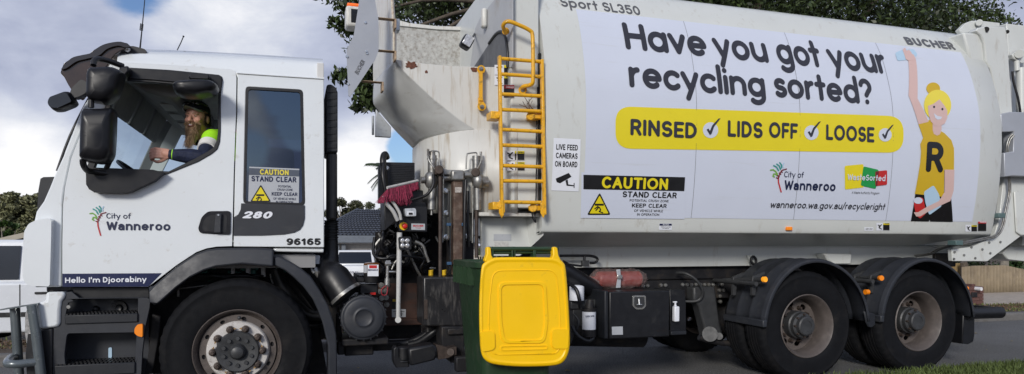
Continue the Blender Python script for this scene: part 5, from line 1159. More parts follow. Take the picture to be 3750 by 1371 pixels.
# mirrors
def mirror(name, pts, Y, th, m='mirp', bev=.03, par=None):
    pts = smooth_loop(pts, 2); cx_m = sum(p[0] for p in pts) / len(pts); cy_m = sum(p[1] for p in pts) / len(pts); n = len(pts); vs = []; fs = []
    prof = [(.04, 1.0), (0, .92), (0, .52), (.02, .34), (.07, .20), (.15, .10), (.30, .035), (.55, .0)]
    for f, h in prof: vs += [P(cx_m + (x - cx_m) * (1 - f), cy_m + (y - cy_m) * (1 - f), Y) + Vector((0, th * h, 0)) for x, y in pts]
    for j in range(len(prof) - 1): fs += [(j * n + k, j * n + (k + 1) % n, (j + 1) * n + (k + 1) % n, (j + 1) * n + k) for k in range(n)]
    fs += [tuple(reversed(range(n))), tuple((len(prof) - 1) * n + k for k in range(n))]
    return sub(MB().add(vs, fs), name, m, par, smooth=True, ang=75)
mu = mirror('upper_mirror', rpoly([(306, 262), (314, 238), (400, 234), (440, 252), (436, 275), (420, 335), (392, 362), (370, 369), (312, 358), (304, 340)], 18), -.22, .19, bev=.06)
mlw = mirror('lower_mirror', rpoly([(288, 392), (398, 387), (407, 400), (404, 500), (400, 560), (386, 588), (350, 594), (290, 584), (279, 572), (281, 480)], 14), -.22, .19, bev=.06)
arms = MB().tube([P(342, 240, -.12), P(346, 222, -.10), P(362, 217, -.06), P(400, 225, .0), P(450, 243, .07)], .019, 10, sm=4).tube([P(334, 358, -.14), P(334, 395, -.14)], .017, 10)
arms.tube([P(304, 586, -.14), P(306, 605, -.12), P(320, 625, -.06), P(350, 630, .0), P(410, 640, .05)], .020, 10, sm=4).tube([P(403, 490, .0), P(410, 510, .02), P(408, 570, .02), P(392, 612, .03), P(388, 622, .04)], .017, 10, sm=4)
sub(arms, 'mirror_arm', 'black', smooth=True)
sub(MB().plate([(436, 245), (470, 240), (472, 262), (452, 285), (430, 292)], -.02, .11), 'mirror_bracket', 'mirp', bevel=.012)
fm = mirror('front_mirror', rpoly([(164, 376), (172, 352), (232, 330), (250, 332), (272, 372), (262, 382), (214, 401), (186, 401)], 10), -.10, .12, 'mirp', .02)
sub(MB().plate(rpoly([(174, 380), (182, 358), (230, 338), (244, 342), (262, 372), (212, 395), (190, 395)], 8), -.106, .004), 'mirror_glass', 'dark2' if 'dark2' in M else 'dark', fm)
sub(MB().plate(rpoly([(254, 345), (262, 322), (296, 290), (318, 300), (316, 340), (290, 354), (270, 360)], 8), -.05, .08), 'mirror_bracket', 'black', bevel=.02)
lm = mirror('kerb_mirror', rpoly([(622, 300), (632, 292), (700, 285), (770, 286), (792, 300), (790, 318), (776, 332), (720, 343), (660, 341), (628, 328)], 12), -.20, .22, 'mirp', .045)
sub(MB().plate([(694, 270), (768, 274), (768, 290), (690, 288)], .0, .09), 'mirror_bracket', 'mirp', lm, bevel=.01)
# ---- lower cab front: bumper, steps, lamp
spn = [(196, 1200), (205, 1150), (222, 1096), (236, 1072), (262, 1068), (290, 1092), (540, 1090), (552, 1100), (548, 1130), (532, 1200), (522, 1290), (515, 1420), (192, 1420)]
h1 = [(290, 1096), (505, 1094), (506, 1155), (238, 1163), (250, 1110)]; h2 = rpoly([(246, 1222), (500, 1218), (494, 1338), (240, 1345), (236, 1300)], 12)
sub(MB().plate(spn, .11, .03, [h1, h2]), 'step_panel', 'guardm', bevel=.008)
sub(MB().box(P(225, 1100, .34).x, P(545, 1100, .34).x, .34, .37, .20, 1.06), 'step_back', 'guardm')
sub(MB().plate([(262, 1052), (545, 1052), (548, 1090), (290, 1092), (270, 1080)], .16, .05), 'sill_panel', 'black', bevel=.005)
for y0, y1, x0, x1 in ((1155, 1180, 238, 505), (1340, 1368, 200, 495)):
    a = P(x0, y0, .10); b = P(x1, y1, .10)
    st = sub(MB().box(a.x, b.x, .095, .34, b.z, a.z), 'step_tread', 'plast', bevel=.006)
    mb = MB(); nx = 20
    for k in range(nx):
        x = a.x + (b.x - a.x) * (k + .2) / nx
        for j in range(3): mb.box(x, x + (b.x - a.x) * .55 / nx, .10 + j * .075, .15 + j * .075, a.z, a.z + .008)
    sub(mb, 'tread_grip', 'black', st)
p = P(350, 1133, .33); sub(MB().ball(p, .026, .02, .026), 'knob', 'black', smooth=True)
p = P(437, 1128, .33); sub(MB().lathe([(0, -.02), (.02, -.03), (.028, -.01), (.05, -.012), (.055, .01)], (p.x, .33, p.z), 24), 'filler_cap', 'black', smooth=True)
p = P(251, 1125, .11); sub(MB().lathe([(0, -.004), (.012, -.004), (.014, .0)], (p.x, .11, p.z), 10), 'bolt', 'steel')
decal([rpoly([(397, 1274), (410, 1272), (410, 1311), (397, 1312)], 6)], flat(.335), .002, M['bluev'], T, 'step_label')
sub(MB().plate(rpoly([(492, 1205), (502, 1190), (522, 1186), (522, 1236), (505, 1232), (492, 1222)], 6), .085, .03), 'indicator', 'amber', bevel=.006)
sub(MB().plate([(167, 1070), (238, 1069), (236, 1092), (224, 1104), (220, 1130), (219, 1190), (208, 1198), (146, 1206), (140, 1160), (133, 1112), (164, 1102)], .09, .12), 'bumper', 'white', bevel=.018)
sub(MB().plate(rpoly([(92, 1150), (104, 1120), (134, 1118), (146, 1206), (128, 1228), (112, 1256), (98, 1262), (91, 1220)], 8), .15, .10), 'headlight', 'lens', bevel=.01)
sub(MB().plate([(100, 1225), (146, 1208), (193, 1203), (192, 1430), (100, 1430), (92, 1300)], .10, .14), 'lower_bumper', 'black', bevel=.025)
bb = MB(); bt = .031
t1 = [P(116, 1118, .05), P(132, 1220, .05), P(150, 1371, .05), P(156, 1440, .05)]
t2 = [Vector((q.x - .08, .75, q.z)) for q in (P(54, 1128, .55), P(62, 1240, .55), P(72, 1440, .55))]
bb.tube(t1, bt, 12, sm=3)
g2 = [P(54, 1128, .35), P(60, 1220, .35), P(70, 1371, .35), P(74, 1440, .35)]; bb.tube(g2, bt, 12, sm=3)
bb.tube([P(136, 1326, .05), P(70, 1334, .02), P(44, 1334, .02), P(30, 1333, .04), P(28, 1326, .10), P(40, 1312, .25), P(62, 1308, .36)], bt * .9, 12, sm=4)
bb.prism([P(0, 1133, .2), P(68, 1122, .2), P(134, 1112, .04), P(134, 1116, .04), P(68, 1127, .2), P(0, 1138, .2)], (0, .12, 0))
sub(bb, 'bull_bar', mat('bar_grey', (.11, .13, .14), .3, metal=.3, var=.1, dirt=(.35, .36, .37), dirtamt=.05, dscale=30, coat=.4), smooth=True)
# front wheel arch and rear fender of the front wheel
ao = [(545, 1110), (545, 1066), (565, 1045), (646, 977), (719, 929), (757, 915), (800, 909), (940, 908), (1001, 912)]
ai = [(577, 1114), (577, 1114), (590, 1103), (640, 1058), (690, 1020), (745, 992), (790, 978), (880, 968), (1001, 978)]
A = [P(*q, .03) for q in ao]; B = [P(*q, .0) for q in ai]
o = sub(MB().quadstrip(A, B, (0, .32, 0)), 'wheel_arch', 'guardm', bevel=.012, ang=40)
sub(MB().plate([(543, 1052), (560, 1046), (575, 1060), (576, 1118), (560, 1118), (546, 1100)], .06, .3), 'arch_end', 'guardm', bevel=.015)
ao = [(1003, 942), (1022, 942), (1060, 958), (1100, 983), (1136, 1012), (1172, 1065), (1202, 1120), (1222, 1180), (1232, 1223), (1234, 1300), (1234, 1450)]
ai = [(1003, 976), (1010, 976), (1042, 990), (1070, 1012), (1110, 1050), (1143, 1093), (1165, 1140), (1182, 1185), (1202, 1270), (1202, 1330), (1202, 1450)]
o = sub(MB().quadstrip([P(*q, .05) for q in ao], [P(*q, .04) for q in ai], (0, .30, 0)), 'rear_fender', 'guardm', bevel=.01, ang=40)
# ledge and steel rail under the cab
sub(MB().plate([(1000, 908), (1186, 910), (1186, 926), (1001, 922)], .13, .1), 'cab_ledge', 'white', bevel=.01)
sub(MB().plate([(1005, 932), (1172, 936), (1172, 968), (1006, 962)], .30, .1), 'cab_rail', 'galv', bevel=.006)
# engine bay filling seen in the arch
sub(MB().box(-1.45, .35, .78, 1.7, .55, 1.32), 'engine_cover', 'frame', bevel=.03)
sub(MB().plate([(560, 1060), (560, 1371), (1200, 1371), (1160, 1150), (1080, 1040), (1000, 975), (745, 990)], .62, .02), 'wheel_house', 'frame')
mb = MB()
for k in range(7):
    mb.tube([P(620 + k * 30, 1035 - k * 3, .55), P(700 + k * 40, 1010, .5), P(820 + k * 30, 1015 + (k % 3) * 8, .55)], .012 + .006 * (k % 3), 8, sm=3)
mb.tube([P(1010, 985, .5), P(1040, 1060, .5), P(1120, 1150, .5), P(1180, 1160, .5)], .05, 12, sm=4).tube([P(1000, 1120, .5), P(1100, 1190, .45), P(1200, 1190, .5)], .02, 8, sm=3)
sub(mb, 'engine_hoses', 'black', smooth=True)
mb = MB(); r = random.Random(8)
for k in range(14):
    x = 700 + r.uniform(0, 330); y = 985 + r.uniform(-5, 40); p = P(x, y, .56); s = r.uniform(.02, .05); mb.box(p.x - s, p.x + s, .54, .6, p.z - s * .6, p.z + s * .6)
sub(mb, 'engine_block', 'tank', bevel=.004)
mb = MB()
for px, py, w_, h_ in ((845, 992, 16, 26), (900, 985, 18, 40), (955, 990, 18, 34), (648, 1068, 10, 22), (1000, 1010, 10, 30)):
    mb.pbox(px, py - h_ / 2, px + w_, py + h_ / 2 + 8, .50, .05)
mb.tube([P(610, 1062, .48), P(720, 1050, .48), P(800, 1040, .48)], .008, 6); mb.tube([P(1000, 1040, .5), P(990, 1010, .5), P(1002, 1000, .5), P(1012, 1040, .5)], .008, 6, sm=3)
sub(mb, 'steering_linkage', 'steel', bevel=.003)
sub(MB().plate([(556, 1150), (590, 1160), (585, 1230), (560, 1371), (535, 1371), (548, 1240)], .3, .04), 'arch_liner', 'frame', bevel=.01)
# ================================================================ wheels
def tyre_mesh(y0, R=.525, wd=.285, r0=.30):
    pr = [(r0, .012), (r0 + .012, .002), (.36, -.002), (.43, -.004), (.465, -.001), (.470, -.004), (.478, -.004), (.483, .002), (.500, .012), (.515, .026), (R, .045)]
    for k in range(1, 5):
        yy = .045 + (wd - .09) * k / 5; pr += [(R, yy - .008), (R - .014, yy - .004), (R - .014, yy + .004), (R, yy + .008)]
    pr += [(R, wd - .045), (.515, wd - .026), (.47, wd), (.36, wd), (r0, wd - .012)]
    nn = len(pr)
    def mod(k, j):
        r = pr[j][0]
        return (-.009 if (k % 3 == 0) else 0) if r > .512 and j not in (0,) and (pr[j][1] < .075 or pr[j][1] > wd - .075) else 0
    return MB().lathe([(a, b + y0) for a, b in pr], (0, 0, 0), 132, mod)
tyre_me = tyre_mesh(0).build('tyre', M['rubber'], None, smooth=True, ang=50); TM = tyre_me.data; bpy.data.objects.remove(tyre_me)
def place(me, name, parent, loc, rot=0):
    o = bpy.data.objects.new(name, me); COL.objects.link(o); o.location = loc
    if rot: o.rotation_euler = (0, 0, rot)
    o.parent = parent; o.matrix_parent_inverse = parent_world(parent).inverted(); return o
def wheel_root(x, y, z, label=None):
    w_ = bpy.data.objects.new('wheel', None); COL.objects.link(w_); w_.location = (x, y, z); w_.parent = T; w_.matrix_parent_inverse = parent_world(T).inverted(); w_.empty_display_size = .2
    if label: w_['label'] = label
    return w_
def disc_with_holes(c, r_in, r_out, nh, hr, hrad, y, bulge=0, n=80, ell=1.35):
    """flat ring in the xz plane with nh oval hand holes"""
    o = [(c[0] + r_out * math.cos(2 * math.pi * k / n), c[2] + r_out * math.sin(2 * math.pi * k / n)) for k in range(n)]; hs = []
    hs.append([(c[0] + r_in * math.cos(2 * math.pi * k / 40), c[2] + r_in * math.sin(2 * math.pi * k / 40)) for k in range(40)])
    for i in range(nh):
        a = 2 * math.pi * (i + .25) / nh; cx, cz = c[0] + hr * math.cos(a), c[2] + hr * math.sin(a); l = []
        for k in range(14):
            t = 2 * math.pi * k / 14; u, v = hrad * ell * math.cos(t), hrad * math.sin(t); l.append((cx - u * math.sin(a) + v * math.cos(a), cz + u * math.cos(a) + v * math.sin(a)))
        hs.append(l)
    return MB().prism([(a, y, b) for a, b in o], (0, .012, 0), [[(a, y, b) for a, b in h] for h in hs])
def front_wheel(x, z, far=False):
    y = .02 if not far else 2.48; sg = 1 if not far else -1
    w_ = wheel_root(x, y, z); place(TM, 'tyre', w_, (x, y if not far else y, z), 0 if not far else math.pi)
    c = (x, y, z)
    if far: return
    rim = sub(MB().lathe([(.302, .020), (.306, .004), (.300, -.004), (.294, .002), (.285, .04), (.268, .075), (.256, .080), (.256, .2), (.30, .27)], c, 64), 'rim', 'rimd', w_, smooth=True, ang=50)
    
    sub(disc_with_holes(c, .190, .262, 10, .236, .013, c[1] + .050), 'rim_disc', 'rimd', w_, bevel=.003); sub(MB().lathe([(.218, .052), (.214, .030), (.205, .020), (.140, .018), (.140, .03)], c, 64), 'rim_face', 'rimw', w_, smooth=True, ang=40)
    sub(MB().lathe([(.262, .06), (.2, .08), (.05, .10), (0, .10)], c, 32), 'brake_drum', 'frame', w_, smooth=True)
    sub(MB().lathe([(.150, .02), (.148, -.012), (.140, -.022), (.120, -.020), (.060, -.008), (.056, -.020), (.050, -.048), (.040, -.062), (.020, -.070), (0, -.071)], c, 48), 'hub', 'hub', w_, smooth=True, ang=30)
    for k in range(10):
        a = 2 * math.pi * (k + .5) / 10 + math.pi / 2; q = (x + .1675 * math.cos(a), y, z + .1675 * math.sin(a))
        sub(MB().lathe([(0, -.045), (.011, -.045), (.012, -.030), (.019, -.028), (.021, -.006), (.028, -.004), (.028, .012)], q, 10), 'wheel_nut', 'nut', w_)
        s = 1 if k % 2 else -1; tdir = a + s * .30; e1 = (x + .172 * math.cos(a + s * .14) - .0, z + .172 * math.sin(a + s * .14))
        tri = [(x + .158 * math.cos(a + s * .08), y - .004, z + .158 * math.sin(a + s * .08)), (x + .182 * math.cos(a + s * .10), y - .004, z + .182 * math.sin(a + s * .10)), (x + .166 * math.cos(a + s * .27), y - .004, z + .166 * math.sin(a + s * .27))]
        sub(MB().prism(tri, (0, .006, 0)), 'nut_indicator', 'tabs', w_)
    for k in range(10):
        a = 2 * math.pi * k / 10 + .3; q = (x + .098 * math.cos(a), y, z + .098 * math.sin(a)); sub(MB().lathe([(0, -.034), (.014, -.034), (.015, -.014)], q, 8), 'hub_bolt', 'hub', w_)
    sub(MB().ball((x + .01, y + .0, z + .243), .014), 'valve', 'hub', w_, smooth=True)
FX = P(870, 1295, .0).x
front_wheel(FX, .522); front_wheel(FX, .522, True)
rimo = MB().lathe([(.300, .02), (.305, .004), (.298, -.003), (.290, .004), (.280, .03), (.262, .06), (.252, .10), (.252, .19), (.262, .23), (.285, .262), (.300, .27)], (0, 0, 0), 64).build('rim', M['rimb'], None, smooth=True, ang=50)
rimd = disc_with_holes((0, 0, 0), .130, .253, 8, .195, .026, .19).build('rim_disc', M['rimb'], None, bevel=.003)
hb_ = MB().lathe([(.135, .20), (.132, .11), (.120, .10), (.118, .06), (.095, .05), (.092, .012), (.080, .004), (.052, .004), (.050, .010), (0, .010)], (0, 0, 0), 40).build('hub', M['hub'], None, smooth=True, ang=30)
nu = MB(); 
for k in range(10): a = 2 * math.pi * k / 10; nu.lathe([(0, .145), (.013, .145), (.016, .17), (.022, .19)], (.165 * math.cos(a), 0, .165 * math.sin(a)), 8)
for k in range(8): a = 2 * math.pi * k / 8; nu.lathe([(0, .035), (.009, .035), (.010, .06)], (.106 * math.cos(a), 0, .106 * math.sin(a)), 8)
nu = nu.build('wheel_nuts', M['nut'], None)
RM, RD, HB, NU = rimo.data, rimd.data, hb_.data, nu.data
for o in (rimo, rimd, hb_, nu): bpy.data.objects.remove(o)
X1, X2 = 4.64, 6.01
for x in (X1, X2):
    for far in (False, True):
        y = .04 if not far else 2.46; rr = 0 if not far else math.pi; s = -1 if far else 1
        w_ = wheel_root(x, y, .52)
        place(TM, 'tyre', w_, (x, y, .52), rr); place(TM, 'tyre', w_, (x, y + s * .335, .52), rr)
        place(RM, 'rim', w_, (x, y, .52), rr); place(RM, 'rim', w_, (x, y + s * .335, .52), rr)
        for me in (RD, HB, NU):
            o = place(me, me.name.split('.')[0], w_, (x, y, .52), rr)
        q = Vector((x, y, .52)); sub(MB().cyl(q + Vector((0, s * .2, 0)), q + Vector((0, s * .9, 0)), .12, n=20), 'axle_end', 'frame', w_, smooth=True)
sub(MB().cyl((X1, .9, .52), (X1, 1.6, .52), .09).ball((X1, 1.25, .52), .24).cyl((X2, .9, .52), (X2, 1.6, .52), .09).ball((X2, 1.25, .52), .24).cyl((FX, .5, .46), (FX, 2.0, .46), .06), 'axle', 'frame', smooth=True)
# rear mudguards
def guard(x, lab=None):
    cx = x + .06; ro = (.625, .655); vs = []; fs = []; prof = [0, .01, .05, .06, .20, .215, .235, .25, .40, .415, .435, .45, .60, .61]
    dr = [-.028, .0, .012, .0, .0, .010, .010, .0, .0, .010, .010, .0, .0, -.02]; na = 26; a0, a1 = math.radians(174), math.radians(4)
    for i in range(na + 1):
        a = a0 + (a1 - a0) * i / na
        for y, d in zip(prof, dr): vs.append((cx + (ro[0] + d) * math.cos(a) * (.94 if math.cos(a) < 0 else 1.03), y - .01, .50 + (ro[1] + d) * math.sin(a)))
    m = len(prof)
    for i in range(na):
        for k in range(m - 1): fs.append((i * m + k, i * m + k + 1, (i + 1) * m + k + 1, (i + 1) * m + k))
    o = sub(MB().add(vs, fs), 'mudguard', 'guardm', smooth=True, ang=45); md = o.modifiers.new('thick', 'SOLIDIFY'); md.thickness = .010
    xl_ = cx - ro[0] * .94; sub(MB().box(xl_ - .02, xl_ + .025, -.015, .60, .535, .60), 'guard_edge', 'guardm', o, bevel=.008)
    z = 1.30 - .105 * 6.2
    b = sub(MB().cyl((xl_ - .02 + .0, -.02 + .1, .93), (xl_ - .02, .75, .93), .022, n=14), 'guard_bar', 'hub', o, smooth=True)
    return o, cx, xl_
for x in (X1, X2):
    o, cx, xl_ = guard(x)
    a = P(2795 if x == X1 else 3222, 1024 if x == X1 else 1019, .06)
    l = P(2648 if x == X1 else 3100, 1028 if x == X1 else 1020, .62)
    sub(MB().cyl(a, l, .024, n=14), 'guard_bar', 'hub', o, smooth=True)
    d = (a - l).normalized(); sub(MB().cyl(a, a + d * .03, .026, n=14), 'side_lamp', 'amberl' if x == X1 else 'amber', o, smooth=True)
    for f, pyb in ((.18, 0), (.66, 0)):
        q = a.lerp(l, f); up = Vector((.10, 0, .06)); dn = Vector((-.02, .0, -.20))
        sub(MB().prism([q + Vector((-.03, 0, .03)), q + Vector((.10, 0, .075)), q + Vector((.11, 0, .055)), q + Vector((.02, 0, .0)), q + Vector((-.0, 0, -.15)), q + Vector((-.035, 0, -.15)), q + Vector((-.035, 0, 0))], (0, .035, 0)), 'guard_clamp', 'hub', o, bevel=.004)
sub(MB().cyl(P(3168, 1070, .05), P(3180, 1070, .05) + Vector((.0, -.0, 0)), .025).cyl(P(3530, 1057, .08), P(3542, 1057, .08), .022), 'side_lamp', 'amber', smooth=True)
sub(MB().plate([(3165, 1140), (3205, 1150), (3207, 1190), (3195, 1201), (3180, 1198), (3172, 1180)], .0, .02), 'guard_bracket', 'plast', bevel=.01)
sub(MB().plate([(3528, 1150), (3570, 1152), (3570, 1225), (3566, 1252), (3548, 1262), (3524, 1260)], .12, .45), 'mud_flap', 'black', bevel=.01)
q0 = P(3540, 1148, .10); q1 = P(3663, 1147, .10); sub(MB().cyl(q0, Vector((P(3663, 1147, .10).x, .10, q0.z - .005)), .062, n=24), 'underrun_bar', 'black', smooth=True)
sub(MB().cyl(Vector((7.2, .1, q0.z)), Vector((7.2, 2.4, q0.z)), .05, n=16), 'rear_crossbar', 'black', smooth=True)
# ================================================================ chassis furniture between bin and rear wheels
tb = sub(MB().box(P(2232, 1100, .10).x, P(2452, 1100, .10).x, .10, .62, P(2300, 1240, .10).z, P(2300, 1068, .10).z), 'tool_box', 'black', bevel=.01)
sub(MB().box(P(2226, 1100, .12).x - .03, P(2232, 1100, .10).x, .12, .66, P(2300, 1238, .12).z, P(2300, 1064, .12).z), 'tool_box_side', 'plast', tb, bevel=.008)
lt = sub(MB().plate(rpoly([(2318, 1083), (2365, 1083), (2366, 1122), (2355, 1134), (2330, 1134), (2317, 1122)], 6), .092, .01), 'latch', 'chrome', tb, bevel=.003)
sub(MB().plate(rpoly([(2323, 1088), (2360, 1088), (2361, 1119), (2352, 1128), (2332, 1128), (2322, 1119)], 5), .0905, .003), 'latch_recess', 'hub', lt)
p = P(2341, 1108, .07); sub(MB().cyl(p + Vector((-.025, 0, -.02)), p + Vector((.025, 0, -.02)), .006, n=8).cyl(p + Vector((0, 0, -.02)), p + Vector((0, .01, .03)), .008, n=8), 'latch_handle', 'chrome', lt)
decal([[(2240, 1197), (2280, 1196), (2281, 1226), (2241, 1227)]], flat(.098), .002, M['stickg'], tb, 'small_plate')
textset([('BAWER', 2406, 1216, 2444, 8, .02)], flat(.098), .002, M['frame'], tb)
bn = sub(MB().plate([(2452, 1062), (2508, 1062), (2513, 1110), (2514, 1224), (2455, 1226)], .22, .30), 'bottle_niche', 'black', bevel=.008)
sub(MB().box(P(2456, 1215, .13).x, P(2512, 1215, .13).x, .12, .24, P(2480, 1226, .14).z, P(2480, 1213, .14).z), 'niche_shelf', 'plast', bn, bevel=.005)
# suspension hanger and hoses
sub(MB().plate([(2540, 1052), (2620, 1050), (2628, 1110), (2635, 1170), (2652, 1240), (2640, 1254), (2610, 1256), (2588, 1240), (2575, 1180), (2560, 1120), (2540, 1100)], .60, .14), 'spring_hanger', 'hub', bevel=.02)
sub(MB().cyl(P(2600, 1224, .56), P(2600, 1224, .9), .075, n=24).cyl(P(2634, 1232, .56), P(2634, 1232, .8), .035, n=16), 'spring_eye', 'hub', smooth=True)
sub(MB().tube([P(2560, 1236, .62), P(2640, 1256, .62), P(2780, 1262, .62)], .03, 10, sm=2), 'leaf_spring', 'frame', smooth=True)
mb = MB()
for px, py in [(2420, 1045), (2437, 1045), (2355, 1047), (2372, 1047)] + [(2500 + k * 16, 1043) for k in range(10)] + [(2541, 1065), (2541, 1086), (2557, 1086), (2541, 1108), (2635, 1063), (2650, 1063), (2637, 1085), (2638, 1105)]:
    p = P(px, py, .79); mb.lathe([(0, -.016), (.010, -.016), (.012, -.008), (.018, -.008), (.018, .02)], (p.x, p.y, p.z), 8)
sub(mb, 'rail_bolts', 'steel')
for k in range(2): sub(MB().tube([P(2478 + 8 * k, 1000, .70), P(2510 + 6 * k, 1002 + 8 * k, .6), P(2545 + 6 * k, 1022 + 6 * k, .55), P(2572 + 2 * k, 1060 + 6 * k, .55), P(2565, 1092 + 4 * k, .58), P(2545, 1104, .6), P(2510, 1104, .66)], .014, 10, sm=4), 'hydraulic_hose', 'hub', smooth=True)
# filters, air tank, exhaust hose
fb_ = P(2158, 1172, .12); ff_ = sub(MB().cyl(P(2157, 1206, .18), P(2157, 1140, .18), .060, n=24), 'fuel_filter', 'sticker', smooth=True, ang=50)
sub(MB().cyl(P(2157, 1232, .18), P(2157, 1206, .18), .062, .064, n=20).cyl(P(2157, 1140, .18), P(2157, 1130, .18), .066, n=20).cyl(P(2158, 1130, .18), P(2161, 1098, .18), .04, .03, n=14), 'filter_head', 'frame', ff_, smooth=True, ang=50)
textset([('VOLVO', 2143, 1162, 2176, 6, .04)], flat(.118), .001, M['inkn'], ff_)
textset([('VOLVO', 2143, 1162, 2176, 6, .04)], flat(.118), .001, M['inkn'], ff_) if False else None
f2 = sub(MB().cyl(P(2112, 1100, .30), P(2112, 1052, .30), .066, n=24).ball(P(2112, 1052, .30), .066, .066, .02), 'oil_filter', 'sticker', smooth=True, ang=50)
sub(MB().pbox(2090, 1100, 2215, 1130, .32, .2).pbox(2098, 1125, 2135, 1215, .34, .1), 'filter_bracket', 'hub', bevel=.01)
sub(MB().tube([P(2085, 1040, .2), P(2110, 1060, .12), P(2122, 1100, .10), P(2125, 1125, .14), P(2140, 1130, .18)], .016, 8, sm=4).tube([P(2095, 1195, .15), P(2115, 1230, .12), P(2150, 1250, .12), P(2170, 1240, .14), P(2168, 1225, .16)], .018, 8, sm=4).tube([P(2100, 1150, .15), P(2118, 1175, .12), P(2112, 1210, .12), P(2095, 1215, .15)], .010, 8, sm=4), 'fuel_hose', 'black', smooth=True)
sub(MB().cyl(P(2080, 1215, .45), P(2350, 1222, .45), .13, n=28), 'air_tank', 'frame', smooth=True, ang=50)
sub(MB().tube([P(2050, 985, .35), P(2090, 1010, .38), P(2130, 1035, .42), P(2180, 1062, .5)], .085, 18, sm=4), 'exhaust_duct', 'black', smooth=True)
sub(MB().tube([P(2050, 937, .55), P(2120, 937, .55), P(2165, 938, .55), P(2188, 948, .55), P(2180, 962, .55), P(2160, 964, .55)], .012, 8, sm=4).tube([P(2050, 966, .55), P(2090, 970, .55), P(2130, 975, .55)], .010, 8), 'brake_hose', 'black', smooth=True)
sub(MB().pbox(2134, 955, 2158, 976, .53, .05).pbox(2139, 938, 2146, 956, .54, .03), 'hose_valve', 'hub', bevel=.005)
# ================================================================ air intake and cleaner
sx = P(1216, 430, .28)
rg = [(1194, 560), (1193, 330), (1197, 310), (1213, 308), (1230, 320), (1237, 338), (1237, 560)]
sn = sub(MB().plate(rg, .20, .42), 'intake_snorkel', 'plast', bevel=.012)
mb = MB()
for k in range(9):
    y0 = 322 + k * 25.5
    a = P(1199, y0 + 3, .194); b = P(1233, y0 + 8, .194)
    sub(MB().prism([P(1199, y0 + 3, .194), P(1233, y0 - 1, .194), P(1233, y0 + 14, .194), P(1199, y0 + 18, .194)], (0, .008, 0)), 'vent_slot', 'inkb', sn)
for k in range(9):
    y0 = 322 + k * 25.5
    for j in range(5): mb.add([P(1203 + j * 6, y0 + 2, .190), P(1205 + j * 6, y0 + 2, .190), P(1205 + j * 6, y0 + 17, .190), P(1203 + j * 6, y0 + 17, .190)], [(0, 1, 2, 3)])
sub(mb, 'vent_bars', 'plast', sn)
c_ = [P(1215, 560, .33), P(1215, 700, .33), P(1214, 808, .33)]
duct = sub(MB().box(P(1196, 600, .22).x, P(1236, 600, .22).x, .22, .36, P(1215, 812, .25).z, P(1215, 555, .25).z), 'intake_duct', 'black', bevel=.03)
mb = MB(); a = P(1213, 808, .34); b = P(1212, 878, .34); ptl = [a.lerp(b, k / 28) for k in range(29)]
mb.tube(ptl, [.054 + (.005 if k % 4 < 2 else -.003) for k in range(29)], 20); sub(mb, 'bellows', 'black', duct, smooth=True, ang=40)
sub(MB().tube([P(1212, 872, .34), P(1213, 930, .34), P(1208, 975, .32), P(1222, 1015, .27), P(1268, 1085, .22)], [.053, .056, .085, .125, .135], 22, sm=4), 'intake_elbow', 'black', duct, smooth=True)
p0 = P(1262, 1076, .22); d = (P(1285, 1105, .2) - p0).normalized(); sub(MB().cyl(p0, p0 + d * .025, .145, n=28), 'hose_clip', 'steel', duct, smooth=True, ang=40)
sub(MB().tube([P(1150, 985, .3), P(1165, 1000, .3), P(1172, 1010, .3)], .03, 10).tube([P(1110, 935, .3), P(1128, 950, .28), P(1140, 985, .28), P(1150, 1000, .28)], .012, 8, sm=3), 'cab_latch', 'steel', smooth=True)
c = P(1332, 1164, .10)
sub(MB().lathe([(0, .012), (.05, .010), (.062, .004), (.066, .0), (.070, .006), (.090, .006), (.140, .002), (.155, .010), (.160, .02), (.168, .02), (.176, .03), (.176, .06), (.168, .065), (.168, .14), (.172, .145), (.172, .16), (.165, .17), (.165, .5), (0, .5)], (c.x, .08, c.z), 56), 'air_cleaner', 'guardm', smooth=True, ang=35)
mb = MB()
for k in range(20): a = 2 * math.pi * k / 20; x, z = c.x + .178 * math.cos(a), c.z + .178 * math.sin(a); mb.box(x - .006, x + .006, .10, .22, z - .006, z + .006)
sub(mb, 'cleaner_ribs', 'plast', bevel=.002)
sub(MB().pbox(1250, 1244, 1424, 1262, .15, .4).pbox(1262, 1262, 1368, 1300, .3, .3).pbox(1236, 1255, 1262, 1300, .2, .1).pbox(1330, 1262, 1470, 1282, .45, .2), 'battery_tray', 'frame', bevel=.01)
sub(MB().pbox(1232, 1150, 1252, 1250, .35, .1).pbox(1170, 1120, 1240, 1240, .6, .1), 'tray_bracket', 'frame', bevel=.01)
# ================================================================ side lifter, hydraulics and controls
brown = mat('brown_chassis', (.050, .022, .014), .55, var=.3, scale=6, dirt=(.03, .025, .025), dirtamt=.4, dscale=5, dstretch=(.6, 1, 3))
sub(MB().plate([(1372, 1038), (1700, 1038), (1700, 1172), (1372, 1172)], .74, .02), 'chassis_web', brown)
sub(MB().pbox(1385, 1172, 1700, 1184, .70, .1), 'chassis_flange', brown, bevel=.004)
mb = MB()
for px, py in ((1412, 1066), (1392, 1068), (1414, 1090), (1397, 1092), (1416, 1116), (1396, 1045), (1418, 1045)):
    p = P(px, py, .735); mb.lathe([(0, -.02), (.012, -.02), (.014, -.01), (.024, -.01), (.024, .01)], (p.x, p.y, p.z), 8)
sub(mb, 'flange_bolts', 'steel')
s_ = decal([[(1436, 1095), (1454, 1095), (1454, 1130), (1436, 1130)]], flat(.735), .002, M['inkb'], T, 'warning_sticker'); decal([[(1437, 1096), (1453, 1096), (1453, 1105), (1437, 1105)]], flat(.735), .004, M['gold'], s_, 'sticker_header')
s_ = decal([[(1435, 1133), (1486, 1133), (1486, 1162), (1435, 1162)]], flat(.735), .002, M['stickg'], T, 'route_label')
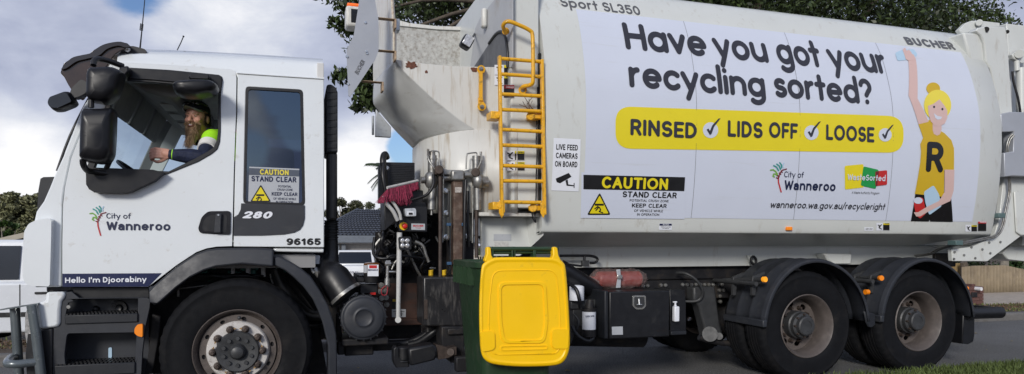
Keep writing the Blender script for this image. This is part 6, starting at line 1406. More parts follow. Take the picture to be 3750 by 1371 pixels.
polyline_decal([[(1440, 1142), (1480, 1142)], [(1446, 1150), (1476, 1150)], [(1450, 1136), (1450, 1158)], [(1470, 1138), (1470, 1158)]], 2.2, flat(.735), .004, M['inkb'], s_, 'route_diagram')
# clutter behind the controls
sub(MB().plate([(1375, 850), (1560, 840), (1700, 800), (1700, 1045), (1500, 1045), (1490, 1000), (1380, 1000)], .80, .05), 'valve_back_plate', 'frame')
sub(MB().plate([(1395, 700), (1560, 700), (1700, 640), (1720, 690), (1720, 1000), (1395, 860)], .95, .05), 'lifter_back_plate', 'frame')
mb = MB(); r = random.Random(21)
for k in range(38):
    x = r.uniform(1385, 1560); y = r.uniform(770, 900); p = [P(x, y, r.uniform(.35, .7))]
    for j in range(3): x += r.uniform(-45, 45); y += r.uniform(15, 60); x = min(max(x, 1378), 1600); p.append(P(x, y, r.uniform(.35, .7)))
    mb.tube(p, r.choice((.010, .013, .018)), 8, sm=4)
mb.tube([P(1372, 870, .4), P(1368, 930, .35), P(1400, 948, .3), P(1470, 938, .3), P(1530, 935, .4)], .013, 8, sm=4)
mb.tube([P(1405, 540 + 40, .5), P(1402, 640, .42), P(1412, 700, .42)], .02, 8, sm=3)
mb.tube([P(1418, 945, .2), P(1440, 936, .2), P(1500, 940, .25), P(1560, 948, .3)], .010, 8, sm=3)
sub(mb, 'hydraulic_hoses', 'black', smooth=True)
mb = MB()
for k in range(26):
    x = r.uniform(1385, 1590); y = r.uniform(850, 1000); p = P(x, y, r.uniform(.5, .72)); s = r.uniform(.015, .045)
    if k % 2: mb.box(p.x - s, p.x + s, p.y, p.y + .08, p.z - s * .7, p.z + s * .7)
    else: mb.cyl(p, p + Vector((0, .08, 0)), s * .8, n=10)
sub(mb, 'valve_block', 'frame', bevel=.004)
mb = MB()
for k in range(22):
    x = r.uniform(1385, 1600); y = r.uniform(840, 1000); p = P(x, y, r.uniform(.40, .5)); d = Vector((r.uniform(-1, 1), 0, r.uniform(-1, 1))).normalized(); mb.cyl(p, p + d * .035, .011, n=8).cyl(p + d * .035, p + d * .055, .008, n=8)
sub(mb, 'hose_fittings', 'steel', smooth=True, ang=40)
mb = MB()
mb.tube([P(1520, 885, .3), P(1548, 900, .3), P(1560, 935, .3), P(1570, 960, .3)], .014, 8, sm=4).tube([P(1493, 917, .3), P(1525, 985, .35), P(1555, 1040, .4)], .011, 8)
mb.tube([P(1370, 905, .5), P(1385, 885, .5), P(1400, 870, .5)], .012, 6)
sub(mb, 'steel_pipe', 'steel', smooth=True)
for px in (1578, 1626): 
    a = P(px, 990, .42); mb = MB().cyl(a, P(px, 1015, .42), .014, n=10)
    pl = [a.lerp(P(px, 1015, .42), k / 50) + Vector((math.cos(k * .75) * .018, math.sin(k * .75) * .018, 0)) for k in range(51)]; mb.tube(pl, .0035, 6); sub(mb, 'spring', 'yspr', smooth=True)
# cooler
ck = sub(MB().plate([(1400, 594), (1519, 596), (1519, 742), (1400, 738)], .55, .35), 'oil_cooler', 'black', bevel=.006)
sub(MB().add([P(1387, 606, .62), P(1400, 594, .55), P(1400, 738, .55), P(1387, 736, .62)], [(0, 1, 2, 3)]), 'cooler_side', 'plast', ck)
mb = MB()
for k in range(19): y = 606 + k * 6.4; mb.pbox(1426, y, 1514, y + 2.6, .543, .008)
sub(mb, 'cooler_fins', 'plast', ck)
sub(MB().tube([P(1417, 740, .52), P(1408, 660, .50), P(1403, 600, .48), P(1404, 575, .5), P(1411, 566, .52), P(1416, 580, .55)], .028, 10, sm=4), 'cooler_hose', 'black', ck, smooth=True)
p = P(1416, 617, .54); sub(MB().lathe([(0, -.008), (.012, -.008), (.016, -.002), (.022, 0)], (p.x, .545, p.z), 12), 'bolt', 'chrome', ck)
# control box
cb = sub(MB().plate([(1406, 740), (1560, 740), (1565, 757), (1565, 852), (1462, 848), (1462, 800), (1410, 845)], .26, .25), 'control_box', 'black', bevel=.006)
sub(MB().plate([(1462, 815), (1480, 790), (1490, 758), (1565, 757), (1565, 850), (1461, 848)], .235, .02), 'control_face', 'black', cb, bevel=.004)
sub(MB().pbox(1492, 696, 1550, 762, .30, .18), 'relay_box', 'inkb', cb, bevel=.008)
cm_ = sub(MB().plate(rpoly([(1482, 764), (1520, 763), (1524, 770), (1524, 792), (1486, 793)], 4), .16, .09), 'side_camera', 'galv', cb, bevel=.008)
sub(MB().pbox(1491, 775, 1515, 790, .155, .01), 'camera_face', 'sticker', cm_); sub(MB().pbox(1497, 779, 1511, 787, .150, .008), 'camera_lens', 'inkb', cm_)
p = P(1478, 829, .235); es = sub(MB().lathe([(0, -.006), (.032, -.006), (.034, .002)], (p.x, .232, p.z), 24), 'stop_collar', 'yelp', cb, smooth=True)
sub(MB().lathe([(0, -.034), (.016, -.032), (.022, -.026), (.022, -.018), (.012, -.012), (.012, 0)], (p.x + .006, .232, p.z), 24), 'stop_button', 'red', es, smooth=True)
lb_ = decal([[(1506, 819), (1556, 820), (1556, 843), (1506, 842)]], flat(.235), .003, M['stickg'], cb, 'name_plate'); textset([('BUCHER', 1513, 831, 1550, 7, .04)], flat(.235), .005, M['redv'], lb_); textset([('ROTARM', 1522, 837, 1540, 3, .02)], flat(.235), .005, M['redv'], lb_)
wl = sub(MB().plate(rpoly([(1459, 868), (1506, 867), (1507, 914), (1462, 916)], 8), .08, .07), 'work_light', 'black', bevel=.012)
for i in range(4):
    px, py = 1474 + (i % 2) * 18, 882 + (i // 2) * 18; p = P(px, py, .078); sub(MB().lathe([(0, -.004), (.012, -.007), (.018, -.003), (.019, .003)], (p.x, .078, p.z), 12), 'lamp_lens', 'lens', wl, smooth=True)
# lifting mast
ms = bpy.data.objects.new('lift_mast', None); COL.objects.link(ms); ms.parent = T; ms.matrix_parent_inverse = parent_world(T).inverted(); ms.location = P(1670, 1000, .2); ms.empty_display_size = .1
def m_(mb, n, mt, **k): return sub(mb, n, mt, ms, **k)
m_(MB().pbox(1661, 634, 1696, 1010, .12, .10), 'mast_beam', 'rust', bevel=.01)
m_(MB().pbox(1654, 622, 1702, 662, .09, .16), 'mast_head', 'steel', bevel=.015)
m_(MB().plate([(1622, 640), (1655, 640), (1655, 880), (1624, 882)], .24, .03).plate([(1700, 650), (1734, 650), (1734, 884), (1704, 884)], .24, .03), 'mast_plate', mat('plate_grey', (.17, .175, .16), .5, metal=.3, var=.25, dirt=(.06, .06, .05), dirtamt=.4, dscale=12), bevel=.004)
m_(MB().pbox(1640, 640, 1735, 1000, .34, .05), 'mast_back', 'frame')
m_(MB().plate([(1600, 610), (1640, 622), (1700, 626), (1728, 618), (1740, 614), (1740, 640), (1600, 640)], .17, .03), 'mast_crosshead', 'steel', bevel=.005)
for px, y0, y1, rr in ((1612, 625, 1015, .016), (1745, 640, 945, .016)): m_(MB().cyl(P(px, y0, .14), P(px, y1, .14), rr, n=12), 'guide_rod', 'nut', smooth=True, ang=50)
for px, y0, y1 in ((1624, 625, 888), (1733, 620, 890)): m_(MB().cyl(P(px, y0, .16), P(px - 3, y1, .16), .007, n=8), 'steel_pipe', 'steel', smooth=True)
m_(MB().cyl(P(1583, 570, .22), P(1583, 640, .22), .037, n=20).cyl(P(1583, 585, .22), P(1583, 580, .22), .043, n=20).cyl(P(1583, 690, .22), P(1581, 768, .22), .034, n=20).cyl(P(1581, 768, .22), P(1580, 788, .22), .010, n=8).cyl(P(1583, 555, .22), P(1583, 572, .22), .026, n=14), 'ram_cylinder', 'steel', smooth=True, ang=45)
m_(MB().ball(P(1580, 660, .22), .062, .06, .078).cyl(P(1556, 660, .2), P(1542, 660, .2), .028, n=16).cyl(P(1600, 655, .2), P(1655, 652, .2), .026, n=14), 'ram_joint', 'steel', smooth=True, ang=60)
m_(MB().cyl(P(1744, 572, .13), P(1744, 640, .13), .034, n=20).cyl(P(1744, 588, .13), P(1744, 583, .13), .039, n=20).cyl(P(1748, 690, .14), P(1750, 770, .14), .033, n=20), 'ram_cylinder', 'steel', smooth=True, ang=45)
m_(MB().ball(P(1752, 664, .13), .056, .055, .07).cyl(P(1765, 668, .12), P(1785, 668, .12), .048, n=20).cyl(P(1700, 642, .13), P(1742, 642, .13), .022, n=14), 'ram_joint', 'steel', smooth=True, ang=60)
m_(MB().tube([P(1577, 556, .2), P(1586, 553, .2), P(1604, 556, .2), P(1609, 566, .2), P(1609, 608, .2)], .006, 8, sm=3).tube([P(1569, 548, .2), P(1568, 580, .17), P(1585, 610, .15), P(1598, 628, .15)], .008, 8, sm=3).tube([P(1745, 570, .12), P(1744, 560, .12), P(1715, 563, .12), P(1709, 572, .12), P(1707, 620, .12)], .006, 8, sm=3).tube([P(1761, 560, .12), P(1762, 590, .10), P(1745, 625, .09)], .008, 8, sm=3).cyl(P(1761, 556, .12), P(1761, 570, .12), .010, n=8).cyl(P(1568, 546, .2), P(1568, 560, .2), .010, n=8), 'ram_pipe', 'steel', smooth=True)
m_(MB().tube([P(1598, 628, .12), P(1602, 612, .10), P(1615, 618, .10), P(1622, 628, .12)], .008, 8, sm=3).tube([P(1588, 640, .13), P(1586, 680, .10), P(1565, 712, .11), P(1535, 725, .15), P(1500, 735, .2)], .012, 8, sm=4).tube([P(1706, 660, .12), P(1702, 760, .10), P(1700, 880, .10), P(1697, 975, .12)], .012, 8, sm=4)
   .tube([P(1643, 700, .14), P(1646, 800, .13), P(1650, 900, .13), P(1648, 990, .14)], .008, 8, sm=4).tube([P(1765, 650, .15), P(1762, 700, .14), P(1754, 745, .16)], .010, 8, sm=3).tube([P(1712, 700, .2), P(1714, 820, .16), P(1716, 905, .18)], .012, 8, sm=3), 'hydraulic_hose', 'black', smooth=True)
mb = MB()
for px, py in ((1634, 782), (1634, 870), (1706, 868), (1720, 690), (1634, 700)): p = P(px, py, .235); mb.lathe([(0, -.016), (.014, -.016), (.016, -.008), (.026, -.006), (.026, .01)], (p.x, .235, p.z), 10)
m_(mb, 'mast_bolts', 'chrome')
m_(MB().box(P(1594, 625, .1).x, P(1624, 625, .1).x, .10, .18, P(1600, 640, .1).z, P(1600, 618, .1).z).cyl(P(1608, 622, .08), P(1608, 622, .2), .036, n=16).cyl(P(1742, 632, .08), P(1742, 632, .2), .036, n=16), 'pivot', 'nut', bevel=.006)
mb = MB()
for px, py in ((1645, 822), (1700, 822), (1646, 965), (1699, 968)): mb.pbox(px - 8, py - 5, px + 8, py + 6, .10, .03)
m_(mb, 'hose_clips', mat('blue_clip', (.03, .08, .16), .5), bevel=.003)
decal([rpoly([(1666, 686), (1690, 686), (1690, 706), (1666, 706)], 2)], flat(.12), .004, mat('worn_label', (.4, .37, .34), .7, var=.5, scale=150), ms, 'worn_label')
sub(MB().plate([(1551, 1016), (1706, 1014), (1708, 1196), (1551, 1194)], .05, .32), 'lifter_cover', mat('oily_black', (.018, .018, .020), .32, var=.3, scale=5, dirt=(.10, .095, .09), dirtamt=.35, dscale=7, dstretch=(4, 4, .8)), bevel=.012)
sub(MB().plate([(1553, 1098), (1566, 1098), (1566, 1170), (1553, 1170)], .044, .008), 'cover_hinge', 'nut', bevel=.002)
# gripper arm reaching to the bin
sub(MB().plate([(1617, 1197), (1700, 1197), (1702, 1330), (1650, 1330), (1640, 1280), (1617, 1270)], .0, .22).pbox(1640, 1205, 1700, 1226, -.03, .03), 'arm_bracket', 'frame', bevel=.01)
sub(MB().plate([(1495, 1277), (1520, 1272), (1589, 1260), (1600, 1272), (1604, 1300), (1596, 1320), (1500, 1343)], -.12, .16), 'gripper_arm', 'black', bevel=.02)
sub(MB().cyl(P(1478, 1270, -.05), P(1478, 1318, -.05), .055, n=20).cyl(P(1478, 1318, -.05), P(1478, 1325, -.05), .062, n=20).plate([(1441, 1280), (1448, 1270), (1460, 1275), (1462, 1310), (1498, 1330), (1500, 1345), (1450, 1348), (1441, 1325)], -.10, .12), 'gripper_pivot', 'black', bevel=.008)
sub(MB().plate([(1596, 1262), (1620, 1268), (1640, 1275), (1672, 1270), (1672, 1300), (1640, 1312), (1606, 1318)], -.10, .10).cyl(P(1650, 1290, -.11), P(1650, 1290, .05), .03), 'gripper_link', 'nut', bevel=.012)
gp = P(1690, 1300, 0)
sub(MB().box(1.12, 1.66, -.40, -.33, gp.z - .06, gp.z + .05).box(1.25, 1.40, -.34, .05, gp.z - .05, gp.z + .04), 'gripper_pad', 'frame', bevel=.01)
# lubricator, tap, reservoir
p = P(1362, 1005, .35); lu = sub(MB().lathe([], (0, 0, 0)) if False else MB().cyl(P(1362, 1000, .32), P(1362, 966, .32), .066, n=24).ball(P(1362, 967, .32), .066, .066, .014, n=24), 'grease_pot', 'amberg', smooth=True, ang=50)
sub(MB().cyl(P(1362, 1036, .32), P(1362, 1000, .32), .058, .068, n=24).pbox(1296, 1018, 1335, 1034, .3, .06).cyl(P(1297, 1012, .3), P(1297, 1042, .3), .02, n=12), 'pump_base', 'frame', lu, bevel=.006)
decal([[(1346, 970), (1386, 970), (1386, 1012), (1346, 1012)]], flat(.245), .001, M['sticker'], lu, 'pot_label'); decal([[(1352, 972), (1380, 972), (1380, 983), (1352, 983)]], flat(.245), .003, M['redv'], lu, 'label_header')
textset([('BEKAMAX', 1348, 993, 1384, 7, .03)], flat(.245), .003, M['navy'], lu); decal([[(1333, 972), (1344, 972), (1344, 1000), (1333, 1000)]], flat(.26), .001, M['stickg'], lu, 'pot_label')
sub(MB().cyl(P(1420, 955, .2), P(1418, 1040, .2), .013, n=12).cyl(P(1410, 966, .2), P(1430, 966, .2), .022, n=12).cyl(P(1416, 996, .2), P(1452, 996, .2), .010, n=10).cyl(P(1419, 1020, .2), P(1418, 1044, .2), .024, n=14).box(P(1412, 960, .2).x, P(1428, 960, .2).x, .17, .2, P(1420, 968, .2).z, P(1420, 954, .2).z), 'air_valve', 'chrome', smooth=True, ang=40)
sub(MB().tube([P(1418, 1044, .2), P(1398, 1060, .2), P(1400, 1080, .2), P(1416, 1078, .2), P(1420, 1050, .2)], .005, 6, sm=4), 'red_wire', mat('red_wire', (.25, .01, .02), .5), smooth=True)
sub(MB().pbox(1316, 1040, 1385, 1078, .34, .2).pbox(1300, 1048, 1320, 1070, .36, .1), 'battery_box', 'black', bevel=.01); sub(MB().pbox(1356, 1072, 1376, 1080, .335, .01), 'red_tag', 'red')
sub(MB().pbox(1372, 1172, 1545, 1240, .95, .2), 'transfer_case', 'frame', bevel=.03)
mb = MB(); mb.tube([P(1420, 1262, .5), P(1500, 1255, .5), P(1560, 1225, .45), P(1610, 1195, .4)], .035, 10, sm=4).tube([P(1500, 1262, .4), P(1540, 1250, .35), P(1590, 1215, .3), P(1640, 1180, .3)], .03, 10, sm=4); sub(mb, 'hydraulic_hose', 'black', smooth=True)
sub(MB().pbox(1560, 1196, 1640, 1262, .4, .2), 'slide_housing', 'frame', bevel=.02)
# ================================================================ broom clipped to the controls
br = empty('broom', P(1468, 1000, .16), 'pink bristled yard broom with a pale pole clipped beside the lifting arm', 'broom')
hdp = [P(1418, 694, .12), P(1470, 682, .20), P(1530, 668, .30)]
MB().tube([q + Vector((0, 0, .012)) for q in hdp], .012, 8).build('broom_head', M['alu'], br)
r = np.random.default_rng(5); n = 4200; t = r.random(n); base = np.array([hdp[0].lerp(hdp[2], float(a)) for a in t]); base[:, 1] += r.uniform(-.03, .03, n)
Ln = .105 - .03 * t; Ln = np.where(t < .72, Ln + .06 * np.exp(-((t - .5) / .16) ** 2), Ln * .75); d = np.stack([r.normal(-.10, .16, n) - .35 * (t < .1), r.normal(-.05, .25, n), -np.ones(n)], 1); d *= (Ln * r.uniform(.75, 1.1, n))[:, None]
wv = np.array([.0016, 0, 0]); V = np.stack([base - wv, base + wv, base + d + wv, base + d - wv], 1).reshape(-1, 3); npmesh('bristles', V, np.arange(len(V)).reshape(-1, 4), M['pink'], br)
MB().tube([P(1407, 718, .10), P(1415, 745, .11), P(1440, 775, .12), P(1456, 808, .14)], .016, 8, sm=4).tube([P(1413, 713, .13), P(1440, 742, .13), P(1462, 778, .14), P(1468, 805, .15)], .013, 8, sm=4).build('broom_brace', M['alu'], br, smooth=True)
MB().cyl(P(1463, 852, .12), P(1458, 1172, .12), .0215, .017, n=14).cyl(P(1458, 1172, .10), P(1458, 1172, .14), .024, n=14).build('broom_pole', M['alu'], br, smooth=True, ang=45)
# ================================================================ wheelie bin
bx_ = 1.385; bw = empty('wheelie_bin', (bx_, -.80, .135), 'green wheelie bin with its yellow lid flipped open towards the kerb', 'wheelie bin')
def binring(z, w_, y0, y1): return [Vector((bx_ - w_, y0, z)), Vector((bx_ + w_, y0, z)), Vector((bx_ + w_, y1, z)), Vector((bx_ - w_, y1, z))]
def rring(z, w_, y0, y1, rr=.05):
    return [Vector((a, b, z)) for a, b in rrect(bx_ - w_, y0, bx_ + w_, y1, rr, 4)]
rings = [rring(.16, .215, -1.02, -.55, .05), rring(.5, .235, -1.05, -.52, .05), rring(1.08, .272, -1.09, -.46, .05), rring(1.10, .280, -1.10, -.45, .05), rring(1.14, .285, -1.11, -.44, .05), rring(1.15, .300, -1.12, -.425, .05), rring(1.185, .302, -1.125, -.42, .05), rring(1.19, .292, -1.115, -.43, .05), rring(1.185, .275, -1.09, -.455, .05), rring(.9, .25, -1.06, -.49, .05), rring(.2, .205, -1.01, -.56, .05)]
vs = [q for rg_ in rings for q in rg_]; n = len(rings[0]); fs = [(i * n + k, i * n + (k + 1) % n, (i + 1) * n + (k + 1) % n, (i + 1) * n + k) for i in range(len(rings) - 1) for k in range(n)]
fs += [tuple(range(n)), tuple((len(rings) - 1) * n + k for k in reversed(range(n)))]
MB().add(vs, fs).build('bin_body', M['bin'], bw, smooth=True, ang=40)
mb = MB()
for k in range(5): mb.box(bx_ - .312, bx_ - .285, -.95 + k * .11, -.944 + k * .11, 1.04, 1.15).box(bx_ + .285, bx_ + .312, -.95 + k * .11, -.944 + k * .11, 1.04, 1.15)
mb.box(bx_ - .30, bx_ + .30, -.45, -.40, 1.0, 1.03).box(bx_ - .318, bx_ + .318, -1.12, -.40, 1.145, 1.16)
mb = MB()
for k in range(5): mb.box(bx_ - .312, bx_ - .272, -.95 + k * .11, -.944 + k * .11, 1.03, 1.15).box(bx_ + .272, bx_ + .312, -.95 + k * .11, -.944 + k * .11, 1.03, 1.15)
mb.build('rim_ribs', M['bin'], bw)
hz_ = 1.30 - 20 / 2500 * 4.2
hx0 = P(1795, 915, -1.15).x; hx1 = P(2042, 915, -1.15).x; zt_ = P(1800, 912, -1.15).z; zl_ = P(1800, 927, -1.13).z
mb = MB().cyl((hx0, -1.16, zt_), (hx1, -1.16, zt_), .014, n=14).cyl((hx0, -1.14, zt_ - .022), (hx1, -1.14, zt_ - .022), .012, n=12)
for px in (1800, 1876, 1880, 1955, 2036):
    x = P(px, 915, -1.15).x; mb.box(x - .010, x + .010, -1.17, -1.10, zt_ - .09, zt_ + .014)
mb.build('handle', M['bin'], bw, bevel=.003)
for s in (-1, 1):
    MB().lathe([], (0, 0, 0)) if False else None
    q = Vector((bx_ + s * .22, -1.0, .235)); wq = MB().cyl(q - Vector((.03, 0, 0)), q + Vector((.03, 0, 0)), .10, n=28).build('wheel', M['rubber'], bw, bevel=.008)
    MB().cyl(q - Vector((.035, 0, 0)), q + Vector((.035, 0, 0)), .05, n=20).build('wheel_hub', M['black'], wq)
# lid, hanging in front of the bin
YL = -1.20
Lo = [(1800, 948), (1830, 943), (1990, 943), (2040, 947), (2062, 962), (2072, 990), (2082, 1120), (2087, 1240), (2082, 1290), (2066, 1322), (2036, 1338), (1960, 1343), (1880, 1342), (1808, 1334), (1776, 1318), (1762, 1290), (1757, 1240), (1755, 1120), (1762, 990), (1775, 962)]
def inset(pts, f, c=(1921, 1145)): return [(c[0] + (x - c[0]) * (1 - f), c[1] + (y - c[1]) * (1 - f)) for x, y in pts]
lo = smooth_loop(Lo, 3)
def ringz(pts, Y): return [P(a, b, Y) for a, b in pts]
rs = [ringz(lo, YL + .055), ringz(inset(lo, -.002), YL + .02), ringz(inset(lo, .004), YL + .006), ringz(inset(lo, .02), YL), ringz(inset(lo, .055), YL - .002), ringz(inset(lo, .075), YL + .004), ringz(inset(lo, .10), YL + .004)]
vs = [q for rg_ in rs for q in rg_]; n = len(lo); fs = [(i * n + k, i * n + (k + 1) % n, (i + 1) * n + (k + 1) % n, (i + 1) * n + k) for i in range(len(rs) - 1) for k in range(n)]
fs.append(tuple((len(rs) - 1) * n + k for k in range(n)))
lid = MB().add(vs, fs).build('lid', M['lid'], bw, smooth=True, ang=50); md = lid.modifiers.new('thick', 'SOLIDIFY'); md.thickness = .004
def raised(pts, name, h0, dz, fr=.03, bev=.008):
    l = smooth_loop(pts, 2) if len(pts) > 8 else pts
    o = MB().plate(l, YL + h0 - dz, dz).build(name, M['lid'], lid, bevel=bev); return o
pn = rpoly([(1826, 1034), (2000, 1032), (2008, 1180), (1996, 1258), (1840, 1258), (1828, 1180)], 26, 6); pi_ = rpoly([(1836, 1044), (1990, 1042), (1997, 1180), (1986, 1248), (1850, 1248), (1838, 1180)], 22, 6)
MB().plate(pn, YL - .004, .010, [pi_]).build('lid_panel_rib', M['lid'], lid, bevel=.0035)
ob = rpoly([(1805, 990), (2038, 988), (2050, 1100), (2054, 1200), (2050, 1300), (1795, 1302), (1788, 1200), (1792, 1100)], 34, 6); oi = inset(ob, .022)
MB().plate(ob, YL + .0005, .006, [oi]).build('lid_outer_rib', M['lid'], lid, bevel=.002)
MB().plate(rpoly([(1834, 1268), (2006, 1265), (2006, 1281), (1834, 1286)], 7, 5), YL - .002, .008, [rpoly([(1838, 1271), (2002, 1268), (2002, 1278), (1838, 1282)], 5, 5)]).build('lid_ridge', M['lid'], lid, bevel=.002)
for pts in ([(1758, 1216), (1800, 1212), (1812, 1220), (1813, 1276), (1800, 1284), (1764, 1290)], [(2084, 1206), (2030, 1206), (2022, 1214), (2022, 1268), (2032, 1278), (2080, 1278)]):
    MB().plate(rpoly(pts, 9, 4), YL - .008, .014).build('lid_grip', M['lid'], lid, bevel=.006)
for pts in ([(1783, 908), (1790, 904), (1798, 908), (1800, 935), (1812, 955), (1780, 962), (1775, 955), (1783, 932)], [(2024, 908), (2032, 904), (2042, 908), (2046, 935), (2056, 955), (2050, 962), (2018, 955), (2026, 935)]):
    MB().plate(pts, YL + .002, .05).build('lid_hinge', M['lid'], lid, bevel=.006)
# ================================================================ things carried on the truck
ex = empty('fire_extinguisher', P(2262, 1028, .5), 'red fire extinguisher in a clear plastic bag strapped above the tool box', 'fire extinguisher')
a, b = P(2195, 1024, .48), P(2335, 1022, .48)
MB().cyl(a, b, .075, n=20).ball(a, .04, .075, .075).ball(b, .04, .075, .075).cyl(a, a + Vector((-.08, 0, 0)), .03, n=10).build('cylinder', M['extred'], ex, smooth=True, ang=60)
vs = []; fs = []; r = random.Random(2); pl = [P(2165, 1015, .48), P(2190, 1018, .48), P(2220, 1022, .48), P(2262, 1026, .48), P(2300, 1024, .48), P(2335, 1022, .48), P(2362, 1018, .48)]
mb = MB().tube(pl, [.03, .085, .098, .10, .100, .092, .045], 16, sm=4); mb.v = [(x + r.uniform(-.008, .008), y + r.uniform(-.008, .008), z + r.uniform(-.010, .010)) for x, y, z in mb.v]
mb.build('plastic_bag', M['bag'], ex, smooth=True, ang=20)
MB().plate([(2160, 1010), (2196, 1030), (2190, 1065), (2172, 1055)], .42, .004).build('bag_flap', M['bag'], ex)
MB().plate([(2258, 988), (2272, 986), (2274, 1020), (2273, 1055), (2256, 1056), (2262, 1020)], .36, .012).build('strap', M['galv'], ex, bevel=.003)
MB().pbox(2262, 1008, 2280, 1022, .345, .03).build('strap_buckle', M['chrome'], ex, bevel=.004)
bo = empty('pump_bottle', P(2474, 1178, .16), 'small white pump bottle standing in the niche beside the black tool box', 'bottle')
a = P(2474, 1178, .17); zt2 = P(2474, 1122, .17).z
MB().box(a.x - .026, a.x + .026, .14, .19, a.z, zt2).build('bottle', M['sticker'], bo, bevel=.010)
MB().cyl((a.x - .006, .165, zt2), (a.x - .006, .165, zt2 + .035), .009, n=10).cyl((a.x - .006, .165, zt2 + .012), (a.x - .006, .165, zt2 + .002), .014, n=10).box(a.x - .028, a.x + .008, .155, .175, zt2 + .033, zt2 + .045).build('pump', M['sticker'], bo, bevel=.002)
# ================================================================ driver
skin = mat('skin', (.66, .35, .26), .5, var=.12, scale=26, bump=.15, bscale=120, dirt=(.56, .22, .16), dirtamt=.35, dscale=22)
shirtn = mat('navy_cloth', (.010, .016, .045), .8, var=.25, scale=30, bump=.4, bscale=60, bdist=.006); shirty = mat('hi_vis_cloth', (.38, .86, .02), .75, var=.06, bump=.3, bscale=40, bdist=.006)
refl = mat('reflective_tape', (.85, .85, .86), .35, var=.03); capm = mat('cap_cloth', (.008, .010, .018), .75, bump=.2, bscale=150); capu = mat('cap_peak_grey', (.28, .28, .30), .7)
beard = mat('ginger_beard', (.45, .30, .19), .85, var=.45, scale=60, island=.55); hairm = mat('dark_hair', (.035, .020, .012), .8, island=.4)
H = P(722, 437, .52)                                       # centre of the head
dr = empty('person', (-.30, .62, 1.33), 'bearded driver in black cap and yellow and navy shirt at the cab window', 'person')
fw = Vector((-.36, -.93, 0)).normalized()                   # facing front and towards the camera
rt = Vector((-fw.y, fw.x, 0)); up = Vector((0, 0, 1))
Rh = Matrix((rt, fw, up)).transposed()                     # local (right, forward, up) -> world
def hp(x, y, z): return H + Rh @ Vector((x, y, z))
def capsule(mb, pts, rs, n=16): 
    mb.tube(pts, rs, n, sm=3)
    for q, r_ in ((pts[0], rs[0]), (pts[-1], rs[-1])): mb.ball(q, r_, n=n)
bm_ = MB()
bm_.ball(hp(0, 0, .028), .077, .094, .10, n=24, rot=Rh)     # skull
bm_.ball(hp(0, .020, -.040), .060, .070, .078, n=24, rot=Rh) # jaw
bm_.ball(hp(0, .060, -.095), .030, .030, .024, n=16, rot=Rh) # chin
for s in (-1, 1):
    bm_.ball(hp(s * .040, .062, -.018), .026, .024, .022, n=14, rot=Rh)  # cheeks
    bm_.ball(hp(s * .080, -.010, -.005), .010, .020, .032, n=14, rot=Rh) # ears
    bm_.ball(hp(s * .030, .082, .026), .024, .014, .008, n=12, rot=Rh)  # brow
capsule(bm_, [hp(0, .090, .012), hp(0, .104, -.010), hp(0, .112, -.026)], [.010, .012, .015], 12)
bm_.ball(hp(.013, .100, -.030), .010, n=10).ball(hp(-.013, .100, -.030), .010, n=10)
bm_.ball(hp(0, .086, -.058), .026, .012, .008, n=12, rot=Rh)
SH = P(778, 512, .42); SHr = Vector((-.36, .88, SH.z - .02)); CH = (SH + SHr) / 2
capsule(bm_, [hp(0, -.02, -.05), hp(0, -.05, -.14), CH + Vector((0, 0, .02))], [.058, .060, .075])
capsule(bm_, [SH, CH + Vector((0, 0, -.02)), SHr], [.065, .10, .065]); capsule(bm_, [CH, CH + Vector((.04, 0, -.28)), Vector((-.30, .66, 1.50))], [.14, .14, .15])
EL = P(742, 578, .20); WR = P(622, 566, .20)
capsule(bm_, [SH, (SH + EL) / 2, EL], [.058, .052, .043]); capsule(bm_, [EL, EL.lerp(WR, .4), WR], [.043, .043, .029])
ELr = Vector((-.62, .98, 1.72)); WRr = Vector((-.93, .80, 1.86)); capsule(bm_, [SHr, ELr], [.055, .042]); capsule(bm_, [ELr, WRr], [.042, .030])
for s, hx in ((-1, .56), (1, .80)): capsule(bm_, [Vector((-.28, hx, 1.52)), Vector((-.75, hx - .02, 1.60))], [.09, .07]); capsule(bm_, [Vector((-.75, hx - .02, 1.60)), Vector((-.95, hx, 1.24))], [.062, .042]); capsule(bm_, [Vector((-.95, hx, 1.25)), Vector((-1.12, hx, 1.22))], [.045, .035])
# near hand: palm, four curled fingers and a thumb, relaxed half fist
hd_ = (WR - EL).normalized(); hu = Vector((0, 0, 1)); hu = (hu - hd_ * hu.dot(hd_)).normalized(); hn = hd_.cross(hu)
if hn.y > 0: hn = -hn                                       # towards the camera (back of the hand)
def hq(a, b, c): return WR + hd_ * a + hu * b + hn * c
capsule(bm_, [hq(-.01, 0, 0), hq(.03, .002, .004)], [.029, .031]); 
for b in (-.027, -.009, .009, .027): capsule(bm_, [hq(.015, b * .8, .006), hq(.085, b * 1.05, .010)], [.017, .013], 12)
for i, (b, Lf) in enumerate(((.031, .90), (.010, 1.0), (-.011, .94), (-.030, .76))):
    k0 = hq(.090, b, .010); k1 = hq(.090 + .036 * Lf, b * 1.02 - .010, .002); k2 = hq(.090 + .040 * Lf, b - .020, -.026 * Lf); k3 = hq(.090 + .020 * Lf, b - .022, -.044 * Lf)
    capsule(bm_, [k0, k1, k2, k3], [.0115, .0100, .0092, .0082], 12)
capsule(bm_, [hq(.020, -.028, .004), hq(.050, -.052, -.004), hq(.082, -.062, -.012), hq(.102, -.056, -.018)], [.015, .0125, .0110, .0092], 12)
me = MB.build(bm_, 'body', skin, dr, smooth=True, ang=180)
rm = me.modifiers.new('fuse', 'REMESH'); rm.mode = 'VOXEL'; rm.voxel_size = .0042; rm.use_smooth_shade = True
sm_ = me.modifiers.new('soft', 'SMOOTH'); sm_.factor = .5; sm_.iterations = 3
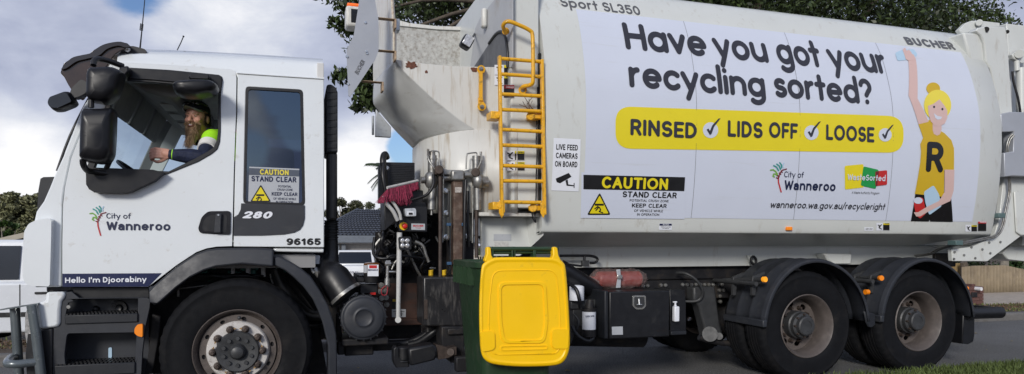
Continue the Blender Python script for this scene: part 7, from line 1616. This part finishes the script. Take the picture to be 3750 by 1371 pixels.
# clothes
def cloth(mb, name, m, vox=.008, it=3):
    o = mb.build(name, m, dr, smooth=True, ang=180); q = o.modifiers.new('fuse', 'REMESH'); q.mode = 'VOXEL'; q.voxel_size = vox; q.use_smooth_shade = True; s = o.modifiers.new('soft', 'SMOOTH'); s.iterations = it; return o
nv = MB(); capsule(nv, [SH.lerp(EL, .55), EL + Vector((.01, 0, -.004))], [.062, .055]); capsule(nv, [EL + Vector((.01, 0, -.004)), EL.lerp(WR, .35), EL.lerp(WR, .7), WR - hd_ * .012], [.056, .058, .048, .038])
capsule(nv, [SHr, ELr], [.065, .052]); capsule(nv, [ELr, WRr], [.05, .038]); capsule(nv, [CH + Vector((.02, 0, -.16)), Vector((-.30, .66, 1.50))], [.165, .17])
nv.ball(hp(-.02, -.06, -.15), .075, .075, .05)
for k in range(9): a = EL.lerp(WR, .05 + k * .09); nv.tube([a + Vector((0, -.052, .03)), a + Vector((.02, -.050, -.02))], .008, 6)
cloth(nv, 'navy_sleeve', shirtn)
hv = MB(); capsule(hv, [SH + Vector((0, 0, .0)), SH.lerp(EL, .30)], [.082, .070]); capsule(hv, [SH, CH + Vector((0, 0, .0)), SHr], [.080, .125, .080]); capsule(hv, [CH + Vector((0, 0, -.02)), CH + Vector((.03, 0, -.2))], [.155, .165]); capsule(hv, [SHr, SHr.lerp(ELr, .3)], [.078, .068])
cloth(hv, 'hi_vis_yoke', shirty)
tp = MB().cyl(SH.lerp(EL, .34), SH.lerp(EL, .60), .076, .070, n=28); tp.build('reflective_band', refl, dr, smooth=True, ang=60)
for k, m__ in ((.010, shirty), (.020, shirtn), (.028, shirty)): MB().cyl(WR - hd_ * (.010 + k - .004), WR - hd_ * (.010 + k + .001), .0395, n=24).build('cuff_band', m__, dr, smooth=True)
tr_ = MB()
for s, hx in ((-1, .56), (1, .80)): capsule(tr_, [Vector((-.28, hx, 1.52)), Vector((-.75, hx - .02, 1.60))], [.10, .08]); capsule(tr_, [Vector((-.75, hx - .02, 1.60)), Vector((-.94, hx, 1.27))], [.07, .055])
cloth(tr_, 'trousers', shirtn, .01)
# cap, sunglasses on it, face details
cpb = MB().ball(hp(0, -.010, .066), .088, .104, .080, n=28, rot=Rh); cpb.v = [v for v in cpb.v]
cap_o = cpb.build('cap', capm, dr, smooth=True, ang=180)
bmq = bmesh.new(); bmq.from_mesh(cap_o.data); bmesh.ops.bisect_plane(bmq, geom=bmq.verts[:] + bmq.edges[:] + bmq.faces[:], plane_co=hp(0, 0, .050), plane_no=(Rh @ Vector((0, -.22, 1))), clear_inner=True); bmq.to_mesh(cap_o.data); bmq.free()
so_ = cap_o.modifiers.new('t', 'SOLIDIFY'); so_.thickness = .004
vs = []; fs = []
for j, (ry, rx, z) in enumerate(((.090, .078, .070), (.120, .080, .076), (.148, .072, .078), (.166, .050, .078))):
    for k in range(13): a = math.pi * k / 12; vs.append(hp(rx * math.cos(a), .01 + (ry - .01) * (.35 + .65 * math.sin(a)) , z - .018 * (math.cos(a) ** 2) * (1 + j * .25)))
for j in range(3):
    for k in range(12): fs.append((j * 13 + k, j * 13 + k + 1, (j + 1) * 13 + k + 1, (j + 1) * 13 + k))
pk = MB().add(vs, fs).build('cap_peak', capm, cap_o, smooth=True, ang=180); so_ = pk.modifiers.new('t', 'SOLIDIFY'); so_.thickness = .004
vs2 = [Vector(v) - Vector((0, 0, .0045)) for v in vs]; MB().add(vs2, fs).build('peak_underside', capu, cap_o, smooth=True, ang=180)
sg = MB()
for s in (-1, 1): sg.ball(hp(s * .036, .088, .104), .031, .012, .017, n=16, rot=Rh)
sg.tube([hp(-.09, .01, .095), hp(-.07, .075, .105), hp(0, .098, .107), hp(.07, .075, .105), hp(.09, .01, .095)], .005, 8, sm=3)
sg.build('sunglasses', M['gloss'], cap_o, smooth=True, ang=180)
for s in (-1, 1):
    ey = MB().ball(hp(s * .030, .0835, .009), .0105, .008, .0044, n=16, rot=Rh).build('eye', mat('eye_white', (.55, .5, .47), .3) if s < 0 else bpy.data.materials['eye_white'], dr, smooth=True, ang=180)
    MB().ball(hp(s * .030 , .0905, .009), .0046, .003, .0044, n=12, rot=Rh).build('iris', hairm, ey, smooth=True)
    MB().tube([hp(s * .014, .094, .027), hp(s * .030, .096, .030), hp(s * .048, .085, .022)], [.003, .004, .002], 6, sm=2).build('eyebrow', beard, dr, smooth=True)
MB().ball(hp(0, .0965, -.061), .017, .005, .0055, n=14, rot=Rh).build('teeth', M['sticker'], dr, smooth=True)
MB().tube([hp(-.024, .090, -.060), hp(-.010, .100, -.068), hp(.010, .100, -.068), hp(.024, .090, -.060)], .0032, 6, sm=3).build('lower_lip', mat('lip', (.40, .14, .11), .5), dr, smooth=True)
# beard of many strands, moustache, hair at the sides
r = np.random.default_rng(9); V = []
def strands(n, fpos, fdir, length, w_, seed):
    rr = np.random.default_rng(seed); out = []
    for _ in range(n):
        p, dd, ln = fpos(rr), None, None
        dd = fdir(rr, p); ln = length(rr, p); s = Vector(dd).cross(Vector(rr.normal(size=3))).normalized() * w_
        m1 = Vector(p) + Vector(dd) * ln * .5 + Vector(rr.normal(size=3)) * .004; e1 = Vector(p) + Vector(dd) * ln + Vector(rr.normal(size=3)) * .008 + Vector((0, 0, -.1 * ln))
        out += [Vector(p) - s, Vector(p) + s, m1 + s, m1 - s, m1 - s, m1 + s, e1 + s * .3, e1 - s * .3]
    return out
def bp(rr):
    a = rr.uniform(-1.15, 1.15); h = rr.uniform(0, 1); z = -.035 - .065 * h if abs(a) > .45 else -.074 - .035 * h
    R_ = .063 - .012 * h; return hp(math.sin(a) * R_ * 1.0, .018 + math.cos(a) * (R_ + .010), z)
def bd(rr, p): q = Rh.transposed() @ (p - H); return (Rh @ Vector((-q.x * 1.6 + rr.normal() * .12, .35 + rr.normal() * .1, -1.0))).normalized()
def bl(rr, p): q = Rh.transposed() @ (p - H); return (.012 + .130 * math.exp(-(q.x / .032) ** 2)) * rr.uniform(.6, 1.15)
out_ = strands(3400, bp, bd, bl, .0013, 3)
out_ += strands(650, lambda rr: hp(rr.uniform(-.032, .032), .098 - abs(rr.normal()) * .003, -.046 + rr.uniform(-.004, .003)), lambda rr, p: (Rh @ Vector(((1 if (Rh.transposed() @ (p - H)).x > 0 else -1) * .9, .25, -.35 + rr.normal() * .1))).normalized(), lambda rr, p: rr.uniform(.008, .020), .0012, 4)
V = np.array([tuple(v) for v in out_]); npmesh('beard', V, np.arange(len(V)).reshape(-1, 4), beard, dr)
MB().ball(hp(0, .050, -.105), .050, .040, .035, n=16, rot=Rh).ball(hp(0, .066, -.150), .038, .028, .055, n=16, rot=Rh).build('beard_mass', beard, dr, smooth=True, ang=180)
out_ = strands(1500, lambda rr: hp((1 if rr.random() > .5 else -1) * rr.uniform(.072, .079), rr.uniform(-.06, .03), rr.uniform(-.05, .045)), lambda rr, p: (Rh @ Vector((rr.normal() * .2, -.3, -1))).normalized(), lambda rr, p: rr.uniform(.01, .02), .0012, 6)
V = np.array([tuple(v) for v in out_]); npmesh('hair', V, np.arange(len(V)).reshape(-1, 4), hairm, dr)

hx_ = HR @ Vector((-hhl - .056, 0, hbz - .31))
# number plate lettering on the small car
segs, wd = strokes('1DZR 921', .06, GL2); V, F = field_mesh(segs, .09, .05); k_ = .34 / wd
vs = [tuple(HR @ Vector((-hhl - .054, -(.17 - x * k_) * -1 if False else (.17 - x * k_), hbz - .335 + y * .085))) for x, y in V]
lt_ = MB().add(vs, F).build('lettering', M['navy'], hpl)
explode({'wheel_nuts', 'axle', 'filter_head', 'ram_cylinder', 'mirror_arm', 'panel_seam', 'tick_disc', 'tick_mark', 'hydraulic_hose', 'hydraulic_hoses', 'steel_pipe', 'fuel_hose', 'mast_bolts', 'flange_bolts', 'rail_bolts', 'rivets', 'bars', 'console_pockets', 'console_switches',
         'valve_block', 'hose_fittings', 'engine_hoses', 'engine_block', 'steering_linkage', 'side_lamp', 'ram_pipe', 'body_seam', 'mast_plate', 'brake_hose', 'camera_symbol', 'printed_eye', 'crest_frond', 'vent_bars', 'cleaner_ribs', 'hose_clips',
         'tread_grip', 'rim_ribs', 'cooler_fins', 'pivot', 'hazard_symbol', 'pictogram', 'cab_latch', 'broom_brace', 'chassis_rail', 'pin_hole', 'wire_tangle', 'handle_lever', 'cross_member', 'passenger_seat'})
NICE = {'wheel_nuts': 'wheel_nut', 'hydraulic_hoses': 'hydraulic_hose', 'mast_bolts': 'bolt', 'flange_bolts': 'bolt', 'rail_bolts': 'bolt', 'rivets': 'rivet', 'bars': 'bar', 'console_pockets': 'console_pocket', 'console_switches': 'console_switch', 'hose_fittings': 'hose_fitting',
        'engine_hoses': 'engine_hose', 'vent_bars': 'vent_bar', 'cleaner_ribs': 'cleaner_rib', 'hose_clips': 'hose_clip', 'rim_ribs': 'rim_rib', 'cooler_fins': 'cooler_fin', 'wire_tangle': 'wire'}
for o in list(bpy.data.objects):
    b = o.name.split('.')[0]
    if b in NICE: o.name = NICE[b]
